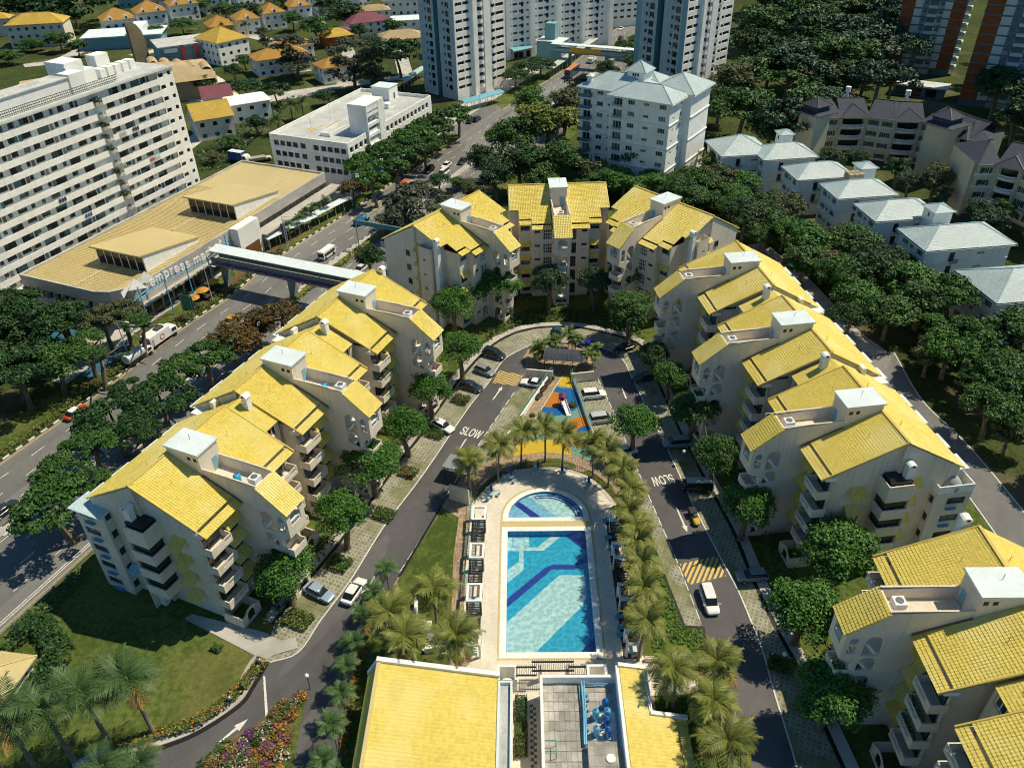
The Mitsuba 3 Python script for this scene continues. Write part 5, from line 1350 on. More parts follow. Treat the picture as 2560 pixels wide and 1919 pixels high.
# --- brick and white towers, top right
def brick_tower(label, base, ang, L, D, floors, h):
    key = thing('brick_tower', label, 'apartment tower'); o = G2(*base); fr = Frame(o, (-math.cos(ang), -math.sin(ang)))
    # a runs left to right along the front when seen from the camera; the front looks to +b ... built with its own outward side
    nb = 1 if (fr.b[:2] @ (-o)) > 0 else -1; nn = (0, nb, 0); f0 = 0.0
    fh = 3.0; zs = [2.5 + fh * i for i in range(floors)]
    c = [0, 5.2, 8.3, 10.6, 14.4, 16.8, 19.4, 24.4]; k_ = L / 24.4; c = [x * k_ for x in c]
    hs = [(x0 + .4, x1 - .4, z + 1.1, z + 2.2) for z in zs for x0, x1 in ((c[2], c[3]), (c[4], c[5]))] + [(c[3] + .3, c[4] - .3, z + 1.0, z + 2.4) for z in zs]
    holes_cut(key, fr, (0, 0, 0), (1, 0, 0), nn, rect(c[2], c[5], 0, h), hs, 'm_tower_white', .4, wmat='m_glass', name='front_wall')
    for x0, x1, mat, nm in ((c[0], c[1], 'm_brickwall', 'brick_panel'), (c[6], c[7], 'm_brickwall', 'brick_panel'), (c[1], c[2], 'm_tower_white', 'white_panel'), (c[5], c[6], 'm_tower_white', 'white_panel')):
        for z in zs: local_piece(sub(key, nm), fr, mat, (x0 + .02, 0, z), (x1 - x0 - .04, 0, 0), (0, .3 * nb, 0), (0, 0, fh - .55))
    for z in zs: local_piece(sub(key, 'floor_band'), fr, 'm_band', (0, 0, z - .55), (L, 0, 0), (0, .22 * nb, 0), (0, 0, .52))
    for z in zs: local_piece(sub(key, 'front_balcony'), fr, 'm_tower_white', (c[3] + .1, .02 * nb, z - .05), (c[4] - c[3] - .2, 0, 0), (0, .9 * nb, 0), (0, 0, .95))
    for z in zs: local_piece(sub(key, 'side_balcony'), fr, 'm_tower_white', (L + .02, -2.0 * nb, z - .2), (2.0, 0, 0), (0, -3.5 * nb, 0), (0, 0, 1.2))
    m = MB(fr); m.box(0, L, *sorted((0, -D * nb)), 0, h); m.put(sub(key, 'body'), 'm_band')
    return key


plain('m_tower_white', stained((.50, .55, .54), .1, .2, .1), .85, .15)
plain('m_band', stained((.10, .15, .17), .1, .2, .1), .85, .15)
brick_tower('tower of flats with red brick edges and white middle, top right corner', (2392, 262), math.radians(149), 25, 14, 14, 52)
brick_tower('red brick tower half hidden in the dark trees, top right', (2215, 175), math.radians(149), 22, 14, 10, 40)
key = thing('porch_block', 'low grey entrance block with a flat slab roof at the foot of the brick tower', 'entrance block'); o = G2(2228, 236); fr = Frame(o, (math.cos(math.radians(-31)), math.sin(math.radians(-31))))
MB(fr).box(0, 17, .5, 7, 0, 3.6).put(sub(key, 'wall'), 'm_band'); MB(fr).box(-.5, 18, -.5, 7.5, 3.6, 4.1).put(sub(key, 'flat_roof'), 'm_tower_white')
for x in (1, 6, 11): local_piece(sub(key, 'opening'), fr, 'm_glass', (x, .42, .4), (3.5, 0, 0), (0, .05, 0), (0, 0, 2.6))


# --- houses
def house(label, base, ang, la, lb, h, roof='m_orange', pitch=.5, gable=False, wall='m_white', cat='house', floors=2, group=None, name='house', dormer=0, caps=None):
    key = thing(name, label, cat, group); o = G2(*base); fr = Frame(o, (math.cos(math.radians(ang)), math.sin(math.radians(ang))))
    fh = h / floors
    for p0, u, n, L in (((0, 0, 0), (1, 0, 0), (0, -1, 0), la), ((0, 0, 0), (0, 1, 0), (-1, 0, 0), lb)):
        k = max(1, int(L / 3.4)); hs = [(L * (j + .5) / k - .7, L * (j + .5) / k + .7, fh * i + .9, fh * i + 2.2) for i in range(floors) for j in range(k)]
        out = rect(0, L, 0, h)
        holes_cut(key, fr, p0, u, n, out, hs, wall, .2, wmat='m_pane')
    m = MB(fr); m.box(.25, la, .25, lb, 0, h); m.put(sub(key, 'body'), wall)
    m = MB(fr)
    if gable:
        r = lb / 2; z1 = h + r * pitch; e = h - .4 * pitch
        m.add([(-.5, -.5, e), (la + .5, -.5, e), (la + .5, r, z1), (-.5, r, z1)], [[0, 1, 2, 3]]).add([(la + .5, lb + .5, e), (-.5, lb + .5, e), (-.5, r, z1), (la + .5, r, z1)], [[0, 1, 2, 3]])
        g = MB(fr); g.add([(0, 0, h), (0, lb, h), (0, r, z1 - .1)], [[0, 1, 2]]).add([(la, 0, h), (la, lb, h), (la, r, z1 - .1)], [[0, 1, 2]]).put(sub(key, 'gable'), wall)
    else: hip(m, 0, la, 0, lb, h + .1, pitch, .6, .2)
    k = m.put(sub(key, 'roof'), roof)
    if not gable and caps is not None: hip_caps(fr, k, 0, la, 0, lb, h + .1, pitch, .6, caps)
    for i in range(dormer):
        x = la * (i + .5) / dormer; d = MB(fr); w = 1.2
        d.add([(x - w, -.3, h), (x + w, -.3, h), (x + w, -.3, h + .9), (x, -.3, h + 2.1), (x - w, -.3, h + .9)], [[0, 1, 2], [0, 2, 3], [0, 3, 4]]).add([(x - w, -.3, h + .9), (x, -.3, h + 2.1), (x, 3.2, h + 2.1), (x - w, 2.2, h + .9)], [[0, 1, 2, 3]]).add([(x + w, -.3, h + .9), (x, -.3, h + 2.1), (x, 3.2, h + 2.1), (x + w, 2.2, h + .9)], [[0, 1, 2, 3]])
        dk = d.put(sub(key, 'dormer'), wall)
        local_piece(sub(dk, 'window'), fr, 'm_glass', (x - .4, -.36, h + .1), (.8, 0, 0), (0, .04, 0), (0, 0, 1.2))
    return fr, key


CAP = (.36, .16, .07)
# terraces along the top left, two rows
for i in range(6):
    px, py = 252 + 82 * i, 92 - 21 * i
    house(f'white terrace house with orange roof, number {i + 1} from the left in the upper row'.replace(f'number {i + 1}', ['first', 'second', 'third', 'fourth', 'fifth', 'sixth'][i]), (px + 18, py + 8), 32, 14.5, 13, 8.2, 'm_orange', .62, dormer=2, group='upper row of orange-roofed terrace houses', caps=CAP, name='terrace_house')
for i in range(6):
    px, py = 520 + 66 * i, 106 - 18 * i
    house('{} terrace house with orange roof, {} from the left in the lower row'.format('yellow-walled' if i == 0 else 'white', ['first', 'second', 'third', 'fourth', 'fifth', 'sixth'][i]), (px + 14, py + 6), 30, 11, 12, 7.5, 'm_orange', .62, dormer=1, group='lower row of orange-roofed terrace houses', caps=CAP, name='terrace_house', wall='m_yellowwall' if i == 0 else 'm_white')
plain('m_yellowwall', stained((.58, .40, .08)), .85, .15)
plain('m_okra', slate_col((.50, .35, .07), .25, .75), .8, .15)
plain('m_maroon', slate_col((.20, .07, .09), .3, .75), .7, .2)
plain('m_tan', slate_col((.40, .31, .18), .25, .75), .8, .15)
house('cream three-storey block with ochre hipped roof at the left picture edge', (32, 122), 12, 25, 14, 10, 'm_okra', .5, floors=3, cat='apartment building', wall='m_wall', caps=CAP, name='ochre_roof_block')
house('small white house behind the ochre-roofed block at the left edge', (-12, 92), 12, 9, 8, 8, 'm_okra', .5, wall='m_wall')
house('white three-storey block with ochre pyramid roof beside the banner-hung building', (556, 168), 50, 15, 17, 9.5, 'm_okra', .55, floors=3, cat='building', caps=(.5, .42, .2), name='hip_roof_house')
house('white house with brown ridged roof just right of the slab block', (517, 290), 22, 10, 14, 6, 'm_maroon', .35, gable=True)
house('white house with mustard roof and tiny tiled hoods, beside the slab block end', (500, 355), 30, 12, 13, 7, 'm_okra', .55, gable=True, wall='m_wall')
fr, key = house('flat-roofed white house with balconies near the car park', (590, 312), 30, 13, 11, 6.5, 'm_white', .03, floors=2)
house('long white house with orange roof half hidden by feathery trees', (650, 195), 30, 22, 12, 6.5, 'm_orange', .45, caps=CAP)
house('house with orange hipped roof behind the feathery trees by the car park', (812, 212), 33, 13, 10, 6, 'm_orange', .45, caps=CAP)
house('orange-roofed house left of the two feathery trees', (705, 158), 30, 15, 10, 6, 'm_orange', .4, caps=CAP)
house('house with maroon roof among the trees at the top', (880, 92), 28, 20, 12, 5.5, 'm_maroon', .5)
house('dark red annex in front of the maroon-roofed house', (830, 112), 28, 11, 8, 4.5, 'm_maroon', .4)
house('house with brown and ochre roof above the maroon-roofed one', (905, 62), 15, 15, 9, 6, 'm_tan', .45)
house('ochre-roofed brick house below the dark red annex', (818, 122), 30, 13, 10, 4.5, 'm_okra', .5, wall='m_brickwall')
house('big white house with tan roof next to the left tower', (960, 42), 5, 26, 14, 8, 'm_tan', .45, gable=True)
house('bungalow with ochre and tan roof beside the left tower', (950, 128), 20, 22, 13, 4.0, 'm_tan', .4)
house('white modern house with flat roofs left of the tower', (985, 92), 10, 16, 11, 7, 'm_roofpale', .02)
house('blue-walled house with grey roof at the top left', (300, 22), 15, 22, 14, 7, 'm_slate', .5, wall='m_tealgrey')
house('grey-roofed house at the top edge beside the first terrace', (370, 34), 15, 20, 11, 6, 'm_slate', .4, wall='m_white')
house('red-roofed house among dark trees at the top left edge', (95, 20), 15, 18, 11, 6, 'm_orange', .5)
house('brown-roofed house behind the big spreading tree at the top left', (150, 8), 15, 20, 11, 6, 'm_tan', .5)
for i, (px, py) in enumerate(((620, 2), (760, 12), (860, 12), (1010, 8))):
    house('small house at the top picture edge, ' + ['farthest left', 'second from left', 'third from left', 'nearest the tower'][i] + ' of the four between the trees', (px, py), 15, 16, 10, 6, ['m_tan', 'm_orange', 'm_maroon', 'm_tan'][i], .45)

# the round-roofed church and its bell tower
key = thing('church', 'tan church with fan-shaped scalloped roof behind the slab block', 'church'); c0 = G2(60, 245, 8); cz = 9.0
cf = Frame(c0, (math.cos(math.radians(28)), math.sin(math.radians(28))))
m = MB(cf); pr = [(0, 0), (8, -3), (30, -6), (62, -2), (66, 6), (60, 16), (40, 26), (20, 30), (2, 24)]
m.prism(pr, 0, cz - 2.0); m.put(sub(key, 'wall'), 'm_tan')
rr = MB(cf); m = 34; n = 10
X = np.linspace(0, 1, m)[:, None]; Y = np.linspace(0, 1, n)[None, :]
a = -1 + 66 * X + 0 * Y; b = -5 + 33 * Y + 0 * X; z = cz + 4.2 * np.sin(Y * math.pi * .9 + .1) * (.35 + .65 * np.sin(X * math.pi * .85 + .35)) + 0 * a
V = np.stack([a, b, z - 2], -1).reshape(-1, 3); i, j = np.meshgrid(np.arange(m - 1), np.arange(n - 1), indexing='ij'); q = (i * n + j).ravel()
rr.add(V, np.stack([q, q + n, q + n + 1, q + 1], 1)); k = rr.put(sub(key, 'roof'), 'm_tan')
for i in range(5):
    for (ax, bx, da) in ((4 + 4.5 * i, -5.5, 1), (46 + 4.2 * i, 24 - 5 * i, 1)):
        s = MB(cf); t = np.linspace(0, math.pi, 9); ring = [(ax + 2.3 * math.cos(w) * da, bx, cz - 2 + 2.6 * math.sin(w)) for w in t]; v = np.array(ring + [(x, y + 7, zz + .5) for x, y, zz in ring]); nn = len(ring)
        s.add(v, [[w, w + 1, w + 1 + nn, w + nn] for w in range(nn - 1)]).put(sub(k, 'scallop'), 'm_tan')
        s = MB(cf); s.tube([(x, y - .05, zz + .1) for x, y, zz in ring], .16, 5).put(sub(k, 'scallop_rim'), 'm_white')
MB(cf).box(14, 20, 14, 20, cz + 1.2, cz + 2.2).put(sub(k, 'skylight'), 'm_paint', col=(.10, .14, .15))
key = thing('bell_tower', 'tan concrete bell tower of tall curved fins beside the church', 'bell tower'); o = G2(358, 158); fr = Frame(o, (math.cos(math.radians(35)), math.sin(math.radians(35))))
for i, (b0, h) in enumerate(((0, 17), (2.4, 16), (4.8, 15))):
    m = MB(fr); prof = [(-2.5, 0), (3.4, 0), (3.4, h * .55), (2.8, h * .75), (1.4, h * .9), (-.6, h), (-2.5, h)][::1]
    v0 = [(x, b0, z) for x, z in prof]; v1 = [(x, b0 + .6, z) for x, z in prof]; n = len(prof); V = np.array(v0 + v1)
    m.add(V, [[i, (i + 1) % n, (i + 1) % n + n, i + n] for i in range(n)]); 
    f2 = tri2d(Polygon(prof))[1]; m.add(V[:n], f2).add(V[n:], f2[:, ::-1]); m.put(sub(key, 'fin'), 'm_tan')
m = MB(fr); m.box(-2.4, 2.8, .6, 4.8, 0, 4).box(-2.0, -1.6, .6, 4.8, 4, 14.5).box(-1.6, 1.5, .6, 4.8, 12.0, 12.4).put(sub(key, 'core'), 'm_tan')
key = thing('white_hall', 'low hall with pale blue-white flat roof behind the church roof', 'hall'); o = G2(215, 128); fr = Frame(o, (math.cos(math.radians(12)), math.sin(math.radians(12))))
MB(fr).box(0, 34, 0, 18, 0, 5).put(sub(key, 'wall'), 'm_tealgrey'); MB(fr).box(-1, 35, -1, 19, 5.2, 5.7).put(sub(key, 'flat_roof'), 'm_roofpale'); MB(fr).box(20, 26, -1.5, 20, 5.71, 8.0).put(sub(key, 'roof_lantern'), 'm_roofpale')
key = thing('banner_building', 'grey-green commercial building hung with two red vertical banners', 'commercial building'); o = G2(408, 172); fr = Frame(o, (math.cos(math.radians(30)), math.sin(math.radians(30))))
MB(fr).box(0, 23, .1, 18, 0, 8).put(sub(key, 'body'), 'm_tealgrey'); MB(fr).box(-.3, 23.3, -.2, 18.3, 8.01, 8.4).put(sub(key, 'flat_roof'), 'm_grey')
for i in range(5): local_piece(sub(key, 'louvre_band'), fr, 'm_paint', (.3, -.1, 1.5 + 1.2 * i), (22.4, 0, 0), (0, .15, 0), (0, 0, .8), (.10, .17, .21))
for x in (9, 14.5): local_piece(sub(key, 'banner'), fr, 'm_paint', (x, -.35, 1.2), (1.5, 0, 0), (0, .12, 0), (0, 0, 7.2), (.42, .05, .035))
local_piece(sub(key, 'sign_panel'), fr, 'm_paint', (2, -.3, 5.8), (5.5, 0, 0), (0, .12, 0), (0, 0, 1.6), (.42, .5, .52))


# ---------------------------------------------------------------- trees, palms, hedges
def lobes_for(style, r):
    L = []
    if style == 'round':
        for i in range(34):
            u = r.normal(size=3); u /= np.linalg.norm(u); u[2] = abs(u[2]) * 1.0 - .28
            L.append((u * np.array([.72, .72, .70]) * r.uniform(.75, 1.0), r.uniform(.24, .36)))
    elif style == 'rain':
        for i in range(30):
            a = r.uniform(0, 2 * np.pi); q = math.sqrt(r.uniform(0, 1)); L.append((np.array([q * .85 * math.cos(a), q * .85 * math.sin(a), .30 * (1 - q * q) + r.uniform(-.16, .10)]), r.uniform(.17, .30)))
    elif style == 'feather':
        for i in range(30):
            a = r.uniform(0, 2 * np.pi); h = r.uniform(-.75, 1.1); q = r.uniform(.1, .8) * math.sqrt(max(.1, 1 - (h / 1.25) ** 2)); L.append((np.array([q * math.cos(a), q * math.sin(a), h]), r.uniform(.17, .30)))
    else:   # loose
        for i in range(32):
            u = r.normal(size=3); u /= np.linalg.norm(u); u[2] = u[2] * .8 + .1; L.append((u * r.uniform(.45, .95) * np.array([.85, .85, .75]), r.uniform(.18, .34)))
    return L


def crown_mesh(style, seed, n, leaf, col, tip):
    r = np.random.default_rng(seed); L = lobes_for(style, r); w = np.array([b ** 2 for _, b in L]); w /= w.sum()
    k = r.choice(len(L), n, p=w); c = np.array([a for a, _ in L])[k]; rad = np.array([b for _, b in L])[k]
    d = r.normal(size=(n, 3)); d /= np.linalg.norm(d, axis=1, keepdims=True); d[:, 2] = np.where(d[:, 2] < -.3, -d[:, 2], d[:, 2])
    rr = r.uniform(.62, 1.08, n); bump = .18 * np.sin(d[:, 0] * 9 + k) * np.sin(d[:, 1] * 9 + k * 2)
    p = c + d * (rad * (rr + bump))[:, None] * np.array([1, 1, {'rain': .55, 'feather': .8}.get(style, .85)])
    nn = d * .8 + r.normal(size=(n, 3)) * .5 + np.array([0, 0, .35]); nn /= np.linalg.norm(nn, axis=1, keepdims=True)
    t = np.cross(nn, r.normal(size=(n, 3))); t /= np.linalg.norm(t, axis=1, keepdims=True); b = np.cross(nn, t); s = (leaf * r.uniform(.6, 1.35, n))[:, None]
    v = np.stack([p - t * s, p - b * s * .6 + nn * s * .15, p + t * s, p + b * s * .6 + nn * s * .15], 1).reshape(-1, 3)
    q = np.arange(n) * 4; f = np.vstack([np.stack([q, q + 1, q + 2], 1), np.stack([q, q + 2, q + 3], 1)])
    lob = r.uniform(.0, 1, len(L))[k][:, None]
    cc = np.asarray(col) * (1 - lob * .5) + np.asarray(tip) * lob * .5; cc = cc * r.uniform(.7, 1.3, (n, 1)); young = r.uniform(size=n) < .10; cc[young] = np.asarray(tip) * 1.15
    return (v, f), np.repeat(np.clip(cc, 0, 1), 4, 0)


PAL = {'bright': ((.032, .110, .014), (.075, .180, .024)), 'mid': ((.028, .085, .015), (.062, .135, .024)), 'dark': ((.016, .052, .014), (.034, .085, .020)), 'olive': ((.060, .080, .030), (.115, .125, .05)), 'yellow': ((.085, .125, .022), (.18, .20, .035)),
       'rust': ((.060, .060, .018), (.16, .075, .022)), 'teal': ((.022, .060, .030), (.05, .105, .045)), 'grey': ((.055, .072, .042), (.10, .115, .07))}
_crowns = {}


def crown(style, variant, pal, n, leaf):
    k = (style, variant, pal, n)
    if k not in _crowns:
        m, c = crown_mesh(style, 100 * variant + 7 + len(style), n, leaf, *PAL[pal]); _crowns[k] = mikit.ply(m, 'm_leaf', color=c)
    return _crowns[k]


bsdf('m_bark', {'type': 'principled', 'base_color': proc(lambda p, n, uv: mi.Color3f(.17, .14, .105) * (.6 + .7 * noise(p.x * 4, p.y * 4, p.z * 1.2))), 'roughness': .95, 'specular': .1})
_trunks = {}


def trunk(style, variant):
    k = (style, variant)
    if k not in _trunks:
        r = np.random.default_rng(variant + 50); m = MB()
        bend = r.uniform(-.12, .12, 2); hz = {'rain': .62, 'feather': .45}.get(style, .6)
        P = [np.array([0, 0, 0]), np.array([bend[0] * .4, bend[1] * .4, hz * .5]), np.array([*bend, hz])]
        m.tube([P[0], P[0] + [0, 0, .02], P[1], P[2]], [.062, .045, .036, .030], 7)
        for i in range(5):
            a = 2 * math.pi * i / 5 + r.uniform(-.4, .4); q = {'rain': .8, 'feather': .35}.get(style, .5); e = P[2] + np.array([q * math.cos(a) * .55, q * math.sin(a) * .55, r.uniform(.02, .10) if style == 'rain' else r.uniform(.12, .26)]); mid = P[2] * .55 + e * .45 + [0, 0, -.03]
            m.tube([P[2] - [0, 0, .03], mid, e], [.024, .017, .007], 5)
        _trunks[k] = mikit.ply(m.mesh(), 'm_bark', smooth=True)
    return _trunks[k]


def tree(label, x, y, h, r, style='round', pal='bright', detail=1, group=None, name='tree', flat=1.0):
    """a tree on the ground at (x, y): h metres high, crown r metres across its half"""
    r *= 1.15
    key = thing(name, label, 'tree', group); v = int(rng.integers(0, 3)); a = float(rng.uniform(0, 6.28))
    n, lf = {0: (1300, .085), 1: (3000, .062), 2: (5200, .049), 3: (9000, .038)}[detail]
    cz = {'round': .62, 'rain': .72, 'feather': .55, 'loose': .60}[style] * h; rz = {'round': h - cz, 'rain': r * .95, 'feather': (h - cz) * .85, 'loose': h - cz}[style] * flat
    place(key + '__trunk', trunk(style, v), (x, y, 0), a, (h * 1.0, h * 1.0, h))
    m = np.array([[math.cos(a), -math.sin(a), 0], [math.sin(a), math.cos(a), 0], [0, 0, 1]]) * np.array([r, r, max(rz, r * .5)])
    place(key + '__crown', crown(style, v, pal, n, lf), (x, y, cz), m3=m)
    return key


def tree_px(label, px, py, rpx, h=10.5, zc=.62, **kw):
    """a tree whose crown centre, zc of its height h up, stands at (px, py) of the photograph with a half width of rpx there"""
    p = G(px, py, h * zc); d = (p - np.array([0, 0, HC])) @ CW
    return tree(label, p[0], p[1], h, rpx * d / FL * 1.04, **kw)


# the clipped round trees of the court
GR = 'round street trees of the pool court'
for lab, px, py, r, h, pal, dt in (
    ('round tree left of the head of the court, before the left head block', 1132, 760, 54, 12, 'bright', 3), ('tall green tree in front of the gap between left head block and straight-on block', 1240, 712, 60, 12.5, 'bright', 3),
    ('round tree hiding the stair tower of the straight-on block', 1372, 700, 46, 12, 'teal', 3), ('slim tree right of the straight-on block\'s stair tower', 1488, 700, 39, 11, 'teal', 2), ('dark round tree at the foot of the right head block', 1572, 682, 50, 12.5, 'mid', 3),
    ('broad tree by the curve at the right of the court', 1578, 770, 63, 11.5, 'mid', 3), ('round tree above the black car on the left bend', 1152, 872, 53, 11, 'bright', 3), ('tree beside the dark car, third up the left road', 1074, 972, 52, 10.5, 'bright', 3),
    ('round tree in front of the middle left block, above the pale hedge', 1013, 1060, 51, 10.5, 'bright', 3), ('large round tree halfway along the left road', 929, 1157, 75, 11, 'bright', 3), ('round dark-green tree second from the near end of the left road', 851, 1284, 66, 11, 'bright', 3),
    ('large round tree by the nearest left block beside the silver-blue car', 711, 1425, 74, 10.5, 'bright', 3), ('small dark tree beside the stair tower of the farthest right block', 1633, 885, 38, 9, 'dark', 2), ('round tree low by the farthest right block, behind the shaded car', 1676, 938, 41, 8.5, 'bright', 2),
    ('dark round tree against the middle right block', 1734, 1022, 58, 11, 'mid', 3), ('bright round tree standing alone left of the right road', 1587, 1058, 58, 10, 'bright', 3), ('round tree by the black van on the right road', 1792, 1136, 56, 11, 'mid', 3),
    ('round tree before the arches of the nearest right row block', 1870, 1262, 66, 11, 'bright', 3), ('very large round tree under the near gable of the right row', 2102, 1374, 98, 12, 'bright', 3), ('large round tree left of the right-edge block\'s garden', 2012, 1521, 92, 11, 'bright', 3),
    ('round tree in the bottom right in front of the right-edge block\'s stair arches', 2079, 1732, 92, 11, 'bright', 3)):
    tree_px(lab, px, py, r, h, style='round', pal=pal, detail=dt, group=GR)

GV = 'dark spreading trees between the main road and the left row'
for i, (px, py, r, pal) in enumerate(((139, 1262, 88, 'mid'), (150, 1185, 66, 'mid'), (222, 1120, 62, 'mid'), (278, 1050, 78, 'dark'), (352, 1085, 52, 'dark'), (400, 1003, 72, 'dark'), (440, 930, 62, 'mid'), (512, 895, 60, 'mid'), (578, 845, 66, 'rust'), (640, 800, 50, 'rust'), (690, 790, 52, 'rust'), (320, 975, 40, 'dark'), (232, 1205, 46, 'mid'))):
    lab = {8: 'rust-tinged tree below the footbridge, left of the other two rusty ones', 9: 'small rust-tinged tree below the footbridge, middle of three', 10: 'rust-tinged tree under the footbridge pier, rightmost of three', 0: 'largest dark spreading tree at the left, nearest the camera beside the main road'}.get(i, 'dark spreading tree in the row between main road and left row of blocks')
    tree_px(lab, px, py, r, 11, style='rain' if i not in (8, 9) else 'loose', pal=pal, detail=2, group=GV, zc=.7)

# trees by the head blocks and along the upper road
for lab, px, py, r, h, st, pal, dt in (
    ('grey-green feathery tree between main road and left head block', 1045, 515, 82, 9, 'rain', 'grey', 2), ('smaller grey-green tree left of the big feathery one by the road', 985, 548, 48, 8, 'loose', 'grey', 1), ('small dark tree behind the gantry sign', 926, 640, 36, 9, 'loose', 'dark', 1),
    ('round dark tree on the median by the white car', 1098, 450, 30, 6, 'round', 'dark', 1), ('low bush tree on the median next to the round dark tree', 1140, 455, 22, 4, 'loose', 'mid', 1), ('small rusty dark tree beside the blue covered walkway', 880, 470, 34, 7, 'round', 'rust', 1)):
    tree_px(lab, px, py, r, h, style=st, pal=pal, detail=dt)
for i, (px, py, r) in enumerate(((905, 412, 46), (955, 385, 50), (1000, 372, 44), (1035, 345, 50), (1075, 322, 46), (1110, 300, 44), (1145, 285, 36), (985, 420, 36), (1060, 365, 38), (935, 450, 36))):
    tree_px('broad green tree in the roadside row in front of the car park', px, py, r, 11, style='rain', pal='mid' if i % 3 else 'bright', detail=1, group='trees in front of the car park', zc=.7)
for i, (px, py, r, h, st, pal) in enumerate(((1368, 300, 82, 18, 'loose', 'yellow'), (1300, 330, 60, 15, 'loose', 'mid'), (1412, 262, 52, 16, 'loose', 'olive'), (1330, 255, 50, 15, 'loose', 'bright'), (1300, 400, 64, 15, 'loose', 'dark'), (1400, 395, 62, 14, 'loose', 'mid'), (1350, 440, 50, 10, 'loose', 'mid'), (1240, 440, 46, 11, 'loose', 'dark'), (1210, 395, 48, 12, 'loose', 'dark'), (1250, 340, 44, 12, 'loose', 'bright'), (1470, 420, 46, 11, 'loose', 'olive'), (1560, 448, 60, 9, 'loose', 'bright'), (1630, 455, 44, 8, 'loose', 'bright'), (1500, 225, 44, 14, 'loose', 'olive'), (1455, 215, 40, 13, 'loose', 'olive'), (1590, 155, 34, 10, 'loose', 'dark'), (1520, 170, 30, 10, 'loose', 'dark'), (1450, 470, 34, 8, 'loose', 'mid'), (1185, 470, 38, 8, 'loose', 'olive'), (1510, 445, 42, 9, 'loose', 'bright'))):
    lab = {0: 'tall yellow-green tree behind the head blocks, brightest of its grove', 2: 'tall pale olive tree left of the eight-storey block'}.get(i, 'green tree in the grove behind the head blocks')
    tree_px(lab, px, py, r, h, style=st, pal=pal, detail=2, group='grove behind the head blocks')
tree_px('dark round tree against the front of the eight-storey block', 1582, 385, 40, 14, style='round', pal='dark', detail=2)
for i, (px, py, r) in enumerate(((1318, 172, 42), (1352, 160, 36), (1290, 190, 36), (1400, 60, 30), (1440, 62, 30), (1480, 55, 30), (1590, 100, 22), (1570, 118, 18), (1555, 112, 18))):
    tree_px('dark roadside tree along the far stretch of the main road', px, py, r, 8, style='round', pal='dark' if i < 6 else 'mid', detail=1, group='trees by the far road')
for i, (px, py, r, h, pal) in enumerate(((1840, 195, 62, 16, 'olive'), (1855, 265, 80, 18, 'mid'), (1930, 310, 70, 16, 'dark'), (1800, 250, 50, 14, 'dark'), (1770, 225, 40, 12, 'dark'), (1790, 400, 40, 10, 'mid'), (1720, 440, 40, 9, 'mid'), (1760, 470, 44, 10, 'bright'))):
    tree_px('full green tree right of the eight-storey block', px, py, r, h, style='loose', pal=pal, detail=2, group='trees right of the eight-storey block')


def seen(x, y):
    d = np.array([x, y, 6 - HC]); w = d @ CW; u, v = 1280 + FL * (d @ CR) / w, 959.5 - FL * (d @ CU) / w
    return -120 < u < 2680 and -60 < v < 2050


def wood(name, label, group, poly, spacing, h, r, pals, styles, detail, avoid=(), seed=1, jit=.45, grow=0):
    q = Polygon(pts(poly)).buffer(grow); g = np.random.default_rng(seed); x0, y0, x1, y1 = q.bounds
    for i, x in enumerate(np.arange(x0, x1, spacing)):
        for y in np.arange(y0 + (i % 2) * spacing / 2, y1, spacing):
            a, b = x + g.uniform(-jit, jit) * spacing, y + g.uniform(-jit, jit) * spacing; s = g.uniform(.72, 1.25); pk, sk = pals[g.integers(0, len(pals))], styles[g.integers(0, len(styles))]
            if seen(a, b) and q.contains(Point(a, b)) and not any(o.contains(Point(a, b)) for o in avoid): tree(label, a, b, h * s, r * s, sk, pk, detail, group, name)


road_poly = Polygon(strip(KL, 1, -31)).buffer(0)
KEEP = [Frame((x, y), (math.cos(a), math.sin(a)), (-math.sin(a), math.cos(a))) for k, (x, y, a) in UNITS.items() if k[0] in 'RT']
KEEP = [Polygon([f(np.array([[s_, c_, 0.]]))[0][:2] for s_, c_ in ((-12, -16), (13, -16), (13, 13.5), (-12, 13.5))]) for f in KEEP] + [Polygon([G2(*b) + np.array(o) for o in ((-3, -3), (17, -1), (15, 13), (-4, 12))]) for b in ((2284, 728), (2165, 650), (2075, 590), (1978, 540), (1897, 487), (1795, 477), (2452, 865))]
KEEP.append(LineString([G2(2195, 880), G2(2262, 1000), G2(2370, 1110), G2(2470, 1230), G2(2575, 1370)]).buffer(5))
wood('tree', 'leafy tree in the wood between the right row of blocks and the grey townhouses', 'wood behind the right row', [(1640, 500), (1760, 500), (1880, 560), (2080, 690), (2240, 770), (2420, 900), (2600, 1060), (2680, 1220), (2560, 1200), (2420, 1090), (2330, 985), (2160, 830), (2010, 690), (1860, 570), (1740, 530)], 5.9, 9.5, 4.5, ['bright', 'mid', 'mid', 'olive', 'dark', 'mid', 'bright'], ['loose', 'rain', 'round'], 2, seed=3, grow=6, avoid=KEEP)
wood('tree', 'dark tree in the dense wood at the upper right between the towers', 'dense wood at the upper right', [(1850, 120), (1880, 40), (1990, -40), (2230, -40), (2250, 120), (2250, 260), (2140, 320), (2010, 330), (1960, 420), (1900, 380), (1840, 320)], 14.5, 17, 8.8, ['dark', 'mid', 'teal', 'mid', 'teal'], ['loose', 'rain'], 1, seed=5)
wood('tree', 'dark tree right of the brick-edged tower at the right picture edge', 'trees right of the brick-edged tower', [(2480, 330), (2450, 250), (2500, 120), (2560, -20), (2760, -20), (2760, 420), (2560, 400)], 12, 15, 7.6, ['dark', 'mid', 'dark'], ['loose', 'rain'], 1, seed=6)
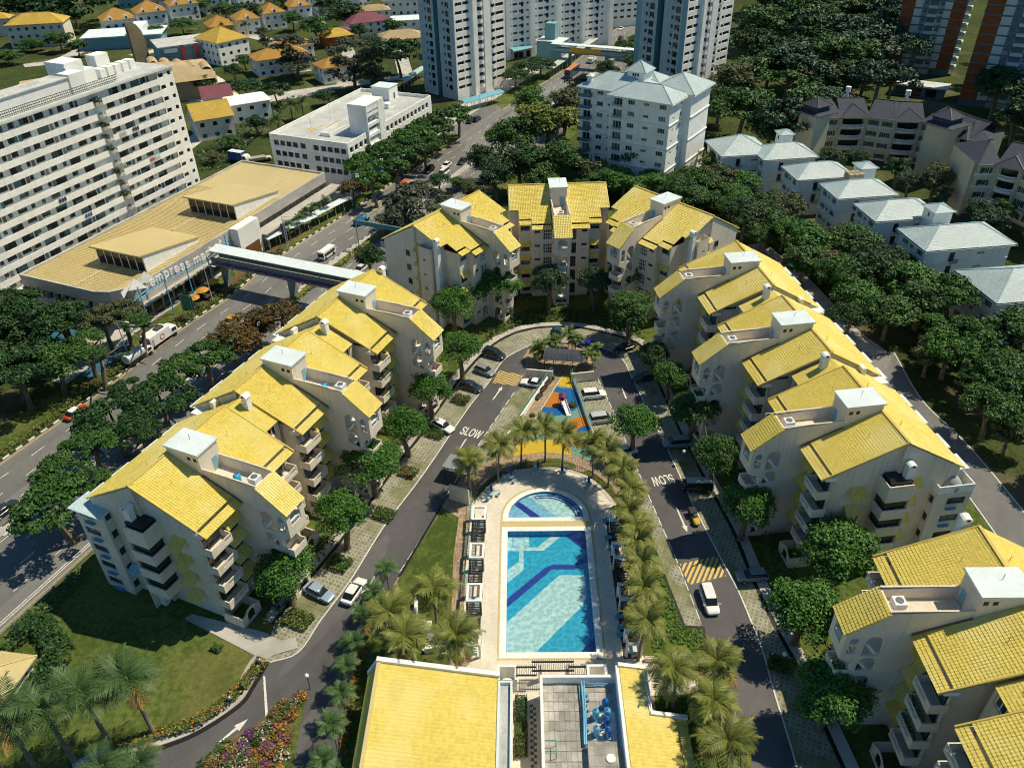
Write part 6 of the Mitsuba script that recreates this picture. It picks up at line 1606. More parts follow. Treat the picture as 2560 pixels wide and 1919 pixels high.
wood('tree', 'tree in the planting between the townhouses and the slate-roofed block', 'trees before the slate-roofed block', [(1930, 430), (2000, 430), (2150, 440), (2300, 470), (2420, 530), (2600, 640), (2650, 760), (2500, 700), (2430, 600), (2310, 530), (2170, 470), (2010, 480)], 9, 9, 3.6, ['mid', 'dark', 'olive', 'teal'], ['loose'], 1, seed=7)
wood('tree', 'dark leafy tree in the left-edge park beside the blue play floor', 'trees of the left-edge park', [(-60, 830), (120, 850), (230, 905), (215, 960), (120, 1030), (40, 1090), (-60, 1150)], 7.0, 11, 5.0, ['dark', 'mid', 'dark'], ['loose', 'rain'], 2, seed=8)
for i, (px, py, r, pal) in enumerate(((250, 790, 48, 'olive'), (300, 775, 44, 'olive'), (205, 850, 46, 'mid'), (170, 800, 40, 'mid'), (335, 800, 34, 'mid'), (230, 880, 30, 'mid'))):
    tree_px('tall thin-stemmed tree between the market and the parked trucks', px, py, r, 11, style='rain', pal=pal, detail=2, group='thin-stemmed trees by the market', zc=.75)
tree_px('big dark rain tree behind the left tower foot', 1000, 145, 62, 14, style='rain', pal='dark', detail=2, zc=.6)
tree_px('feathery grey-green tree behind the car park, left of its pair', 880, 160, 64, 18, style='feather', pal='grey', detail=2, zc=.55)
tree_px('feathery grey-green tree behind the car park, right of its pair', 935, 170, 46, 17, style='feather', pal='olive', detail=2, zc=.55)
tree_px('tall feathery grey tree over the orange-roofed house', 735, 135, 66, 17, style='feather', pal='grey', detail=2, zc=.55)
tree_px('tall dull-green tree above the feathery one among the houses', 790, 65, 44, 14, style='loose', pal='mid', detail=1)
for i, (px, py, r, h, st, pal) in enumerate(((180, 18, 95, 15, 'rain', 'dark'), (60, 8, 70, 14, 'loose', 'dark'), (150, 60, 34, 10, 'loose', 'dark'), (145, 95, 34, 10, 'loose', 'mid'), (75, 112, 34, 5, 'loose', 'mid'), (15, 140, 34, 6, 'loose', 'mid'), (190, 115, 26, 8, 'loose', 'dark'), (390, 78, 28, 7, 'round', 'mid'), (455, 62, 34, 8, 'round', 'mid'), (505, 180, 30, 9, 'round', 'dark'), (512, 205, 28, 9, 'round', 'dark'), (615, 218, 42, 9, 'round', 'dark'), (555, 225, 26, 8, 'round', 'dark'), (690, 232, 36, 8, 'rain', 'dark'), (585, 175, 26, 8, 'loose', 'dark'), (610, 150, 24, 7, 'loose', 'mid'), (820, 240, 32, 6, 'round', 'dark'), (930, 105, 36, 10, 'round', 'teal'), (900, 75, 24, 9, 'loose', 'dark'), (860, 30, 50, 13, 'loose', 'dark'), (620, 30, 44, 11, 'loose', 'dark'), (560, 25, 34, 9, 'loose', 'mid'), (700, 15, 40, 10, 'loose', 'dark'), (980, 62, 24, 10, 'loose', 'mid'), (660, 90, 26, 10, 'feather', 'grey'), (730, 45, 26, 10, 'loose', 'mid'), (575, 350, 26, 5, 'loose', 'mid'), (640, 305, 26, 7, 'loose', 'dark'), (530, 390, 22, 4, 'loose', 'olive'), (820, 5, 40, 12, 'loose', 'mid'), (480, 12, 40, 10, 'loose', 'mid'))):
    lab = 'huge spreading rain tree at the top left corner' if i == 0 else 'garden tree among the houses at the top left'
    tree_px(lab, px, py, r, h, style=st, pal=pal, detail=1, group='garden trees among the houses')


# --- palms
def frond_mesh(seed, droop, n, leafw, hang, col, tipcol):
    r = np.random.default_rng(seed); V, F, C = [], [], []
    t = np.linspace(0, 1, n); x = t * (1 - .18 * droop * t); z = .42 * t - droop * .95 * t ** 2
    P = np.stack([x, 0 * t, z], 1); D = np.gradient(P, axis=0); D /= np.linalg.norm(D, axis=1, keepdims=True)
    for i in range(n):
        w = .30 * math.sin(min(1, t[i] * 1.0 + .12) * math.pi) ** .6 + .05
        if i < n - 1:
            b = len(V); V += [P[i] + [0, .008, 0], P[i] - [0, .008, 0], P[i + 1] - [0, .006, 0], P[i + 1] + [0, .006, 0]]; F += [[b, b + 1, b + 2], [b, b + 2, b + 3]]; C += [np.array(tipcol) * 1.1] * 4
        for s in (-1, 1):
            q = P[i]; e = q + D[i] * w * .55 + np.array([0, s * w * r.uniform(.8, 1), -w * hang * r.uniform(.6, 1.2)]); mid = (q + e) / 2 + np.array([0, 0, w * .10])
            o = D[i] * leafw * r.uniform(.8, 1.2); b = len(V); V += [q - o * .6, q + o * .6, mid + o, mid - o, e]; F += [[b, b + 1, b + 2], [b, b + 2, b + 3], [b + 3, b + 2, b + 4]]
            c = np.array(col) * r.uniform(.75, 1.2) * (1 - t[i] * .3) + np.array(tipcol) * t[i] * .3; C += [c] * 5
    return (np.array(V), np.array(F)), np.clip(np.array(C), 0, 1)


_fr = {}


def frond(kind, i):
    if (kind, i) not in _fr:
        col, tip, n, lw, hang = {'coco': ((.115, .150, .028), (.22, .20, .05), 17, .030, .5), 'royal': ((.045, .095, .030), (.08, .13, .04), 24, .016, .35), 'small': ((.045, .10, .03), (.09, .14, .045), 14, .034, .3), 'dry': ((.26, .16, .04), (.34, .22, .08), 17, .028, .8), 'areca': ((.075, .125, .03), (.14, .18, .05), 12, .045, .3)}[kind]
        m, c = frond_mesh(i + 31, (.55, .8, 1.05)[i % 3], n, lw, hang, col, tip); _fr[kind, i] = mikit.ply(m, 'm_leaf', color=c)
    return _fr[kind, i]


def palm(label, base, h, r, kind='coco', n=15, lean=(0, 0), group=None, name='palm_tree'):
    key = thing(name, label, 'palm tree', group); x, y = base[0], base[1]; t = np.linspace(0, 1, 6); top = np.array([x + lean[0], y + lean[1], h])
    rad = {'coco': .16, 'royal': .26, 'small': .09, 'areca': .06}[kind]; sw = {'royal': 1.35}.get(kind, 1.15)
    m = MB(); m.tube([(x + lean[0] * u * u, y + lean[1] * u * u, h * u) for u in t], [rad * q for q in (1.35, 1.0, .95, .92, .85, .7)], 7)
    m.put(key + '__trunk', 'm_trunk', smooth=True)
    if kind in ('royal', 'small'):
        MB().tube([top - [0, 0, h * .14], top - [0, 0, .02], top + [0, 0, h * .05]], [rad * .8, rad * .75, rad * .35], 7).put(key + '__crownshaft', 'm_paint', col=(.10, .17, .05), smooth=True)
    g = rng.uniform(0, 6)
    for i in range(n):
        a = g + i * 2.39996; el = 1.0 - 1.35 * (i + .5) / n + rng.uniform(-.1, .1); L = r * rng.uniform(.85, 1.12)
        ca, sa, ce, se_ = math.cos(a), math.sin(a), math.cos(el), math.sin(el)
        X = np.array([ca * ce, sa * ce, se_]); Y = np.array([-sa, ca, 0]); Z = np.cross(X, Y)
        dry = kind == 'coco' and i > n - 3 and rng.uniform() < .5 or (kind == 'royal' and i == n - 1)
        place(sub(key, 'frond'), frond('dry' if dry else kind, i % 3), top, m3=np.stack([X, Y, Z], 1) * L)
    if kind == 'coco':
        MB().lathe(top - [0, 0, .45], [(0, 0), (.3, .12), (.34, .35), (.1, .5)], 7).put(key + '__coconuts', 'm_paint', col=(.30, .17, .04), smooth=True)
    return key


bsdf('m_trunk', {'type': 'principled', 'base_color': proc(lambda p, n, uv: mi.Color3f(.24, .215, .175) * (.65 + .35 * smoothstep(.2, .8, dr.abs(p.z * 3 - dr.floor(p.z * 3) - .5) * 2) + .25 * (noise(p.x * 3, p.y * 3, p.z) - .5))), 'roughness': .95, 'specular': .1})
COCO = [(1172, 1150), (1250, 1112), (1306, 1078), (1362, 1070), (1410, 1087), (1480, 1102), (1520, 1130), (1558, 1174), (1578, 1224), (1572, 1272), (1590, 1316), (1594, 1352), (1607, 1404), (1610, 1468), (1616, 1549), (1685, 1672), (1792, 1654), (1784, 1752), (1821, 1854), (1086, 1475), (973, 1533), (1013, 1592), (1141, 1592)]
for i, (px, py) in enumerate(COCO):
    h = 7.3 if i < 15 else 7.0; p = G(px, py, h); ln = rng.uniform(-.5, .5, 2)
    if i in (15, 16, 17, 18): ln = np.array([-.5, .3])
    lab = ['coconut palm by the guard screen at the left end of the pool arc', 'coconut palm second from the left on the pool arc', 'coconut palm on the arc lawn left of the lamp', 'coconut palm on the arc lawn, middle one', 'coconut palm on the arc lawn, right one', 'coconut palm above the right end of the arc fence'][i] if i < 6 else {15: 'coconut palm beside the right yellow roof of the clubhouse', 16: 'coconut palm leaning over the right road by the plaza steps', 17: 'coconut palm on the lower right lawn above the bottom one', 18: 'coconut palm at the bottom, lowest on the right of the clubhouse', 19: 'coconut palm behind the white planter walls left of the pool', 20: 'coconut palm leftmost of the four above the big yellow roof', 21: 'coconut palm overhanging the big yellow roof', 22: 'coconut palm beside the pool deck above the big yellow roof'}.get(i, 'coconut palm in the row right of the pool')
    palm(lab, p[:2] - ln, h, 3.25 if i < 15 else 3.7, 'coco', 17, ln, 'coconut palms round the pool')
for i, (px, py, bx, by) in enumerate(((964, 1420, 968, 1492), (932, 1480, 934, 1524), (903, 1533, 914, 1605), (883, 1602, 903, 1669), (863, 1663, 886, 1718), (853, 1732, 875, 1807), (828, 1810, 848, 1860), (808, 1897, 836, 1950))):
    b = G2(bx, by); p = G(px, py, 5.0)
    palm('slim dark-green palm in the row along the left road, ' + ['farthest', 'second farthest', 'third farthest', 'fourth farthest', 'fourth nearest', 'third nearest', 'second nearest', 'nearest'][i], p[:2], 5.0, 2.05, 'small', 13, (0, 0), 'slim palms along the left road')
for i, (px, py) in enumerate(((318, 1700), (203, 1732), (101, 1767), (2, 1790), (258, 1915), (347, 1905))):
    h = 10.4 if i < 4 else 6.0; p = G(px, py, h)
    palm('tall royal palm on the left lawn, ' + ['nearest the curved drive', 'second from the drive', 'third from the drive', 'leftmost at the picture edge'][i] if i < 4 else 'royal palm top rising from the bottom edge, ' + ('left' if i == 4 else 'right') + ' of two', p[:2], h, 4.5 if i < 4 else 3.2, 'royal', 13, (0, 0), 'royal palms on the left lawn')
for i, (px, py, hh) in enumerate(((1338, 880, 3.6), (1392, 862, 3.0), (1428, 854, 3.4), (1474, 892, 3.8))):
    p = G(px, py, hh * .6)
    for k in range(3):
        q = p[:2] + rng.uniform(-.9, .9, 2)
        palm('clump palm around the court pavilion, ' + ['left', 'back left', 'back right', 'right'][i] + ' clump', q, hh * rng.uniform(.7, 1), 2.1, 'areca', 14, (0, 0), 'clump palms at the pavilion', name='clump_palm')
for i, (px, py, h, r) in enumerate(((753, 255, 6, 4.0), (725, 262, 5.5, 3.8), (692, 298, 5, 4.0), (783, 516, 5, 2), (815, 500, 5, 2), (762, 528, 4.5, 2), (720, 560, 4.5, 2), (747, 545, 4.5, 2), (490, 33, 8, 2.6), (652, 30, 8, 2.6), (612, 62, 8, 2.6), (2110, 40, 9, 4), (2015, 85, 9, 4), (1990, 195, 8, 4), (2035, 55, 9, 4), (1655, 455, 6, 2.5), (2360, 700, 5, 2.6))):
    p = G(px, py, h)
    palm(['big feather palm behind the car park, upper', 'big feather palm behind the car park, left of the upper', 'big feather palm behind the car park, lowest'][i] if i < 3 else 'small palm by the covered walkway and market canopy' if i < 8 else 'palm standing among the orange-roofed terraces' if i < 11 else 'palm rising out of the dense wood at the upper right' if i < 15 else 'palm at the foot of the eight-storey block' if i == 15 else 'palm at the near corner of the near townhouse', p[:2], h, r, 'royal' if i > 10 or i < 3 else 'small', 13, (0, 0), {True: 'feather palms behind the car park'}.get(i < 3) or ('palms by the market walkway' if i < 8 else 'palms among the terraces' if i < 11 else 'palms in the dense wood'))


# --- hedges, beds and planting
def hedge(label, line, w, h, per_m, col, flower=None, ff=0, size=.22, name='hedge', z=.1):
    p = np.asarray(line, float); key = thing(name, label, 'hedge'); L = np.sum(np.linalg.norm(np.diff(p, axis=0), axis=1)); n = int(L * per_m)
    seg = np.linalg.norm(np.diff(p, axis=0), axis=1); t = rng.uniform(0, seg.sum(), n); i = np.minimum(np.searchsorted(np.cumsum(seg), t), len(seg) - 1); u = (t - np.r_[0, np.cumsum(seg)][i]) / seg[i]
    d = (p[i + 1] - p[i]) / seg[i][:, None]; nn = np.stack([-d[:, 1], d[:, 0]], 1); o = rng.uniform(-1, 1, n); q = p[i] + (p[i + 1] - p[i]) * u[:, None] + nn * (o * w / 2)[:, None]
    hh = h * (.75 + .35 * meshkit.noise(np.c_[q * .9, np.zeros(n)]))
    zz = z + hh * np.where(np.abs(o) > .8, rng.uniform(.1, 1, n), rng.uniform(.75, 1, n))
    leaves(key, np.c_[q, zz], size, col, flower, ff, up=.6)
    labels[key]['kind'] = 'stuff'
    return key


RFP = lambda t, b: RF(np.array([[t, b, 0.0]]))[0][:2]
hedge('low green hedge along the far kerb of the main road', strip(KL[4:58], 1.1, 1.1)[:54], 1.5, .7, 42, (.085, .13, .03))
hedge('dense green shrub band below the footbridge beside the far kerb', strip(KL[24:46], 2.0, 2.0)[:22], 2.2, .8, 40, (.07, .12, .025))
hedge('yellow-green hedge on the median of the main road', [RFP(t, 117.2 - 14.3) for t in (118, 130, 146, 160)], 1.5, .9, 60, (.22, .22, .04), (.34, .30, .04), .4, .25)
hedge('dark hedge along the near edge of the main road below the lawn', pts([(-40, 1700), (60, 1590), (145, 1500), (215, 1430)]), 2.4, 1.2, 70, (.055, .10, .025))
hedge('clipped green hedge beside the left-edge guard house', pts([(60, 1770), (120, 1690), (160, 1640), (100, 1560), (40, 1600)]), 3.2, 1.8, 150, (.035, .075, .02))
hedge('orange-flowered hedge along the curved drive', pts([(660, 1655), (622, 1705), (560, 1765), (490, 1812), (440, 1828), (350, 1850), (280, 1872)]), 1.5, .9, 110, (.07, .11, .025), [(.42, .16, .03), (.30, .24, .05)], .33, .2)
hedge('strip of orange flowers under the slim palms of the left road', pts([(968, 1480), (930, 1545), (905, 1615), (893, 1680), (868, 1800), (858, 1890)]), .9, .5, 75, (.07, .10, .03), [(.45, .20, .03), (.35, .16, .02)], .5, .16)
PARK = [('planting bed with clipped shrubs under the third tree of the left road', 1088, 1084, 3.0, (.05, .10, .02)), ('shrub bed beside the second dark car of the left road', 1152, 1002, 2.6, (.07, .10, .03)), ('dry brown planting bed with a green litter bin', 1022, 1184, 2.4, (.15, .12, .04)), ('clipped shrub bed halfway down the left road', 962, 1290, 2.6, (.05, .11, .02)), ('shrub bed by the walkway, second from the near end of the left road', 848, 1412, 2.8, (.055, .11, .022)), ('yellowish shrub bed at the near end of the left parking row', 748, 1552, 3.0, (.10, .13, .03)), ('shrub bed by the white globe lamp on the right', 1950, 1665, 2.4, (.06, .11, .02)), ('dark shrub bed under the tree by the black van', 1758, 1225, 2.2, (.03, .06, .015)), ('shrub patch on the lawn with red flowers at the left block', 545, 1622, 1.1, (.07, .15, .03))]
for lab, px, py, w, col in PARK:
    key = thing('shrub_bed', lab, 'shrub bed'); n = int(w * 300); c = G2(px, py); q = rng.uniform(-1, 1, (n, 2)) * [w * .6, w * .45]; a = -.4; q = q @ np.array([[math.cos(a), math.sin(a)], [-math.sin(a), math.cos(a)]])
    leaves(key, np.c_[q + c, .1 + .8 * rng.uniform(.2, 1, n) * (.7 + .5 * meshkit.noise(np.c_[q * .8 + c, np.zeros(n)]))], .18, col); labels[key]['kind'] = 'stuff'
# bougainvillea bed
bedp = Polygon(pts([(490, 1940), (548, 1868), (640, 1818), (700, 1770), (765, 1728), (750, 1765), (735, 1800), (712, 1870), (698, 1940)]))
key = thing('flower_bed', 'bougainvillea bed in pink, purple and orange between the two arms of the drive', 'flower bed'); P_ = []
x0, y0, x1, y1 = bedp.bounds; cols = [(.38, .07, .16), (.20, .05, .28), (.42, .19, .04), (.45, .22, .05), (.07, .12, .03), (.06, .13, .03), (.40, .10, .08), (.5, .45, .4)]
allp, allc = [], []
for _ in range(150):
    c = rng.uniform((x0, y0), (x1, y1))
    if not bedp.contains(Point(c)): continue
    col = np.array(cols[rng.integers(0, len(cols))]); r = rng.uniform(.5, 1.1); n = int(150 * r); d = rng.normal(size=(n, 3)); d /= np.linalg.norm(d, axis=1, keepdims=True); d[:, 2] = abs(d[:, 2])
    allp.append(np.r_[c, .15] + d * r * rng.uniform(.7, 1, (n, 1)) * [1, 1, .9]); g = rng.uniform(size=(n, 1)) < .45; allc.append(np.where(g, np.array([.07, .11, .03]), col) * rng.uniform(.7, 1.2, (n, 1)))
p = np.vstack(allp); n = len(p); leaves(key, p, .15, (1, 1, 1)); 
v_, f_, *_r = meshkit.WRITTEN[scene[key]['filename']]
scene[key] = mikit.ply((v_, f_), 'm_leaf', color=np.repeat(np.vstack(allc), 4, 0)); labels[key]['kind'] = 'stuff'
# groundcover on the court lawns
def cover(name, label, poly, n, size, col, z=.1, h=.25, var=.35):
    q = Polygon(pts(poly)).buffer(0); x0, y0, x1, y1 = q.bounds; import shapely
    p = rng.uniform((x0, y0), (x1, y1), (int(n * (x1 - x0) * (y1 - y0)), 2)); p = p[shapely.contains_xy(q, p[:, 0], p[:, 1])]
    k = num(name); leaves(k, np.c_[p, z + rng.uniform(0, h, len(p))], size, col, up=.8, var=var); labels[k] = {'label': label, 'category': 'ground cover', 'kind': 'stuff'}
cover('ground_cover', 'bright green leafy ground cover right of the pool palms', [(1556, 1262), (1590, 1290), (1605, 1310), (1641, 1390), (1667, 1461), (1707, 1570), (1755, 1573), (1768, 1643), (1700, 1645), (1640, 1638), (1620, 1590), (1590, 1440), (1560, 1300)], 34, .2, (.055, .15, .02))
cover('ground_cover', 'green leafy ground cover on the lower right lawn', [(1640, 1738), (1746, 1742), (1790, 1765), (1840, 1950), (1700, 1950), (1680, 1810), (1645, 1795)], 30, .2, (.055, .13, .02))
cover('shrubbery', 'dark green shrubs along the foot of the left row', [(640, 1560), (700, 1470), (800, 1330), (905, 1190), (1000, 1075), (1100, 960), (1130, 965), (1020, 1110), (930, 1240), (800, 1410), (690, 1560)], 5, .3, (.04, .085, .02), .1, .8)
cover('shrubbery', 'dark green shrubs along the foot of the right row', [(1640, 860), (1700, 960), (1780, 1130), (1900, 1330), (2010, 1560), (2080, 1700), (2130, 1690), (2030, 1500), (1900, 1270), (1800, 1090), (1720, 920), (1660, 850)], 4, .3, (.035, .075, .018), .1, .8)
cover('shrubbery', 'dark planting between the head blocks and the curved path', [(1190, 880), (1240, 815), (1330, 775), (1440, 775), (1540, 790), (1620, 845), (1580, 845), (1500, 818), (1440, 808), (1380, 806), (1300, 815), (1240, 845)], 8, .3, (.03, .065, .016), .1, 1.0)
cover('weeds', 'rough weedy growth between the car park and the slab block', [(480, 390), (560, 340), (680, 260), (740, 240), (660, 330), (560, 420), (500, 430)], 3, .45, (.06, .09, .03), 0, .8)


# ---------------------------------------------------------------- clubhouse, pool court furniture, bridges, street furniture
key = thing('clubhouse', 'clubhouse at the bottom with a big yellow tiled roof and a grey plant deck', 'clubhouse')
CX = WORLD
m = MB(); m.box(-17.3, -3.4, 20, 53.8, 0, 4.2).box(10.3, 13.1, 49.3, 54.7, 0, 3.6).box(10.3, 16.9, 20, 49.3, 0, 3.3).box(1.4, 10.3, 20, 54.4, 0, 3.0).box(-3.38, -1.7, 20, 53.2, 0, 4.2)
m.put(sub(key, 'wall'), 'm_wall')
def slope(parent, p0, u, v, lu, lv, name='roof', **k):
    b = MB(); v = np.asarray(v, float); L = np.linalg.norm(v); tiles(b, p0, u, v / L, lu, lv * L, **k); return put_tiles(b, sub(parent, name), kind='stuff')
sl_ = 3.0 / 13.3
rk = slope(key, (-16.6, 54, 7.5), (0, -1, 0), (1, 0, -sl_), 34, 13.25, 'big_roof', pu=.45, pv=.34)
slope(key, (-16.65, 54, 7.5), (0, -1, 0), (-.9, 0, -1.3), 34, 1.4, 'hip_slope')
m = MB(); m.obox((-16.9, 54.1, 7.75), (-3.2, 54.1, 4.75), .55, .5); m.obox((-16.75, 54, 7.6), (-18.0, 53.9, 5.5), .5, .4); m.put(sub(key, 'coping'), 'm_white')
MB().obox((-16.62, 53.8, 7.66), (-16.62, 20, 7.66), .4, .16).put(sub(rk, 'ridge_capping'), 'm_paint', col=(.55, .46, .2))
m = MB(); m.box(-3.36, -3.1, 20, 53.4, 4.2, 4.75).box(-1.95, -1.7, 20, 53.4, 4.2, 4.75).box(-3.1, -1.95, 53.15, 53.4, 4.2, 4.75).put(sub(key, 'flat_roof_rim'), 'm_roofpale')
MB().box(-3.1, -1.95, 20, 53.15, 4.21, 4.3).put(sub(key, 'flat_roof'), 'm_grey')
slope(key, (10.45, 54.8, 5.2), (0, -1, 0), (1, 0, -.22), 5.5, 2.85, 'right_roof', pu=.42)
slope(key, (10.45, 49.3, 5.2), (0, -1, 0), (1, 0, -.22), 29, 5.6, 'right_roof', pu=.42)
slope(key, (16.2, 49.3, 3.86), (0, -1, 0), (1, 0, -.3), 29, 1.1, 'right_eaves', pu=.42)
m = MB(); m.obox((10.3, 54.95, 5.3), (13.4, 54.95, 4.65), .45, .5).obox((13.42, 54.9, 4.6), (13.42, 49.5, 4.6), .35, .35).obox((13.3, 49.35, 4.7), (17.4, 49.35, 3.75), .45, .45).box(10.05, 10.4, 20, 55, 3.0, 5.25).box(1.4, 10.05, 54.1, 54.45, 3.0, 4.25).box(1.4, 1.72, 20, 54.1, 3.0, 4.25)
m.put(sub(key, 'deck_parapet'), 'm_white')
def deck_grey(p, n, uv):
    a, b = p.x / 1.15, p.y / 1.15; j = smoothstep(.46, .49, dr.maximum(dr.abs(a - dr.floor(a) - .5), dr.abs(b - dr.floor(b) - .5)))
    return mi.Color3f(.37, .36, .33) * (.55 + .8 * fbm(p.x * .8, p.y * .8, 0, 4)) * (.85 + .3 * cell_rand(a, b, 3)) * (1 - .3 * j)
plain('m_deckgrey', deck_grey, .9, .1)
for i in range(7):
    for j in range(9):
        if i > 4 and j > 2: continue
        local_piece(sub(key, 'deck_slab'), WORLD, 'm_deckgrey', (1.75 + 1.17 * i, 53.0 - 1.17 * j - .02 * (i % 2), 3.01), (1.14, 0, 0), (0, 1.12, 0), (0, 0, .05 + .012 * ((i * 7 + j * 3) % 4)))
MB().box(6.3, 9.4, 40, 46.4, 3.07, 4.2).put(sub(key, 'raised_slab'), 'm_deckgrey')
m = MB(); MB().lathe((8.6, 44.5, 4.21), [(.5, 0), (.5, .15), (0, .15)], 12).put(sub(key, 'hatch'), 'm_white')
C_ = lambda a, b, z: G(1230 + a * 350 / 1270, 1620 + b * 350 / 1270, z)
for i, (a, b, col) in enumerate(((1030, 462, (.01, .10, .38)), (1048, 548, (.10, .38, .58)), (1043, 622, (.01, .09, .36)), (1055, 718, (.01, .10, .38)), (943, 552, (.12, .40, .58)), (950, 704, (.14, .42, .60)))):
    t = thing('filter_tank', ['dark blue pool filter tank at the back of the right column', 'pale blue pool filter tank, second of the right column', 'dark blue pool filter tank, third of the right column', 'dark blue pool filter tank, nearest of the right column', 'pale blue pool filter tank, farther of the left pair', 'pale blue pool filter tank, nearer of the left pair'][i], 'filter tank', 'blue filter tanks on the clubhouse deck'); p = C_(a, b, 4.75)
    MB().lathe((p[0], p[1], 3.2), [(.36, 0), (.38, .1), (.38, 1.25), (.3, 1.45), (0, 1.55)], 14).put(sub(t, 'drum'), 'm_gloss', col=col, smooth=True)
    MB().lathe((p[0], p[1], 4.76), [(.12, 0), (.12, .08), (0, .1)], 8).put(sub(t, 'cap'), 'm_paint', col=(.05, .08, .2))
    MB().box(p[0] - .45, p[0] + .45, p[1] - .45, p[1] + .45, 3.08, 3.2).put(sub(t, 'stand'), 'm_paint', col=(.08, .32, .5))
t = thing('pool_pipework', 'pale blue pipes and valves along the clubhouse deck', 'pipework')
for q in ((808, 836), (832, 852)):
    m = MB(); m.tube([C_(q[0], 292, 3.75), C_(q[1] - 4, 560, 3.75), C_(q[1] + 4, 870, 3.6), C_(q[1] + 2, 880, 3.1)], .10, 8); m.put(sub(t, 'main_pipe'), 'm_gloss', col=(.13, .40, .60), smooth=True)
m = MB(); m.tube([C_(855, 322, 3.5), C_(1085, 322, 3.5), C_(1100, 345, 3.5), C_(1148, 835, 3.5), C_(1150, 900, 3.3)], .11, 8); m.put(sub(t, 'wall_pipe'), 'm_gloss', col=(.06, .28, .50), smooth=True)
for b in range(8):
    y = 420 + b * 45; m = MB(); p = C_(862 + (b % 2) * 14, y, 3.4); m.tube([C_(835, y, 3.6), p, p - [0, 0, .3]], .055, 6); m.lathe(p - [0, 0, .12], [(0, 0), (.14, .02), (.14, .1), (0, .12)], 8).put(sub(t, 'valve'), 'm_gloss', col=(.05, .28, .50))
for b in (585, 735): m = MB(); m.tube([C_(965, b, 3.5), C_(1030, b, 3.5)], .05, 6); m.put(sub(t, 'link_pipe'), 'm_gloss', col=(.2, .45, .6))
t = thing('pipe_frame', 'green tubular frame standing on the clubhouse deck', 'frame'); m = MB()
fr_ = [C_(448, 832, 4.2), C_(582, 830, 4.2), C_(585, 945, 4.2), C_(448, 945, 4.2)]
for a, b in zip(fr_, fr_[1:] + fr_[:1]): m.tube([a, b], .04, 5); m.tube([a, a - [0, 0, 1.15]], .04, 5)
m.put(t, 'm_paint', col=(.08, .30, .20))
for i, (y0, y1, c) in enumerate(((51.2, 54.0, (.035, .075, .02)), (49.4, 51.2, (.06, .11, .03)), (46.8, 49.4, (.05, .09, .025)))):
    k = thing('box_hedge', 'clipped hedge in the clubhouse passage, ' + ['farthest', 'middle', 'nearest'][i] + ' of three', 'hedge', 'hedges in the clubhouse passage'); leaf_box(k, None, -1.5, -.1, y0, y1, .15, 1.2 if i != 1 else .4, 900, c, .13, kind='stuff')
sheet('passage_floor', sbox(-1.65, 20, 1.38, 54.2), .14, 'm_deck'); m = MB()
for j in range(22):
    for i in range(2): m.box(.25 + .36 * i + .0, .61 + .36 * i, 53 - .72 * j - .36 * i, 53.36 - .72 * j - .36 * i, .142, .15)
structure('chequer_tile', m, 'm_paint', col=(.17, .12, .08))
# gate pergola
t = thing('gate_pergola', 'dark timber slatted pergola over the gate between pool and clubhouse', 'pergola')
for (x0, x1, y0, y1, z) in ((.5, 5.5, 55.95, 57.15, 2.75), (-1.3, 1.1, 55.6, 56.7, 2.4), (4.4, 7.0, 55.6, 56.7, 2.4)):
    for y in (y0, y1): local_piece(sub(t, 'beam'), WORLD, 'm_paint', (x0, y - .07, z), (x1 - x0, 0, 0), (0, .14, 0), (0, 0, .18), (.02, .02, .02))
    for x in np.arange(x0 + .1, x1, .22): local_piece(sub(t, 'slat'), WORLD, 'm_paint', (x, y0 - .25, z + .18), (.05, 0, 0), (0, y1 - y0 + .5, 0), (0, 0, .08), (.03, .028, .026))
for x in (1.3, 4.5): local_piece(sub(t, 'post'), WORLD, 'm_white', (x, 56.3, .12), (.4, 0, 0), (0, .5, 0), (0, 0, 2.6))
for x0, side_ in ((-3.6, 'left'), (7.0, 'right')):
    k = thing('arched_planter', f'white block with an arched niche {side_} of the gate pergola', 'planter'); m = MB()
    m.wall((0, 55.1, 0), (1, 0, 0), rect(x0, x0 + 2.4, .12, 2.4), [arch(x0 + .4, x0 + 2.0, .3, 2.0)], .5, n=(0, -1, 0)); m.box(x0, x0 + .3, 55.1, 57.1, .12, 2.4).box(x0 + 2.1, x0 + 2.4, 55.1, 57.1, .12, 2.4).box(x0 + .3, x0 + 2.1, 56.8, 57.1, .12, 2.4).put(k, 'm_white')

# cabanas and slatted pergolas on both sides of the pool
def ring_px(l, z): return [G(x, y, z) for x, y in l]
def cabana(label, x0, x1, y0, y1, z=2.7, curtains=True, group='white cabanas beside the pool'):
    t = thing('cabana', label, 'cabana', group); w = .3
    m = MB(); m.box(x0, x1, y0, y0 + w, z - .3, z).box(x0, x1, y1 - w, y1, z - .3, z).box(x0, x0 + w, y0 + w, y1 - w, z - .3, z).box(x1 - w, x1, y0 + w, y1 - w, z - .3, z).put(sub(t, 'top_frame'), 'm_white')
    for x, y in ((x0, y0), (x1 - w, y0), (x0, y1 - w), (x1 - w, y1 - w)): MB().box(x, x + w, y, y + w, DZ, z - .3).put(sub(t, 'post'), 'm_white')
    MB().box(x0 + .5, x1 - .5, y0 + .5, y1 - .5, DZ, DZ + .45).put(sub(t, 'day_bed'), 'm_paint', col=(.45, .58, .60))
    return t
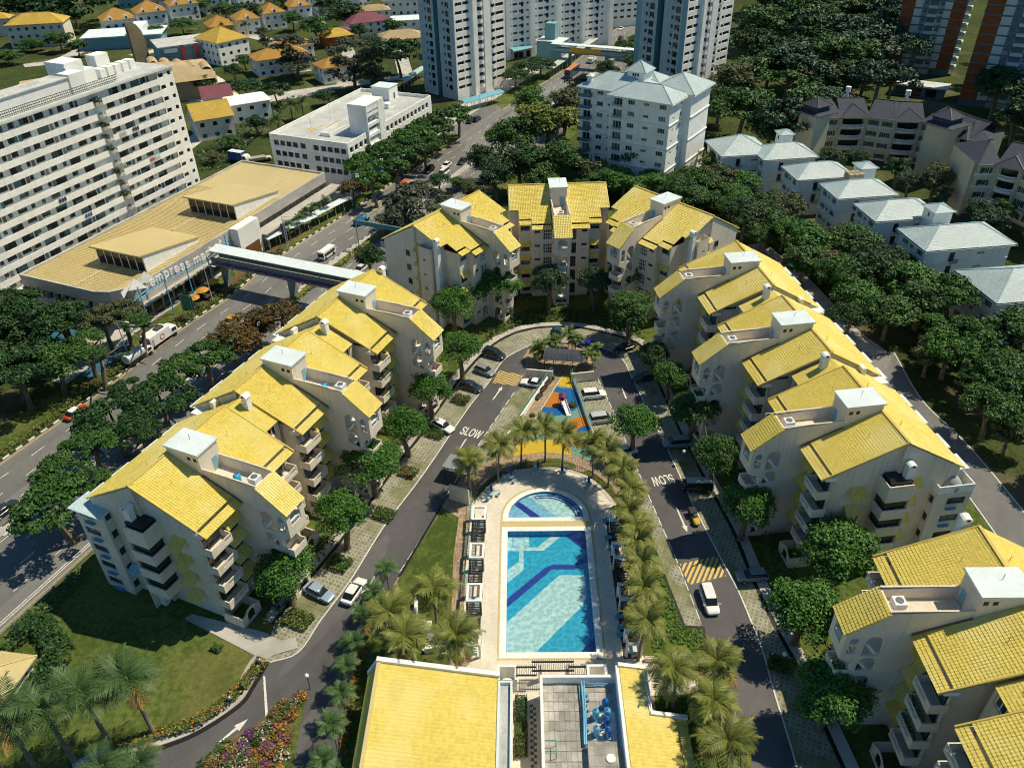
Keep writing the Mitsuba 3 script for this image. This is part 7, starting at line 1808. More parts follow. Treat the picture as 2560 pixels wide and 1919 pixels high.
def slats(label, x0, x1, y0, y1, z=2.5, group='dark slatted pergolas beside the pool'):
    t = thing('slatted_pergola', label, 'pergola', group)
    for x in (x0, x1 - .12): local_piece(sub(t, 'beam'), WORLD, 'm_paint', (x, y0, z - .2), (.12, 0, 0), (0, y1 - y0, 0), (0, 0, .2), (.02, .02, .022))
    for y in np.arange(y0 + .08, y1 - .05, .27): local_piece(sub(t, 'slat'), WORLD, 'm_paint', (x0 - .05, y, z), (x1 - x0 + .1, 0, 0), (0, .1, 0), (0, 0, .12), (.022, .024, .028))
    for x, y in ((x0, y0), (x1 - .12, y0), (x0, y1 - .12), (x1 - .12, y1 - .12)): local_piece(sub(t, 'post'), WORLD, 'm_paint', (x, y, DZ), (.12, 0, 0), (0, .12, 0), (0, 0, z - .2 - DZ), (.03, .03, .03))
L_ = [(1179, 1210, 1263, 1298), (1172, 1204, 1355, 1394), (1164, 1201, 1456, 1502), (1159, 1193, 1572, 1612)]
R_c = [(1525, 1552, 1268, 1300), (1534, 1570, 1352, 1392), (1549, 1582, 1455, 1499), (1566, 1599, 1568, 1610)]
pos = ['farthest', 'second farthest', 'second nearest', 'nearest']
for side_, LL in (('left', L_), ('right', R_c)):
    prev = None
    for i, (a, b, c, d) in enumerate(LL):
        p, q = G(a, d, 2.7), G(b, c, 2.7); x0, x1, y0, y1 = p[0], p[0] + 2.05, p[1], max(q[1], p[1] + 2.0)
        cabana(f'white cabana {side_} of the pool, {pos[i]}', x0, x1, y0, y1)
        if prev is not None: slats(f'dark slatted pergola {side_} of the pool, ' + ['farthest', 'middle', 'nearest'][i - 1], (x0 + prev[0]) / 2 + .1, (x0 + prev[0]) / 2 + 1.95, y1 + .1, prev[2] - .1)
        prev = (x0, x1, y0)
sheet('timber_decking', pts([(1513, 1293), (1530, 1292), (1560, 1430), (1604, 1645), (1559, 1648)]), DZ + .01, 'm_paint', .02, col=(.045, .035, .03))
sheet('timber_decking', pts([(1205, 1290), (1214, 1290), (1203, 1480), (1196, 1608), (1186, 1608), (1192, 1480)]), DZ + .01, 'm_paint', .02, col=(.15, .11, .08))
def lounger(label, px, py, rot):
    t = thing('sun_lounger', label, 'sun lounger', 'blue sun loungers right of the pool'); p = G(px, py, .5); fr = Frame(p[:2], (math.cos(rot), math.sin(rot)), z0=DZ)
    MB(fr).box(-.9, .3, -.32, .32, .3, .4).obox((.3, 0, .35), (.85, 0, .75), .64, .08).put(sub(t, 'cushion'), 'm_paint', col=(.06, .30, .46))
    m = MB(fr); [m.box(x, x + .06, y, y + .06, 0, .3) for x in (-.85, .2) for y in (-.3, .24)]; m.put(sub(t, 'leg'), 'm_paint', col=(.5, .52, .52))
for i, (a, b) in enumerate(((1522, 1299), (1528, 1341), (1536, 1367), (1555, 1539), (1561, 1566), (1560, 1584))): lounger('blue sun lounger right of the pool, ' + ['first', 'second', 'third', 'fourth', 'fifth', 'sixth'][i] + ' from the far end', a, b, .1)
for i, (a, b) in enumerate(((1229, 1241), (1278, 1198), (1345, 1181), (1405, 1189), (1471, 1219))):
    p = G(a, b); w = ['leftmost', 'second from the left', 'middle', 'second from the right', 'rightmost'][i]
    t = thing('patio_umbrella', f'closed dark blue umbrella on the pool arc, {w} of five', 'umbrella', 'closed blue umbrellas'); MB().tube([(p[0], p[1], DZ), (p[0], p[1], 2.9)], .03, 6).put(sub(t, 'pole'), 'm_paint', col=(.4, .4, .4))
    MB().lathe((p[0], p[1], 1.1), [(.16, 0), (.20, .2), (.16, 1.0), (.03, 1.75), (0, 1.8)], 10).put(sub(t, 'folded_canopy'), 'm_paint', col=(.012, .018, .20), smooth=True)
    t = thing('patio_table', f'glass patio table at the {w} umbrella of the pool arc', 'table', 'patio tables on the pool arc'); MB().lathe((p[0], p[1], DZ + .68), [(.55, 0), (.55, .04), (0, .04)], 14).put(sub(t, 'table_top'), 'm_paint', col=(.35, .5, .55)); MB().cyl((p[0], p[1], DZ), .05, .68, 6).put(sub(t, 'leg'), 'm_paint', col=(.5, .5, .5))
    for k in range(3):
        an = k * 2.1 + i; q = p[:2] + .95 * np.array([math.cos(an), math.sin(an)]); fr = Frame(q, (math.cos(an), math.sin(an)), z0=DZ)
        t = thing('patio_chair', f'pale blue patio chair at the {w} umbrella table', 'chair', f'chairs at the {w} umbrella table'); MB(fr).box(-.25, .25, -.25, .25, .4, .45).put(sub(t, 'seat'), 'm_paint', col=(.28, .46, .54)); MB(fr).obox((.25, 0, .42), (.36, 0, .95), .5, .05).put(sub(t, 'backrest'), 'm_paint', col=(.28, .46, .54))
        m = MB(fr); [m.box(x, x + .04, y, y + .04, 0, .4) for x in (-.24, .2) for y in (-.24, .2)]; m.put(sub(t, 'leg'), 'm_paint', col=(.5, .52, .52))
def railing(label, line, h, col, z=.1, step=.35, name='railing', bars=True):
    t = thing(name, label, 'railing'); l = np.asarray(line, float); m = MB()
    for a, b in zip(l[:-1], l[1:]):
        for hh in (h, .12): m.obox((*a, z + hh), (*b, z + hh), .06, .06)
    m.put(sub(t, 'rail'), 'm_paint', col=col); m = MB()
    for q, u in along(l, step): m.box(q[0] - .02, q[0] + .02, q[1] - .02, q[1] + .02, z, z + h)
    m.put(sub(t, 'bars'), 'm_paint', col=col, kind='stuff')
railing('black railing round the curved end of the pool deck', curve(pts([(1186, 1260), (1199, 1237), (1224, 1212), (1262, 1187), (1296, 1174), (1340, 1168), (1388, 1168), (1429, 1175), (1467, 1189), (1498, 1211), (1520, 1233), (1537, 1252)]), 4), 1.15, (.012, .012, .012), step=.3)
railing('green railing between the brick path and the pool deck', pts([(1180, 1222), (1176, 1300), (1166, 1400), (1158, 1480)]), 1.2, (.10, .36, .30), step=.5)
railing('green railing along the left wall of the playground', pts([(1384, 928), (1296, 1056)]), .7, (.12, .42, .34), z=1.02, step=.6)
railing('green railing along the right wall of the playground', pts([(1427, 934), (1480, 1083)]), .7, (.12, .42, .34), z=1.02, step=.6)
def low_wall(label, line, w, h, mat='m_white', z=0.0):
    t = thing('low_wall', label, 'wall'); m = MB()
    for a, b in zip(line[:-1], line[1:]): m.obox((*a, z + h / 2), (*b, z + h / 2), w, h)
    m.put(t, mat)
low_wall('white low wall along the left side of the playground', pts([(1384, 930), (1296, 1058), (1240, 1135)]), .22, 1.0); low_wall('white low wall along the right side of the playground', pts([(1427, 935), (1480, 1085), (1500, 1140)]), .22, 1.0)
low_wall('white retaining wall of the pavilion island, left part', pts([(1316, 944), (1382, 950)]), .3, 2.0, 'm_wall'); low_wall('white retaining wall of the pavilion island, right part', pts([(1428, 956), (1484, 950)]), .3, 2.0, 'm_wall')
low_wall('white screen wall with a lamp at the end of the brick path', pts([(1126, 1247), (1174, 1262)]), .3, 3.0, 'm_wall')
low_wall('white planter walls behind the palms left of the pool', pts([(1042, 1508), (1036, 1600), (1098, 1600)]), .35, 1.3); low_wall('second white planter wall nearer the yellow roof', pts([(1062, 1630), (1130, 1622), (1160, 1618)]), .5, 1.0); low_wall('white plaza wall by the right palms', pts([(1612, 1652), (1700, 1655), (1745, 1690)]), .4, .8, 'm_wall')
sheet('planter_paving', pts([(1040, 1552), (1080, 1552), (1080, 1600), (1150, 1606), (1158, 1640), (1060, 1630), (1036, 1600)]), .13, 'm_deck', .05)
t = thing('path_shelter', 'small dark-roofed shelter by the pool arc\'s left palm', 'shelter'); o = G2(1150, 1190); fr = Frame(o, (math.cos(-.35), math.sin(-.35)))
MB(fr).box(-2.2, 2.2, -1.6, 1.6, 2.6, 2.75).put(sub(t, 'roof'), 'm_paint', col=(.22, .24, .25)); m = MB(fr); [m.box(x, x + .14, y, y + .14, 0, 2.6) for x in (-2, 1.9) for y in (-1.4, 1.3)]; m.put(sub(t, 'post'), 'm_paint', col=(.05, .05, .05))
# court pavilion
t = thing('court_pavilion', 'open pavilion with a curved dark metal roof on the turning island', 'pavilion'); a, b = G(1360, 890, 3), G(1458, 897, 3); u = (b - a)[:2]; fr = Frame(a[:2], u / np.linalg.norm(u)); Lp = np.linalg.norm(u)
m = MB(fr); ys = np.linspace(-1.2, 2.9, 9)
for i in range(8):
    z = lambda y: 3.0 + .75 * (1 - ((y - .85) / 2.05) ** 2); m.add([(0, ys[i], z(ys[i])), (Lp, ys[i], z(ys[i])), (Lp, ys[i + 1], z(ys[i + 1])), (0, ys[i + 1], z(ys[i + 1]))], [[0, 1, 2, 3]])
k = m.put(sub(t, 'curved_roof'), 'm_slate')
for x in np.linspace(0, Lp, 9):
    m = MB(fr); m.tube([(x, y, 3.06 + .75 * (1 - ((y - .85) / 2.05) ** 2)) for y in ys], .05, 4).put(sub(k, 'seam'), 'm_paint', col=(.10, .11, .12))
for x in np.linspace(.2, Lp - .2, 5):
    for y in (-1, 2.7): local_piece(sub(t, 'post'), fr, 'm_paint', (x - .06, y, 0), (.12, 0, 0), (0, .12, 0), (0, 0, 3.0), (.05, .04, .03))
for i, (a, b) in enumerate(((1371, 962), (1360, 977), (1349, 995))):
    t = thing('bench', 'dark bench on the playground path, ' + ['farthest', 'middle', 'nearest'][i] + ' of three', 'bench', 'benches beside the playground'); fr = Frame(G2(a, b), (math.cos(1.0), math.sin(1.0))); MB(fr).box(-.9, .9, -.25, .25, .42, .5).put(sub(t, 'seat'), 'm_paint', col=(.05, .035, .03)); MB(fr).box(-.9, .9, .22, .28, .5, .95).put(sub(t, 'backrest'), 'm_paint', col=(.05, .035, .03)); m = MB(fr); [m.box(x, x + .1, -.2, .2, 0.08, .42) for x in (-.8, .7)]; m.put(sub(t, 'leg'), 'm_paint', col=(.05, .04, .03))
# playground slide
t = thing('playground_slide', 'white slide with red and purple climbing frame on the rubber floor', 'slide'); a, b = G(1408, 1016), G(1424, 1044); d = (b - a)[:2]; fr = Frame(a[:2], d / np.linalg.norm(d))
m = MB(fr); m.tube([(-.6, 0, 1.0), (.3, 0, 1.0)], .05, 5); m.quad((0, -.4, 1.35), (2.4, -.4, .35), (2.4, .4, .35), (0, .4, 1.35)).quad((2.4, -.4, .35), (3.1, -.4, .25), (3.1, .4, .25), (2.4, .4, .35)).obox((0, -.42, 1.5), (2.6, -.42, .45), .06, .25).obox((0, .42, 1.5), (2.6, .42, .45), .06, .25).put(sub(t, 'chute'), 'm_gloss', col=(.70, .68, .66))
m = MB(fr); [m.box(x, x + .1, y, y + .1, .08, 2.1) for x in (-1.1, -.1) for y in (-.5, .4)]; m.box(-1.1, 0, -.5, .5, 1.25, 1.35).put(sub(t, 'platform'), 'm_paint', col=(.32, .03, .06)); MB(fr).lathe((-.55, 0, 2.1), [(.75, 0), (.1, .5), (0, .5)], 8).put(sub(t, 'canopy'), 'm_paint', col=(.15, .03, .14))
for lab, px, py, s in (('round green shrub on the playground floor', 1431, 1015, .75), ('small shrub by the lower end of the left playground wall', 1331, 1040, .5)):
    k = thing('shrub', lab, 'shrub'); p = G(px, py); n = int(500 * s); d = rng.normal(size=(n, 3)); d /= np.linalg.norm(d, axis=1, keepdims=True); d[:, 2] = abs(d[:, 2]); leaves(k, p + [0, 0, .1] + d * s * rng.uniform(.7, 1, (n, 1)), .15, (.10, .14, .03)); labels[k]['kind'] = 'stuff'
for lab, px, py in (('green litter bin on the playground path', 1383, 950), ('green litter bin in the dry bed on the left road', 1037, 1187)):
    k = thing('litter_bin', lab, 'bin'); p = G(px, py); MB().lathe((p[0], p[1], .08), [(.24, 0), (.28, .8), (.30, .82), (.2, .95), (0, 1.0)], 10).put(k, 'm_paint', col=(.03, .17, .09), smooth=True)

# guard house at the left edge
t = thing('guard_house', 'small guard house with pale yellow hipped roof at the lower left edge', 'guard house'); fr = Frame(G2(96, 1690), tuple(-(G2(96, 1690) - G2(14, 1805)) / np.linalg.norm(G2(96, 1690) - G2(14, 1805))))
Wg = 6.5; sgn = 1 if (fr.b[:2] @ (G2(40, 1610) - G2(96, 1690))) > 0 else -1
y0, y1 = sorted((0, sgn * Wg))
hs = [(.7 + 1.55 * i, 1.35 + 1.55 * i, 1.9, 2.6) for i in range(5)]
holes_cut(t, fr, (0, 0, 0), (1, 0, 0), (0, -sgn, 0), rect(0, 9, 0, 3.3), hs, 'm_wall', .2, wmat='m_glass')
MB(fr).box(0, 16, y0 + .3, y1 - .3, 0, 3.25).put(sub(t, 'body'), 'm_wall'); m = MB(fr); hip(m, 0, 16, y0, y1, 3.35, .42, .7, .2); k = m.put(sub(t, 'roof'), 'm_seam'); hip_caps(fr, k, 0, 16, y0, y1, 3.35, .42, .7, (.55, .44, .2))
r = MB(fr)
for x in np.arange(-.4, 16, .45): r.box(x, x + .14, y0 - .6, y0 - .45, 3.3, 3.42)
r.put(sub(k, 'roof_ribs'), 'm_paint', col=(.5, .4, .18), kind='stuff')

# --- footbridge over the main road
t = thing('footbridge', 'covered footbridge with pale roof and purple flowers crossing the main road', 'footbridge')
p0, p1, t0, t1 = 84.5, 123.5, 118.8, 121.6
MB(RF).box(t0, t1, p0, p1, 5.6, 6.1).put(sub(t, 'deck'), 'm_concrete')
for k, tt in ((0, t0), (1, t1 - .12)): MB(RF).box(tt, tt + .12, p0, p1, 6.1, 7.1).put(sub(t, 'side_wall'), 'm_band2')
plain('m_band2', stained((.17, .22, .21), .2, .4, .2), .8, .2)
MB(RF).box(t0 - .35, t1 + .35, p0, p1, 8.7, 8.85).put(sub(t, 'roof'), 'm_roofpale')
for q in np.arange(p0, p1, 2.6): local_piece(sub(t, 'roof_post'), RF, 'm_paint', (t0 + .02, q, 7.1), (.08, 0, 0), (0, .08, 0), (0, 0, 1.6), (.2, .25, .26)); local_piece(sub(t, 'roof_post'), RF, 'm_paint', (t1 - .1, q, 7.1), (.08, 0, 0), (0, .08, 0), (0, 0, 1.6), (.2, .25, .26))
MB(RF).box(t0 - .55, t0 - .02, p0, p1 - .3, 5.5, 5.95).put(sub(t, 'flower_trough'), 'm_concrete')
for q in (121.5, 103.6, 90.0): MB(RF).box(119.3, 121.1, q - .45, q + .45, 0, 5.6).put(sub(t, 'pier'), 'm_band2')
k = thing('bougainvillea', 'purple bougainvillea hanging along the footbridge', 'flowers'); n = 4200
leaves(k, RF(np.c_[t0 - .35 + rng.normal(0, .22, n), rng.uniform(p0, p1 - 1, n), 6.0 + rng.normal(0, .22, n) - .25 * rng.uniform(0, 1, n)]), .16, (.26, .06, .30), [(.34, .08, .36), (.20, .04, .24), (.06, .09, .04)], .6); labels[k]['kind'] = 'stuff'
k = thing('far_footbridge', 'grey covered footbridge with a yellow banner far up the main road', 'footbridge'); a, b = G(1380, 122, 6.5), G(1600, 140, 6.5); d = (b - a)[:2]; Lb = np.linalg.norm(d); fr = Frame(a[:2], d / Lb)
MB(fr).box(0, Lb, -1.5, 1.5, 5.4, 6.0).put(sub(k, 'deck'), 'm_band2'); MB(fr).box(0, Lb, -1.8, 1.8, 8.6, 8.8).put(sub(k, 'roof'), 'm_roofpale'); m = MB(fr); m.box(0, Lb, -1.5, -1.38, 6, 7.2).box(0, Lb, 1.38, 1.5, 6, 7.2).put(sub(k, 'side_wall'), 'm_tealgrey')
local_piece(sub(k, 'banner'), fr, 'm_paint', (Lb * .22, -1.56, 6.05), (Lb * .36, 0, 0), (0, .05, 0), (0, 0, 1.7), (.55, .34, .03))
for x in (Lb * .2, Lb * .62): MB(fr).box(x, x + 1, -.8, .8, 0, 5.4).put(sub(k, 'pier'), 'm_band2')
k = thing('bridge_stair_house', 'grey-green lift and stair block at the left end of the far footbridge', 'stair block'); fr = Frame(G2(1342, 152), fr.a[:2]); MB(fr).box(0, 11, 0, 8, 0, 8).put(sub(k, 'wall'), 'm_tealgrey'); MB(fr).box(2.5, 7, 3, 7, 8.2, 14.5).put(sub(k, 'lift_shaft'), 'm_tealgrey'); MB(fr).box(-.5, 11.5, -.5, 8.5, 8.01, 8.2).put(sub(k, 'flat_roof'), 'm_roofpale')

# --- covered walkways
def walkway(label, a, b, w=2.6, z=2.9, mat='m_roofpale', curved=False, col=None, group='covered walkways'):
    t = thing('covered_walkway', label, 'covered walkway', group); a, b = np.asarray(a), np.asarray(b); L = np.linalg.norm(b - a); fr = Frame(a, (b - a) / L); m = MB(fr)
    if curved:
        q = np.linspace(0, math.pi, 8); ring = [(w / 2 * math.cos(x), z + .8 * math.sin(x)) for x in q]
        for (y0, z0), (y1, z1) in zip(ring[:-1], ring[1:]): m.add([(0, y0, z0), (L, y0, z0), (L, y1, z1), (0, y1, z1)], [[0, 1, 2, 3]])
    else: m.box(0, L, -w / 2, w / 2, z, z + .12)
    m.put(sub(t, 'roof'), 'm_paint' if col is not None else mat, col=col)
    m = MB(fr)
    for x in np.arange(.5, L, 3.2): m.box(x, x + .12, -w * .3, -w * .3 + .12, 0, z).box(x, x + .12, w * .3, w * .3 + .12, 0, z)
    m.put(sub(t, 'post'), 'm_paint', col=(.45, .48, .48), kind='stuff')
BLUE = (.13, .36, .46)
walkway('pale flat-roofed walkway along the pavement by the market, nearer length', G2(668, 625), G2(790, 565)); walkway('pale flat-roofed walkway along the pavement by the market, farther length', G2(790, 563), G2(872, 520))
walkway('blue curved canopy in front of the car park', RFP(176, 122.5), RFP(226, 122.0), 3.0, 3.0, curved=True, col=BLUE); walkway('blue arched canopy at the foot of the left tower', G2(1155, 280), G2(1252, 252), 4.2, 3.2, curved=True, col=BLUE)
walkway('pale blue curved walkway behind the car park', G2(1005, 225), G2(1058, 190), 3.2, 3.0, curved=True, col=(.33, .50, .52)); walkway('dark flat-roofed walkway along the far road beside the long block', G2(1370, 195), G2(1520, 92), 3.5, 3.2, mat='m_grey'); walkway('blue arched roofs between left tower and far footbridge', G2(1272, 150), G2(1320, 140), 7, 4, curved=True, col=BLUE)

# --- street furniture
def lamp(label, px, py, h=9.0, arm=(1, 0), double=False, name='street_lamp'):
    t = thing(name, label, 'street lamp', 'street lamps of the main road'); x, y = G2(px, py) if not isinstance(px, np.ndarray) else px; a = np.asarray(arm, float)
    MB().tube([(x, y, 0), (x, y, h)], [.11, .06], 6).put(sub(t, 'pole'), 'm_paint', col=(.45, .48, .48))
    for s in ((1, -1) if double else (1,)):
        e = np.array([x, y, h]) + np.array([*(a * 2.4 * s), .35]); MB().tube([(x, y, h - .05), e], .05, 5).put(sub(t, 'arm'), 'm_paint', col=(.45, .48, .48)); MB().obox(e - [*(a * s * .1), 0], e + [*(a * .8 * s), .02], .3, .14).put(sub(t, 'lamp_head'), 'm_paint', col=(.6, .62, .6))
PB = -RF.b[:2]
for i, tt in enumerate((88, 112, 139, 168, 196, 222, 250)): lamp('street lamp on the far pavement of the main road, ' + ['nearest', 'second', 'third', 'fourth', 'fifth', 'sixth', 'seventh'][i] + ' from the camera', RFP(tt, 119.0), None, 9, PB)
for i, (px, py) in enumerate(((1952, 1668), (1705, 1160), (900, 1268), (776, 1722))):
    t = thing('globe_lamp', 'post with a white globe lamp ' + ['beside the right road near the bottom', 'on the right road by the farther bay', 'on the left road above the lawn tip', 'at the tip of the flower bed'][i], 'globe lamp', 'white globe lamps'); p = G2(px, py); MB().tube([(*p, 0), (*p, 2.4)], .05, 6).put(sub(t, 'post'), 'm_paint', col=(.04, .05, .05)); MB().lathe((*p, 2.4), [(0, 0), (.2, .08), (.28, .28), (.2, .48), (0, .56)], 12).put(sub(t, 'globe'), 'm_paint', col=(.75, .78, .76), smooth=True)
t = thing('direction_sign', 'green road direction sign board beside the market pavement', 'road sign'); o = G2(480, 800); fr = Frame(o, (RF.b[0], RF.b[1])); MB(fr).box(-1.7, 1.7, -.05, .05, 2.6, 6.0).put(sub(t, 'board'), 'm_paint', col=(.015, .14, .09))
for s in (-1.2, 1.2): MB(fr).cyl((s, .12, 0), .07, 5.9, 6).put(sub(t, 'post'), 'm_paint', col=(.3, .32, .32))
for i in range(4): local_piece(sub(t, 'text_bar'), fr, 'm_paint', (-1.4, -.07, 3.0 + .7 * i), (2.4 - .3 * (i % 2), 0, 0), (0, .02, 0), (0, 0, .14), (.5, .55, .5))
t = thing('sign_gantry', 'blue-green truss road sign gantry near the left head block', 'road gantry'); o = RFP(146.5, 103.6); fr = Frame(o, PB); m = MB(fr); m.tube([(0, 0, 0), (0, 0, 6.6), (.4, 0, 7.1), (1, 0, 7.2)], .13, 6); k = m.put(sub(t, 'post'), 'm_paint', col=(.20, .36, .40), smooth=True)
m = MB(fr)
for z in (6.4, 7.4): m.obox((.5, 0, z), (13.5, 0, z), .14, .14)
for x in np.arange(.5, 13, 1.3): m.obox((x, 0, 6.4), (x + 1.3, 0, 7.4), .08, .08)
m.put(sub(t, 'truss'), 'm_paint', col=(.20, .36, .40)); local_piece(sub(t, 'sign_board'), fr, 'm_paint', (1.0, .1, 6.3), (11.5, 0, 0), (0, .08, 0), (0, 0, 1.2), (.10, .22, .26))
t = thing('banner_pole', 'pole with a dark hanging banner by the covered walkway', 'banner pole'); p = RFP(139.5, 118.9); MB().tube([(*p, 0), (*p, 7.5)], .07, 6).put(sub(t, 'pole'), 'm_paint', col=(.4, .42, .42)); MB(RF).box(139.3, 139.4, 119.0, 120.1, 3.6, 6.9).put(sub(t, 'banner'), 'm_paint', col=(.06, .08, .12))
for i, (tt, bb) in enumerate(((109.5, 121.8), (113, 122.3), (117, 122.8))):
    t = thing('cafe_umbrella', 'orange cafe umbrella before the market arcade, ' + ['nearest', 'middle', 'farthest'][i] + ' of three', 'umbrella', 'orange cafe umbrellas'); p = RFP(tt, bb); MB().tube([(*p, .1), (*p, 2.6)], .04, 5).put(sub(t, 'pole'), 'm_paint', col=(.4, .4, .4)); MB().lathe((*p, 2.1), [(1.5, 0), (.8, .35), (0, .6)], 8).put(sub(t, 'canopy'), 'm_paint', col=(.48, .23, .03))
    for k in range(3):
        q = p + np.array([rng.uniform(-1.6, 1.6), rng.uniform(-1.6, 1.6)]); t = thing('cafe_table', 'dark picnic table under the ' + ['nearest', 'middle', 'farthest'][i] + ' orange umbrella', 'table', 'picnic tables by the orange umbrellas'); fr = Frame(q, RF.a[:2]); MB(fr).box(-.8, .8, -.4, .4, .78, .85).put(sub(t, 'top'), 'm_paint', col=(.06, .05, .04)); MB(fr).box(-.8, .8, -.9, -.6, .45, .52).box(-.8, .8, .6, .9, .45, .52).put(sub(t, 'seat'), 'm_paint', col=(.06, .05, .04)); MB(fr).box(-.6, -.5, -.8, .8, .1, .45).box(.5, .6, -.8, .8, .1, .45).put(sub(t, 'frame'), 'm_paint', col=(.05, .05, .05))
sheet('park_play_floor', pts([(40, 780), (150, 770), (300, 830), (330, 860), (235, 950), (180, 930), (60, 860)]), .09, 'm_rubber', .02, col=(.035, .12, .19)); sheet('park_play_floor', pts([(0, 740), (90, 740), (115, 790), (40, 800), (0, 780)]), .1, 'm_rubber', .02, col=(.30, .17, .05))
# right-hand side road behind the right row
side = curve([G2(2195, 880), G2(2262, 1000), G2(2370, 1110), G2(2470, 1230), G2(2575, 1370), G2(2700, 1540)]); sheet('side_road', strip(side, 3.2, -3.6), .06, 'm_asphalt'); m = MB(); m.prism(strip(side, 3.0, 2.85), .075, .075).prism(strip(side, -3.3, -3.45), .075, .075); structure('road_marking', m, 'm_paint', col=MARK_W)
sheet('side_path', strip(curve(pts([(1890, 610), (2000, 700), (2110, 820), (2195, 885)])), 2.2, -2.2), .06, 'm_concrete')
# roads and yards among the houses at the top left
for l, w in (([(420, 400), (560, 300), (700, 240), (860, 215), (1030, 190)], 3.2), ([(430, 190), (500, 240), (640, 250), (800, 228)], 4.0), ([(330, 60), (250, 100), (150, 150), (60, 165)], 3.5), ([(760, 180), (690, 110), (600, 90), (470, 110), (330, 140)], 3.2), ([(860, 215), (870, 130), (800, 60), (760, 0)], 3.0), ([(1015, 190), (1000, 120), (1010, 50)], 3.0)):
    sheet('lane', strip(curve(pts(l)), w, -w), .05, 'm_concrete')
sheet('forecourt', pts([(400, 205), (500, 165), (560, 200), (600, 240), (520, 255), (430, 250)]), .07, 'm_deck'); sheet('forecourt', [tuple(RFP(*q)) for q in ((170, 122), (178, 122), (178, 160), (170, 160))], .07, 'm_concrete'); sheet('junction', pts([(1110, 330), (1170, 280), (1240, 262), (1270, 285), (1200, 318), (1160, 345)]), .06, 'm_asphalt')


# ---------------------------------------------------------------- vehicles and people
def loft(sections, n=16):
    """closed skin through rounded cross-sections (x, half width, z0, z1, power)"""
    V, F = [], []
    for x, w, z0, z1, pw in sections:
        a = np.arange(n) * 2 * np.pi / n + np.pi / n; c, s = np.cos(a), np.sin(a)
        V += [np.stack([np.full(n, x), np.sign(c) * np.abs(c) ** (2 / pw) * w, (z0 + z1) / 2 + np.sign(s) * np.abs(s) ** (2 / pw) * (z1 - z0) / 2], 1)]
    m = len(sections); V = np.vstack(V)
    for i in range(m - 1):
        for j in range(n): F += [[i * n + j, i * n + (j + 1) % n, (i + 1) * n + (j + 1) % n], [i * n + j, (i + 1) * n + (j + 1) % n, (i + 1) * n + j]]
    for e, o in ((0, -1), (m - 1, 1)):
        b = len(V); V = np.vstack([V, V[e * n:(e + 1) * n].mean(0)]); F += [[e * n + j, e * n + (j + 1) % n, b][::o] for j in range(n)]
    return V, np.array(F)


KIND = {   # length, half width, [(x, bonnet/waist height)], cabin: x of base front/top front/top rear/base rear, roof height
    'sedan': (4.6, .88, .86, (1.05, .35, -1.15, -1.85), 1.43), 'hatch': (4.2, .87, .92, (1.0, .35, -1.6, -2.0), 1.52), 'suv': (4.6, .92, 1.02, (1.05, .5, -1.8, -2.2), 1.70), 'mpv': (4.7, .91, 1.0, (1.35, .65, -1.9, -2.28), 1.72), 'coupe': (4.5, .90, .80, (.85, .1, -1.0, -1.75), 1.30), 'van': (4.7, .90, 1.1, (2.1, 1.6, -2.2, -2.32), 1.95)}


def wheel_mesh():
    m = MB(); t = np.linspace(0, 1, 2); m.tube([(0, -.11, 0), (0, .11, 0)], .32, 14); return m.mesh()


def rim_mesh():
    m = MB(); m.tube([(0, .105, 0), (0, .125, 0)], .2, 10); return m.mesh()


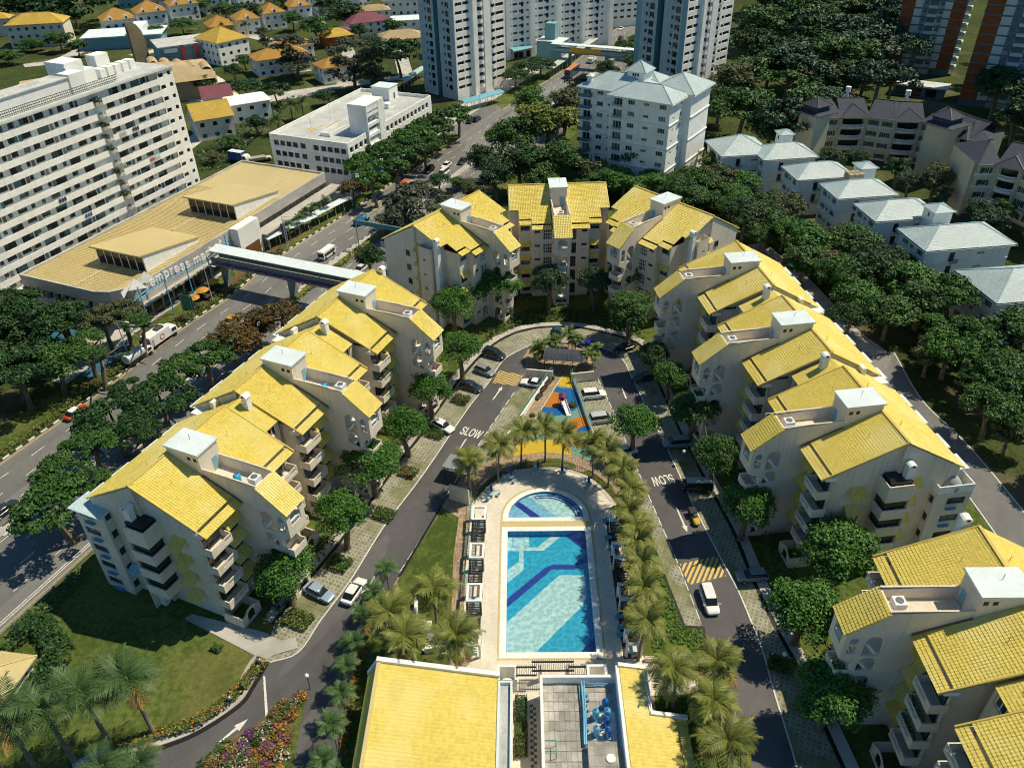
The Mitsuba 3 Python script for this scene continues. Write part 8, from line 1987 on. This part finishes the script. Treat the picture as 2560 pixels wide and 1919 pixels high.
def car(label, px, py, to, kind='sedan', col=(.6, .6, .6), roofcol=None, group=None, cat='car', name='car', z=.06, extra=None):
    """a car whose middle stands at the photograph point, its nose towards the point to"""
    key = thing(name, label, cat, group); p = G(px, py, .7)[:2] if not isinstance(px, np.ndarray) else px; d = (G2(*to) - G2(px, py)) if not isinstance(to, np.ndarray) else to; a = math.atan2(d[1], d[0])
    L, w, bh, (c0, c1, c2, c3), rh = KIND[kind]; h = L / 2
    body = lambda: loft([(-h, w * .80, .38, bh * .93, 5), (-h + .12, w * .93, .26, bh, 5), (-h + .7, w, .2, bh + .02, 6), (0, w, .2, bh, 6), (h - 1.0, w, .2, bh - .02, 6), (h - .35, w * .95, .22, bh * .84, 5), (h - .06, w * .82, .30, bh * .70, 4), (h, w * .7, .36, bh * .6, 4)])
    glass = lambda: loft([(c3, w * .80, bh - .15, bh + .02, 6), (c2 - .05, w * .80, bh - .15, rh - .06, 5), (c2 + .3, w * .82, bh - .15, rh - .02, 5), (c1 - .2, w * .82, bh - .15, rh - .02, 5), (c1 + .05, w * .80, bh - .15, rh - .07, 5), (c0, w * .82, bh - .15, bh, 6)])
    roof = lambda: loft([(c2 - .02, w * .70, rh - .09, rh - .03, 4), (c2 + .3, w * .74, rh - .07, rh + .015, 4), ((c1 + c2) / 2, w * .75, rh - .06, rh + .03, 4), (c1 - .2, w * .74, rh - .07, rh + .01, 4), (c1 + .04, w * .68, rh - .1, rh - .04, 4)])
    O = (p[0], p[1], z)
    place(sub(key, 'body'), shared('car_body_' + kind, 'm_gloss', body, col, True), O, a)
    place(sub(key, 'windows'), shared('car_glass_' + kind, 'm_glass', glass, None, True), O, a)
    place(sub(key, 'roof'), shared('car_roof_' + kind, 'm_gloss', roof, roofcol or col, True), O, a)
    c, s = math.cos(a), math.sin(a); W = lambda x, y, zz: (p[0] + x * c - y * s, p[1] + x * s + y * c, z + zz)
    for x in (h - .85, -h + .85):
        for y in (-1, 1):
            k = place(sub(key, 'wheel'), shared('wheel', 'm_paint', wheel_mesh, (.015, .015, .015)), W(x, y * (w - .09), .32), a if y > 0 else a + math.pi)
            place(sub(k, 'rim'), shared('rim', 'm_gloss', rim_mesh, (.35, .35, .36)), W(x, y * (w - .09), .32), a if y > 0 else a + math.pi)
    bx = lambda: MB().box(-.04, .04, -.17, .17, -.07, .07).mesh()
    for y in (-1, 1):
        place(sub(key, 'headlight'), shared('lamp', 'm_gloss', bx, (.7, .72, .72)), W(h - .09, y * w * .62, bh * .62), a)
        place(sub(key, 'tail_light'), shared('lamp', 'm_gloss', bx, (.35, .02, .02)), W(-h + .03, y * w * .66, bh * .78), a)
        place(sub(key, 'mirror'), shared('lamp', 'm_gloss', bx, col), W(c0 - .15, y * (w + .12), bh + .05), a)
    return key


WHITE, SILVER, BLACK, GREY = (.68, .70, .70), (.42, .45, .47), (.012, .013, .016), (.10, .12, .14)
GC = 'cars parked round the pool court'
car('white saloon car driving up the left road', 885, 1475, (940, 1395), 'sedan', WHITE)
car('silver-blue saloon car parked under the large round tree on the left road', 797, 1478, (850, 1505), 'sedan', (.24, .33, .42), group=GC)
car('white saloon car parked in the bays beside the painted word on the left road', 1106, 1063, (1150, 1085), 'sedan', WHITE, group=GC)
car('black car parked third from the bend on the left road', 1178, 964, (1222, 978), 'sedan', (.015, .03, .05), group=GC)
car('dark silver car parked second from the bend on the left road', 1212, 925, (1250, 940), 'hatch', (.20, .22, .24), group=GC)
car('black people carrier parked at the left bend', 1235, 884, (1280, 897), 'mpv', (.012, .02, .03), group=GC)
car('white coupe parked by the left wall of the pavilion island', 1331, 955, (1285, 948), 'coupe', WHITE, group=GC)
car('dark teal car parked nose-in at the top of the court', 1393, 830, (1396, 860), 'sedan', (.02, .07, .09), group=GC)
car('bright blue sports car parked at the top right of the court', 1474, 860, (1510, 868), 'coupe', (.01, .02, .42), group=GC)
car('black car with pale stripes parked at the right bend', 1561, 868, (1525, 880), 'sedan', BLACK, group=GC)
car('dark car in shade on the right road near the bend', 1612, 942, (1575, 950), 'sedan', (.02, .035, .045), group=GC)
car('white hatchback parked right of the playground wall', 1484, 985, (1530, 980), 'suv', WHITE, group=GC)
car('silver estate car parked right of the playground, nearer than the white hatchback', 1505, 1045, (1555, 1038), 'mpv', SILVER, group=GC)
car('white car half hidden by the palms on the right road', 1562, 1126, (1600, 1118), 'hatch', WHITE, group=GC)
car('grey-blue estate car parked in the shade of the right trees', 1692, 1106, (1640, 1110), 'mpv', (.16, .24, .28), group=GC)
k = car('black van with a pale ladder-striped roof parked on the right road', 1742, 1215, (1690, 1215), 'van', (.015, .016, .02), roofcol=(.45, .48, .48), group=GC)
car('grey hatchback parked beside the yellow striped hump', 1880, 1437, (1830, 1440), 'hatch', (.20, .25, .28), group=GC)
car('white people carrier driving down the right road past the hump', 1773, 1497, (1785, 1532), 'mpv', WHITE)
RT = RF.a[:2].copy()
def on(t, b): return RFP(t, b)
road_cars = (('black car on the near carriageway at the left edge', (10, 1272), 1, 'sedan', (.015, .03, .05)), ('dark car on the upper main road beside the hedge', (1073, 424), -1, 'suv', BLACK), ('white car on the upper main road', (1116, 412), -1, 'sedan', WHITE), ('white van behind the white car on the upper main road', (1110, 432), -1, 'van', (.6, .62, .62)), ('dark car beside the grove on the upper main road', (1156, 402), -1, 'sedan', (.02, .025, .03)), ('pale car half under the trees by the red-topped truck', (1020, 497), -1, 'sedan', (.5, .52, .52)), ('white car far up the main road', (1553, 71), -1, 'sedan', WHITE), ('dark car far up the main road', (1552, 94), 1, 'sedan', (.03, .04, .07)), ('dark blue car at the far junction, right one', (1192, 297), 1, 'suv', (.02, .03, .09)), ('brown-black car at the far junction, middle one', (1177, 301), 1, 'suv', (.04, .03, .03)), ('grey-blue car at the far junction, left one', (1152, 295), 1, 'sedan', (.12, .18, .2)), ('pale car behind the farthest left block', (905, 668), 1, 'sedan', (.5, .52, .5)), ('dark car behind the farthest left block', (915, 655), 1, 'suv', BLACK))
for lab, (px, py), s, kd, col in road_cars: car(lab, px, py, RT * s, kd, col, z=.04, group='cars on the main road')
car('yellow taxi half hidden by the rusty trees on the main road', 582, 797, RT, 'sedan', (.55, .33, .02), z=.04, cat='taxi'); car('red taxi with a white roof on the main road at the left', 190, 1028, RT, 'sedan', (.50, .05, .015), roofcol=WHITE, z=.04, cat='taxi')


def lorry(label, px, py, d, L, w, h, cab, col, cabcol, name='truck', cat='truck', parts=None, tank=False, bus=False, topcol=None, z=.04):
    key = thing(name, label, cat); p = G(px, py, 1.0)[:2]; fr = Frame(p, d / np.linalg.norm(d), z0=z); f = L / 2
    v, q = loft([(f - cab, w * .96, .5, h * .80, 7), (f - cab * .5, w, .45, h * .82, 7), (f - .25, w * .97, .45, h * .66 + .2, 6), (f, w * .9, .5, h * .5, 6)])
    if not bus:
        MB(fr).add(v, q).put(sub(key, 'cab'), 'm_gloss', col=cabcol)
        MB(fr).quad((f - .12, -w * .85, h * .46), (f - .12, w * .85, h * .46), (f - .42, w * .8, h * .72), (f - .42, -w * .8, h * .72)).put(sub(key, 'windscreen'), 'm_glass')
        for s in (-1, 1): MB(fr).box(f - cab * .85, f - .5, s * w * 1.0 - .02, s * w * 1.0 + .02, h * .45, h * .68).put(sub(key, 'cab_window'), 'm_glass')
    if tank:
        v, q = loft([(-f, w * .7, .9, h * .8, 2), (-f + .15, w, .75, h, 2.4), (f - cab - .25, w, .75, h, 2.4), (f - cab - .1, w * .7, .9, h * .8, 2)]); MB(fr).add(v, q).put(sub(key, 'tank'), 'm_gloss', col=col)
    elif bus:
        MB(fr).box(-f, f, -w, w, .35, h).put(sub(key, 'body'), 'm_gloss', col=col)
        for s in (-1, 1): MB(fr).box(-f + .4, f - .3, s * w - .02, s * w + .02, h * .45, h * .8).put(sub(key, 'windows'), 'm_glass')
        MB(fr).quad((f + .01, -w * .9, h * .4), (f + .01, w * .9, h * .4), (f + .01, w * .9, h * .85), (f + .01, -w * .9, h * .85)).put(sub(key, 'windscreen'), 'm_glass'); MB(fr).quad((-f - .01, -w * .9, h * .45), (-f - .01, w * .9, h * .45), (-f - .01, w * .9, h * .8), (-f - .01, -w * .9, h * .8)).put(sub(key, 'rear_window'), 'm_glass')
    else: MB(fr).box(-f, f - cab - .12, -w, w, .8, h).put(sub(key, 'box_body'), 'm_gloss', col=col)
    if topcol is not None: MB(fr).box(-f + .08, (f if bus else f - cab - .2) - .08, -w + .08, w - .08, h + .002, h + .08).put(sub(key, 'roof_panel'), 'm_paint', col=topcol)
    MB(fr).box(-f + .1, f - .2, -w * .8, w * .8, .42, .78).put(sub(key, 'chassis'), 'm_paint', col=(.03, .03, .03))
    a = math.atan2(fr.a[1], fr.a[0])
    for x in (f - cab * .55, -f + 1.0):
        for s in (-1, 1):
            o = fr(np.array([[x, s * (w - .12), .42]]))[0]; m3 = np.array([[math.cos(a), -math.sin(a), 0], [math.sin(a), math.cos(a), 0], [0, 0, 1]]) * 1.3; place(sub(key, 'wheel'), shared('wheel', 'm_paint', wheel_mesh, (.015, .015, .015)), o, m3=m3)
    if parts: parts(key, fr, f, w, h)
    return key


lorry('white minibus on the main road beyond the footbridge', 817, 632, RT * -1, 4.9, .9, 2.1, 1.3, WHITE, WHITE, 'minibus', 'minibus', bus=True, topcol=(.7, .71, .70))
def blue_bed(key, fr, f, w, h): MB(fr).box(-f, f - 1.75, -w, -w + .06, 1.1, 1.6).box(-f, f - 1.75, w - .06, w, 1.1, 1.6).box(-f, -f + .06, -w, w, 1.1, 1.6).put(sub(key, 'drop_sides'), 'm_gloss', col=(.02, .16, .34))
lorry('blue flatbed lorry on the main road by the yellow hatching', 904, 547, RT, 5.4, .95, 1.1, 1.6, (.02, .10, .22), (.10, .30, .48), parts=blue_bed)
def stripes(key, fr, f, w, h):
    MB(fr).box(-f - .02, -f, -w * .7, w * .7, 1.0, 1.9).put(sub(key, 'rear_door'), 'm_paint', col=(.35, .33, .3)); MB(fr).box(-f + .5, f - 2.2, -w - .02, -w, 1.0, 1.5).put(sub(key, 'side_stripe'), 'm_paint', col=(.45, .18, .08))
lorry('white box truck with a red roof on the upper main road', 1016, 472, RT, 6.6, 1.1, 3.2, 1.6, (.55, .55, .50), WHITE, parts=stripes, topcol=(.48, .13, .07))
lorry('orange-roofed dark blue bus far up the main road', 1430, 182, RT * -1, 11.5, 1.25, 3.2, 2, (.02, .05, .12), None, 'bus', 'bus', bus=True, topcol=(.50, .20, .06)); lorry('white lorry far up the main road under the bridge', 1480, 150, RT * -1, 6, 1.1, 2.8, 1.6, WHITE, WHITE)
def refuse(key, fr, f, w, h):
    MB(fr).box(-f - .5, -f + .9, -w, w, .8, h * .8).put(sub(key, 'hopper'), 'm_paint', col=(.05, .05, .055))
    r = MB(fr); t = np.linspace(0, 2 * math.pi, 20); r.tube([(-.6 + .55 * math.cos(x), -w - .03, 1.75 + .55 * math.sin(x)) for x in t[:-2]], .07, 5).put(sub(key, 'round_emblem'), 'm_paint', col=(.45, .05, .03))
    MB(fr).box(-.8, .9, -.6, .6, h, h + .35).put(sub(key, 'roof_hatch'), 'm_paint', col=(.05, .07, .08)); MB(fr).box(-f - .52, -f - .5, -w * .9, w * .9, .9, 1.3).put(sub(key, 'warning_chevron'), 'm_paint', col=(.5, .38, .04))
lorry('white refuse truck with a red ring emblem parked at the far kerb', 402, 842, RT, 7.4, 1.2, 2.9, 1.9, WHITE, WHITE, parts=refuse)
lorry('white tanker truck parked behind the refuse truck', 345, 888, RT, 6.2, 1.05, 2.5, 1.7, (.45, .52, .52), WHITE, tank=True)
lorry('blue-sided white lorry behind the market', 600, 397, G2(640, 405) - G2(590, 397), 7.0, 1.15, 3.2, 1.7, (.02, .05, .22), WHITE, topcol=(.6, .62, .62)); lorry('cream flatbed lorry behind the market beside the car park', 652, 396, G2(690, 390) - G2(640, 398), 6.5, 1.1, 1.6, 1.7, (.35, .33, .25), (.5, .48, .38))


# --- people and small vehicles
import manifold3d as mf


def chain(joints, bones):
    out = []
    for a, b in bones:
        (pa, ra), (pb, rb) = joints[a], joints[b]
        s = [mf.Manifold.sphere(r, 10).translate(list(map(float, p))) for p, r in ((pa, ra), (pb, rb))]
        out.append(mf.Manifold.hull(s[0] + s[1]))
    m = out[0]
    for o in out[1:]: m = m + o
    m = m.refine_to_length(.09); q = m.to_mesh(); t = trimesh.Trimesh(q.vert_properties[:, :3], q.tri_verts, process=True); trimesh.smoothing.filter_taubin(t, iterations=6)
    return np.array(t.vertices), np.array(t.faces)


def person(label, px, py, ang, shirt, trousers, bag=None, sit=False, z=.16, base=None):
    key = thing('person', label, 'person'); p = G2(px, py) if base is None else base; fr = Frame(p, (math.cos(ang), math.sin(ang)), z0=z)
    if sit: J = {'hip': ((0, 0, .55), .13), 'chest': ((.02, 0, 1.0), .15), 'neck': ((.03, 0, 1.2), .06), 'kl': ((.42, .1, .55), .07), 'kr': ((.42, -.1, .55), .07), 'fl': ((.45, .1, .08), .05), 'fr': ((.45, -.1, .08), .05), 'tl': ((.58, .1, .05), .04), 'tr': ((.58, -.1, .05), .04)}
    else: J = {'hip': ((0, 0, .92), .13), 'chest': ((.02, 0, 1.33), .15), 'neck': ((.03, 0, 1.5), .06), 'kl': ((.14, .1, .5), .07), 'kr': ((-.06, -.1, .5), .07), 'fl': ((.16, .1, .07), .05), 'fr': ((-.3, -.1, .1), .05), 'tl': ((.30, .1, .04), .04), 'tr': ((-.18, -.1, .05), .04)}
    c = np.array(J['chest'][0]); g = np.array(J['neck'][0])
    J.update({'hl': (np.array(J['hip'][0]) + [0, .1, -.02], .10), 'hr': (np.array(J['hip'][0]) + [0, -.1, -.02], .10), 'sl': (c + [0, .19, .08], .065), 'sr': (c + [0, -.19, .08], .065), 'el': (c + [-.06, .25, -.2], .05), 'er': (c + [.08, -.25, -.2], .05), 'wl': (c + [.06, .25, -.44], .038), 'wr': (c + [.2, -.22, -.42], .038), 'head': (g + [.02, 0, .14], .105), 'chin': (g + [.06, 0, .07], .06), 'nose': (g + [.125, 0, .13], .018)})
    B = [('hip', 'chest'), ('chest', 'neck'), ('neck', 'head'), ('head', 'chin'), ('head', 'nose'), ('hip', 'hl'), ('hip', 'hr'), ('hl', 'kl'), ('hr', 'kr'), ('kl', 'fl'), ('kr', 'fr'), ('fl', 'tl'), ('fr', 'tr'), ('chest', 'sl'), ('chest', 'sr'), ('sl', 'el'), ('sr', 'er'), ('el', 'wl'), ('er', 'wr')]
    for s, w in (('l', 'wl'), ('r', 'wr')):
        q = np.array(J[w][0]); J['p' + s] = (q + [.01, 0, -.07], .035); B.append((w, 'p' + s))
        for i in range(4): J[f'f{s}{i}'] = (q + [-.03 + .022 * i, 0, -.155 - (.012 if i in (1, 2) else 0)], .010); B.append(('p' + s, f'f{s}{i}'))
        J['t' + s + 'h'] = (q + [.055, 0, -.10], .011); B.append((w, 't' + s + 'h'))
    v, f = chain(J, B); MB(fr).add(v, f).put(sub(key, 'body'), 'm_paint', col=(.28, .17, .11), smooth=True)
    up = lambda d, js: {k: (p_, r + d) for k, (p_, r) in J.items() if k in js}
    J2 = up(.022, ('hip', 'chest', 'sl', 'sr', 'el', 'er', 'hl', 'hr')); v, f = chain(J2, [('hip', 'chest'), ('chest', 'sl'), ('chest', 'sr'), ('sl', 'el'), ('sr', 'er')]); MB(fr).add(v, f).put(sub(key, 'shirt'), 'm_paint', col=shirt, smooth=True)
    J3 = up(.02, ('hip', 'hl', 'hr', 'kl', 'kr', 'fl', 'fr')); v, f = chain(J3, [('hip', 'hl'), ('hip', 'hr'), ('hl', 'kl'), ('hr', 'kr'), ('kl', 'fl'), ('kr', 'fr')]); MB(fr).add(v, f).put(sub(key, 'trousers'), 'm_paint', col=trousers, smooth=True)
    h = np.array(J['head'][0]); MB(fr).lathe(h + [-.012, 0, .0], [(.112, 0), (.11, .05), (.08, .1), (0, .125)], 10).put(sub(key, 'hair'), 'm_paint', col=(.015, .012, .01), smooth=True)
    m = MB(fr); [m.box(h[0] + .095, h[0] + .108, h[1] + y - .014, h[1] + y + .014, h[2] + .005, h[2] + .022) for y in (-.04, .04)]; m.put(sub(key, 'eyes'), 'm_paint', col=(.02, .02, .02))
    if bag is not None: t = thing('bag', 'yellow bag carried by the person on the drive footpath', 'bag'); MB(fr).box(.1, .4, -.32, -.18, .45, .85).put(t, 'm_paint', col=bag)


da = ang_of((577, 1760), (606, 1728))
person('person in a white shirt and dark trousers walking along the hedge', 578, 1760, da, (.62, .64, .68), (.02, .025, .04)); person('person in dark teal clothes walking ahead along the hedge', 609, 1730, da, (.02, .09, .09), (.015, .02, .025)); person('person in a white top with a yellow bag where the path meets the drive', 653, 1666, da, (.62, .63, .62), (.03, .03, .03), bag=(.5, .35, .03))
t = thing('cleaning_cart', 'yellow and black three-wheeled cart on the right road', 'cart'); o = G2(1735, 1300); d = G2(1748, 1330) - G2(1722, 1272); fr = Frame(o, d / np.linalg.norm(d), z0=.06)
v, q = loft([(.5, .45, .3, .9, 4), (.9, .5, .25, .95, 4), (1.3, .42, .3, .75, 3), (1.5, .25, .35, .6, 3)]); MB(fr).add(v, q).put(sub(t, 'front_fairing'), 'm_gloss', col=(.55, .38, .02)); MB(fr).box(-1.6, -.3, -.5, .5, .35, 1.15).put(sub(t, 'rear_bin'), 'm_paint', col=(.02, .03, .03)); MB(fr).box(-.35, .5, -.4, .4, .3, .5).put(sub(t, 'floor'), 'm_paint', col=(.3, .2, .02)); MB(fr).box(-.3, .1, -.25, .25, .5, .62).put(sub(t, 'seat'), 'm_paint', col=(.02, .02, .02))
for x, y in ((1.15, 0), (-1.1, -.45), (-1.1, .45)):
    m = MB(fr); m.tube([(x, y - .07, .24), (x, y + .07, .24)], .24, 12); m.put(sub(t, 'wheel'), 'm_paint', col=(.015, .015, .015))
person('person in grey riding the yellow cart', 0, 0, math.atan2(d[1], d[0]), (.30, .34, .36), (.02, .03, .05), sit=True, z=.14, base=o)
t = thing('motorcycle', 'dark motorcycle parked in the gap of the kerb hedge', 'motorcycle'); fr = Frame(G2(300, 930), RT, z0=.06)
for x in (-.65, .65): m = MB(fr); m.tube([(x, -.05, .3), (x, .05, .3)], .3, 12); m.put(sub(t, 'wheel'), 'm_paint', col=(.015, .015, .015))
v, q = loft([(-.9, .1, .6, .8, 3), (-.3, .17, .45, .85, 3), (.25, .17, .45, .95, 3), (.6, .1, .6, 1.0, 3)], 10); MB(fr).add(v, q).put(sub(t, 'frame'), 'm_gloss', col=(.03, .03, .035)); MB(fr).box(.45, .52, -.35, .35, 1.0, 1.06).put(sub(t, 'handlebar'), 'm_paint', col=(.3, .3, .3))
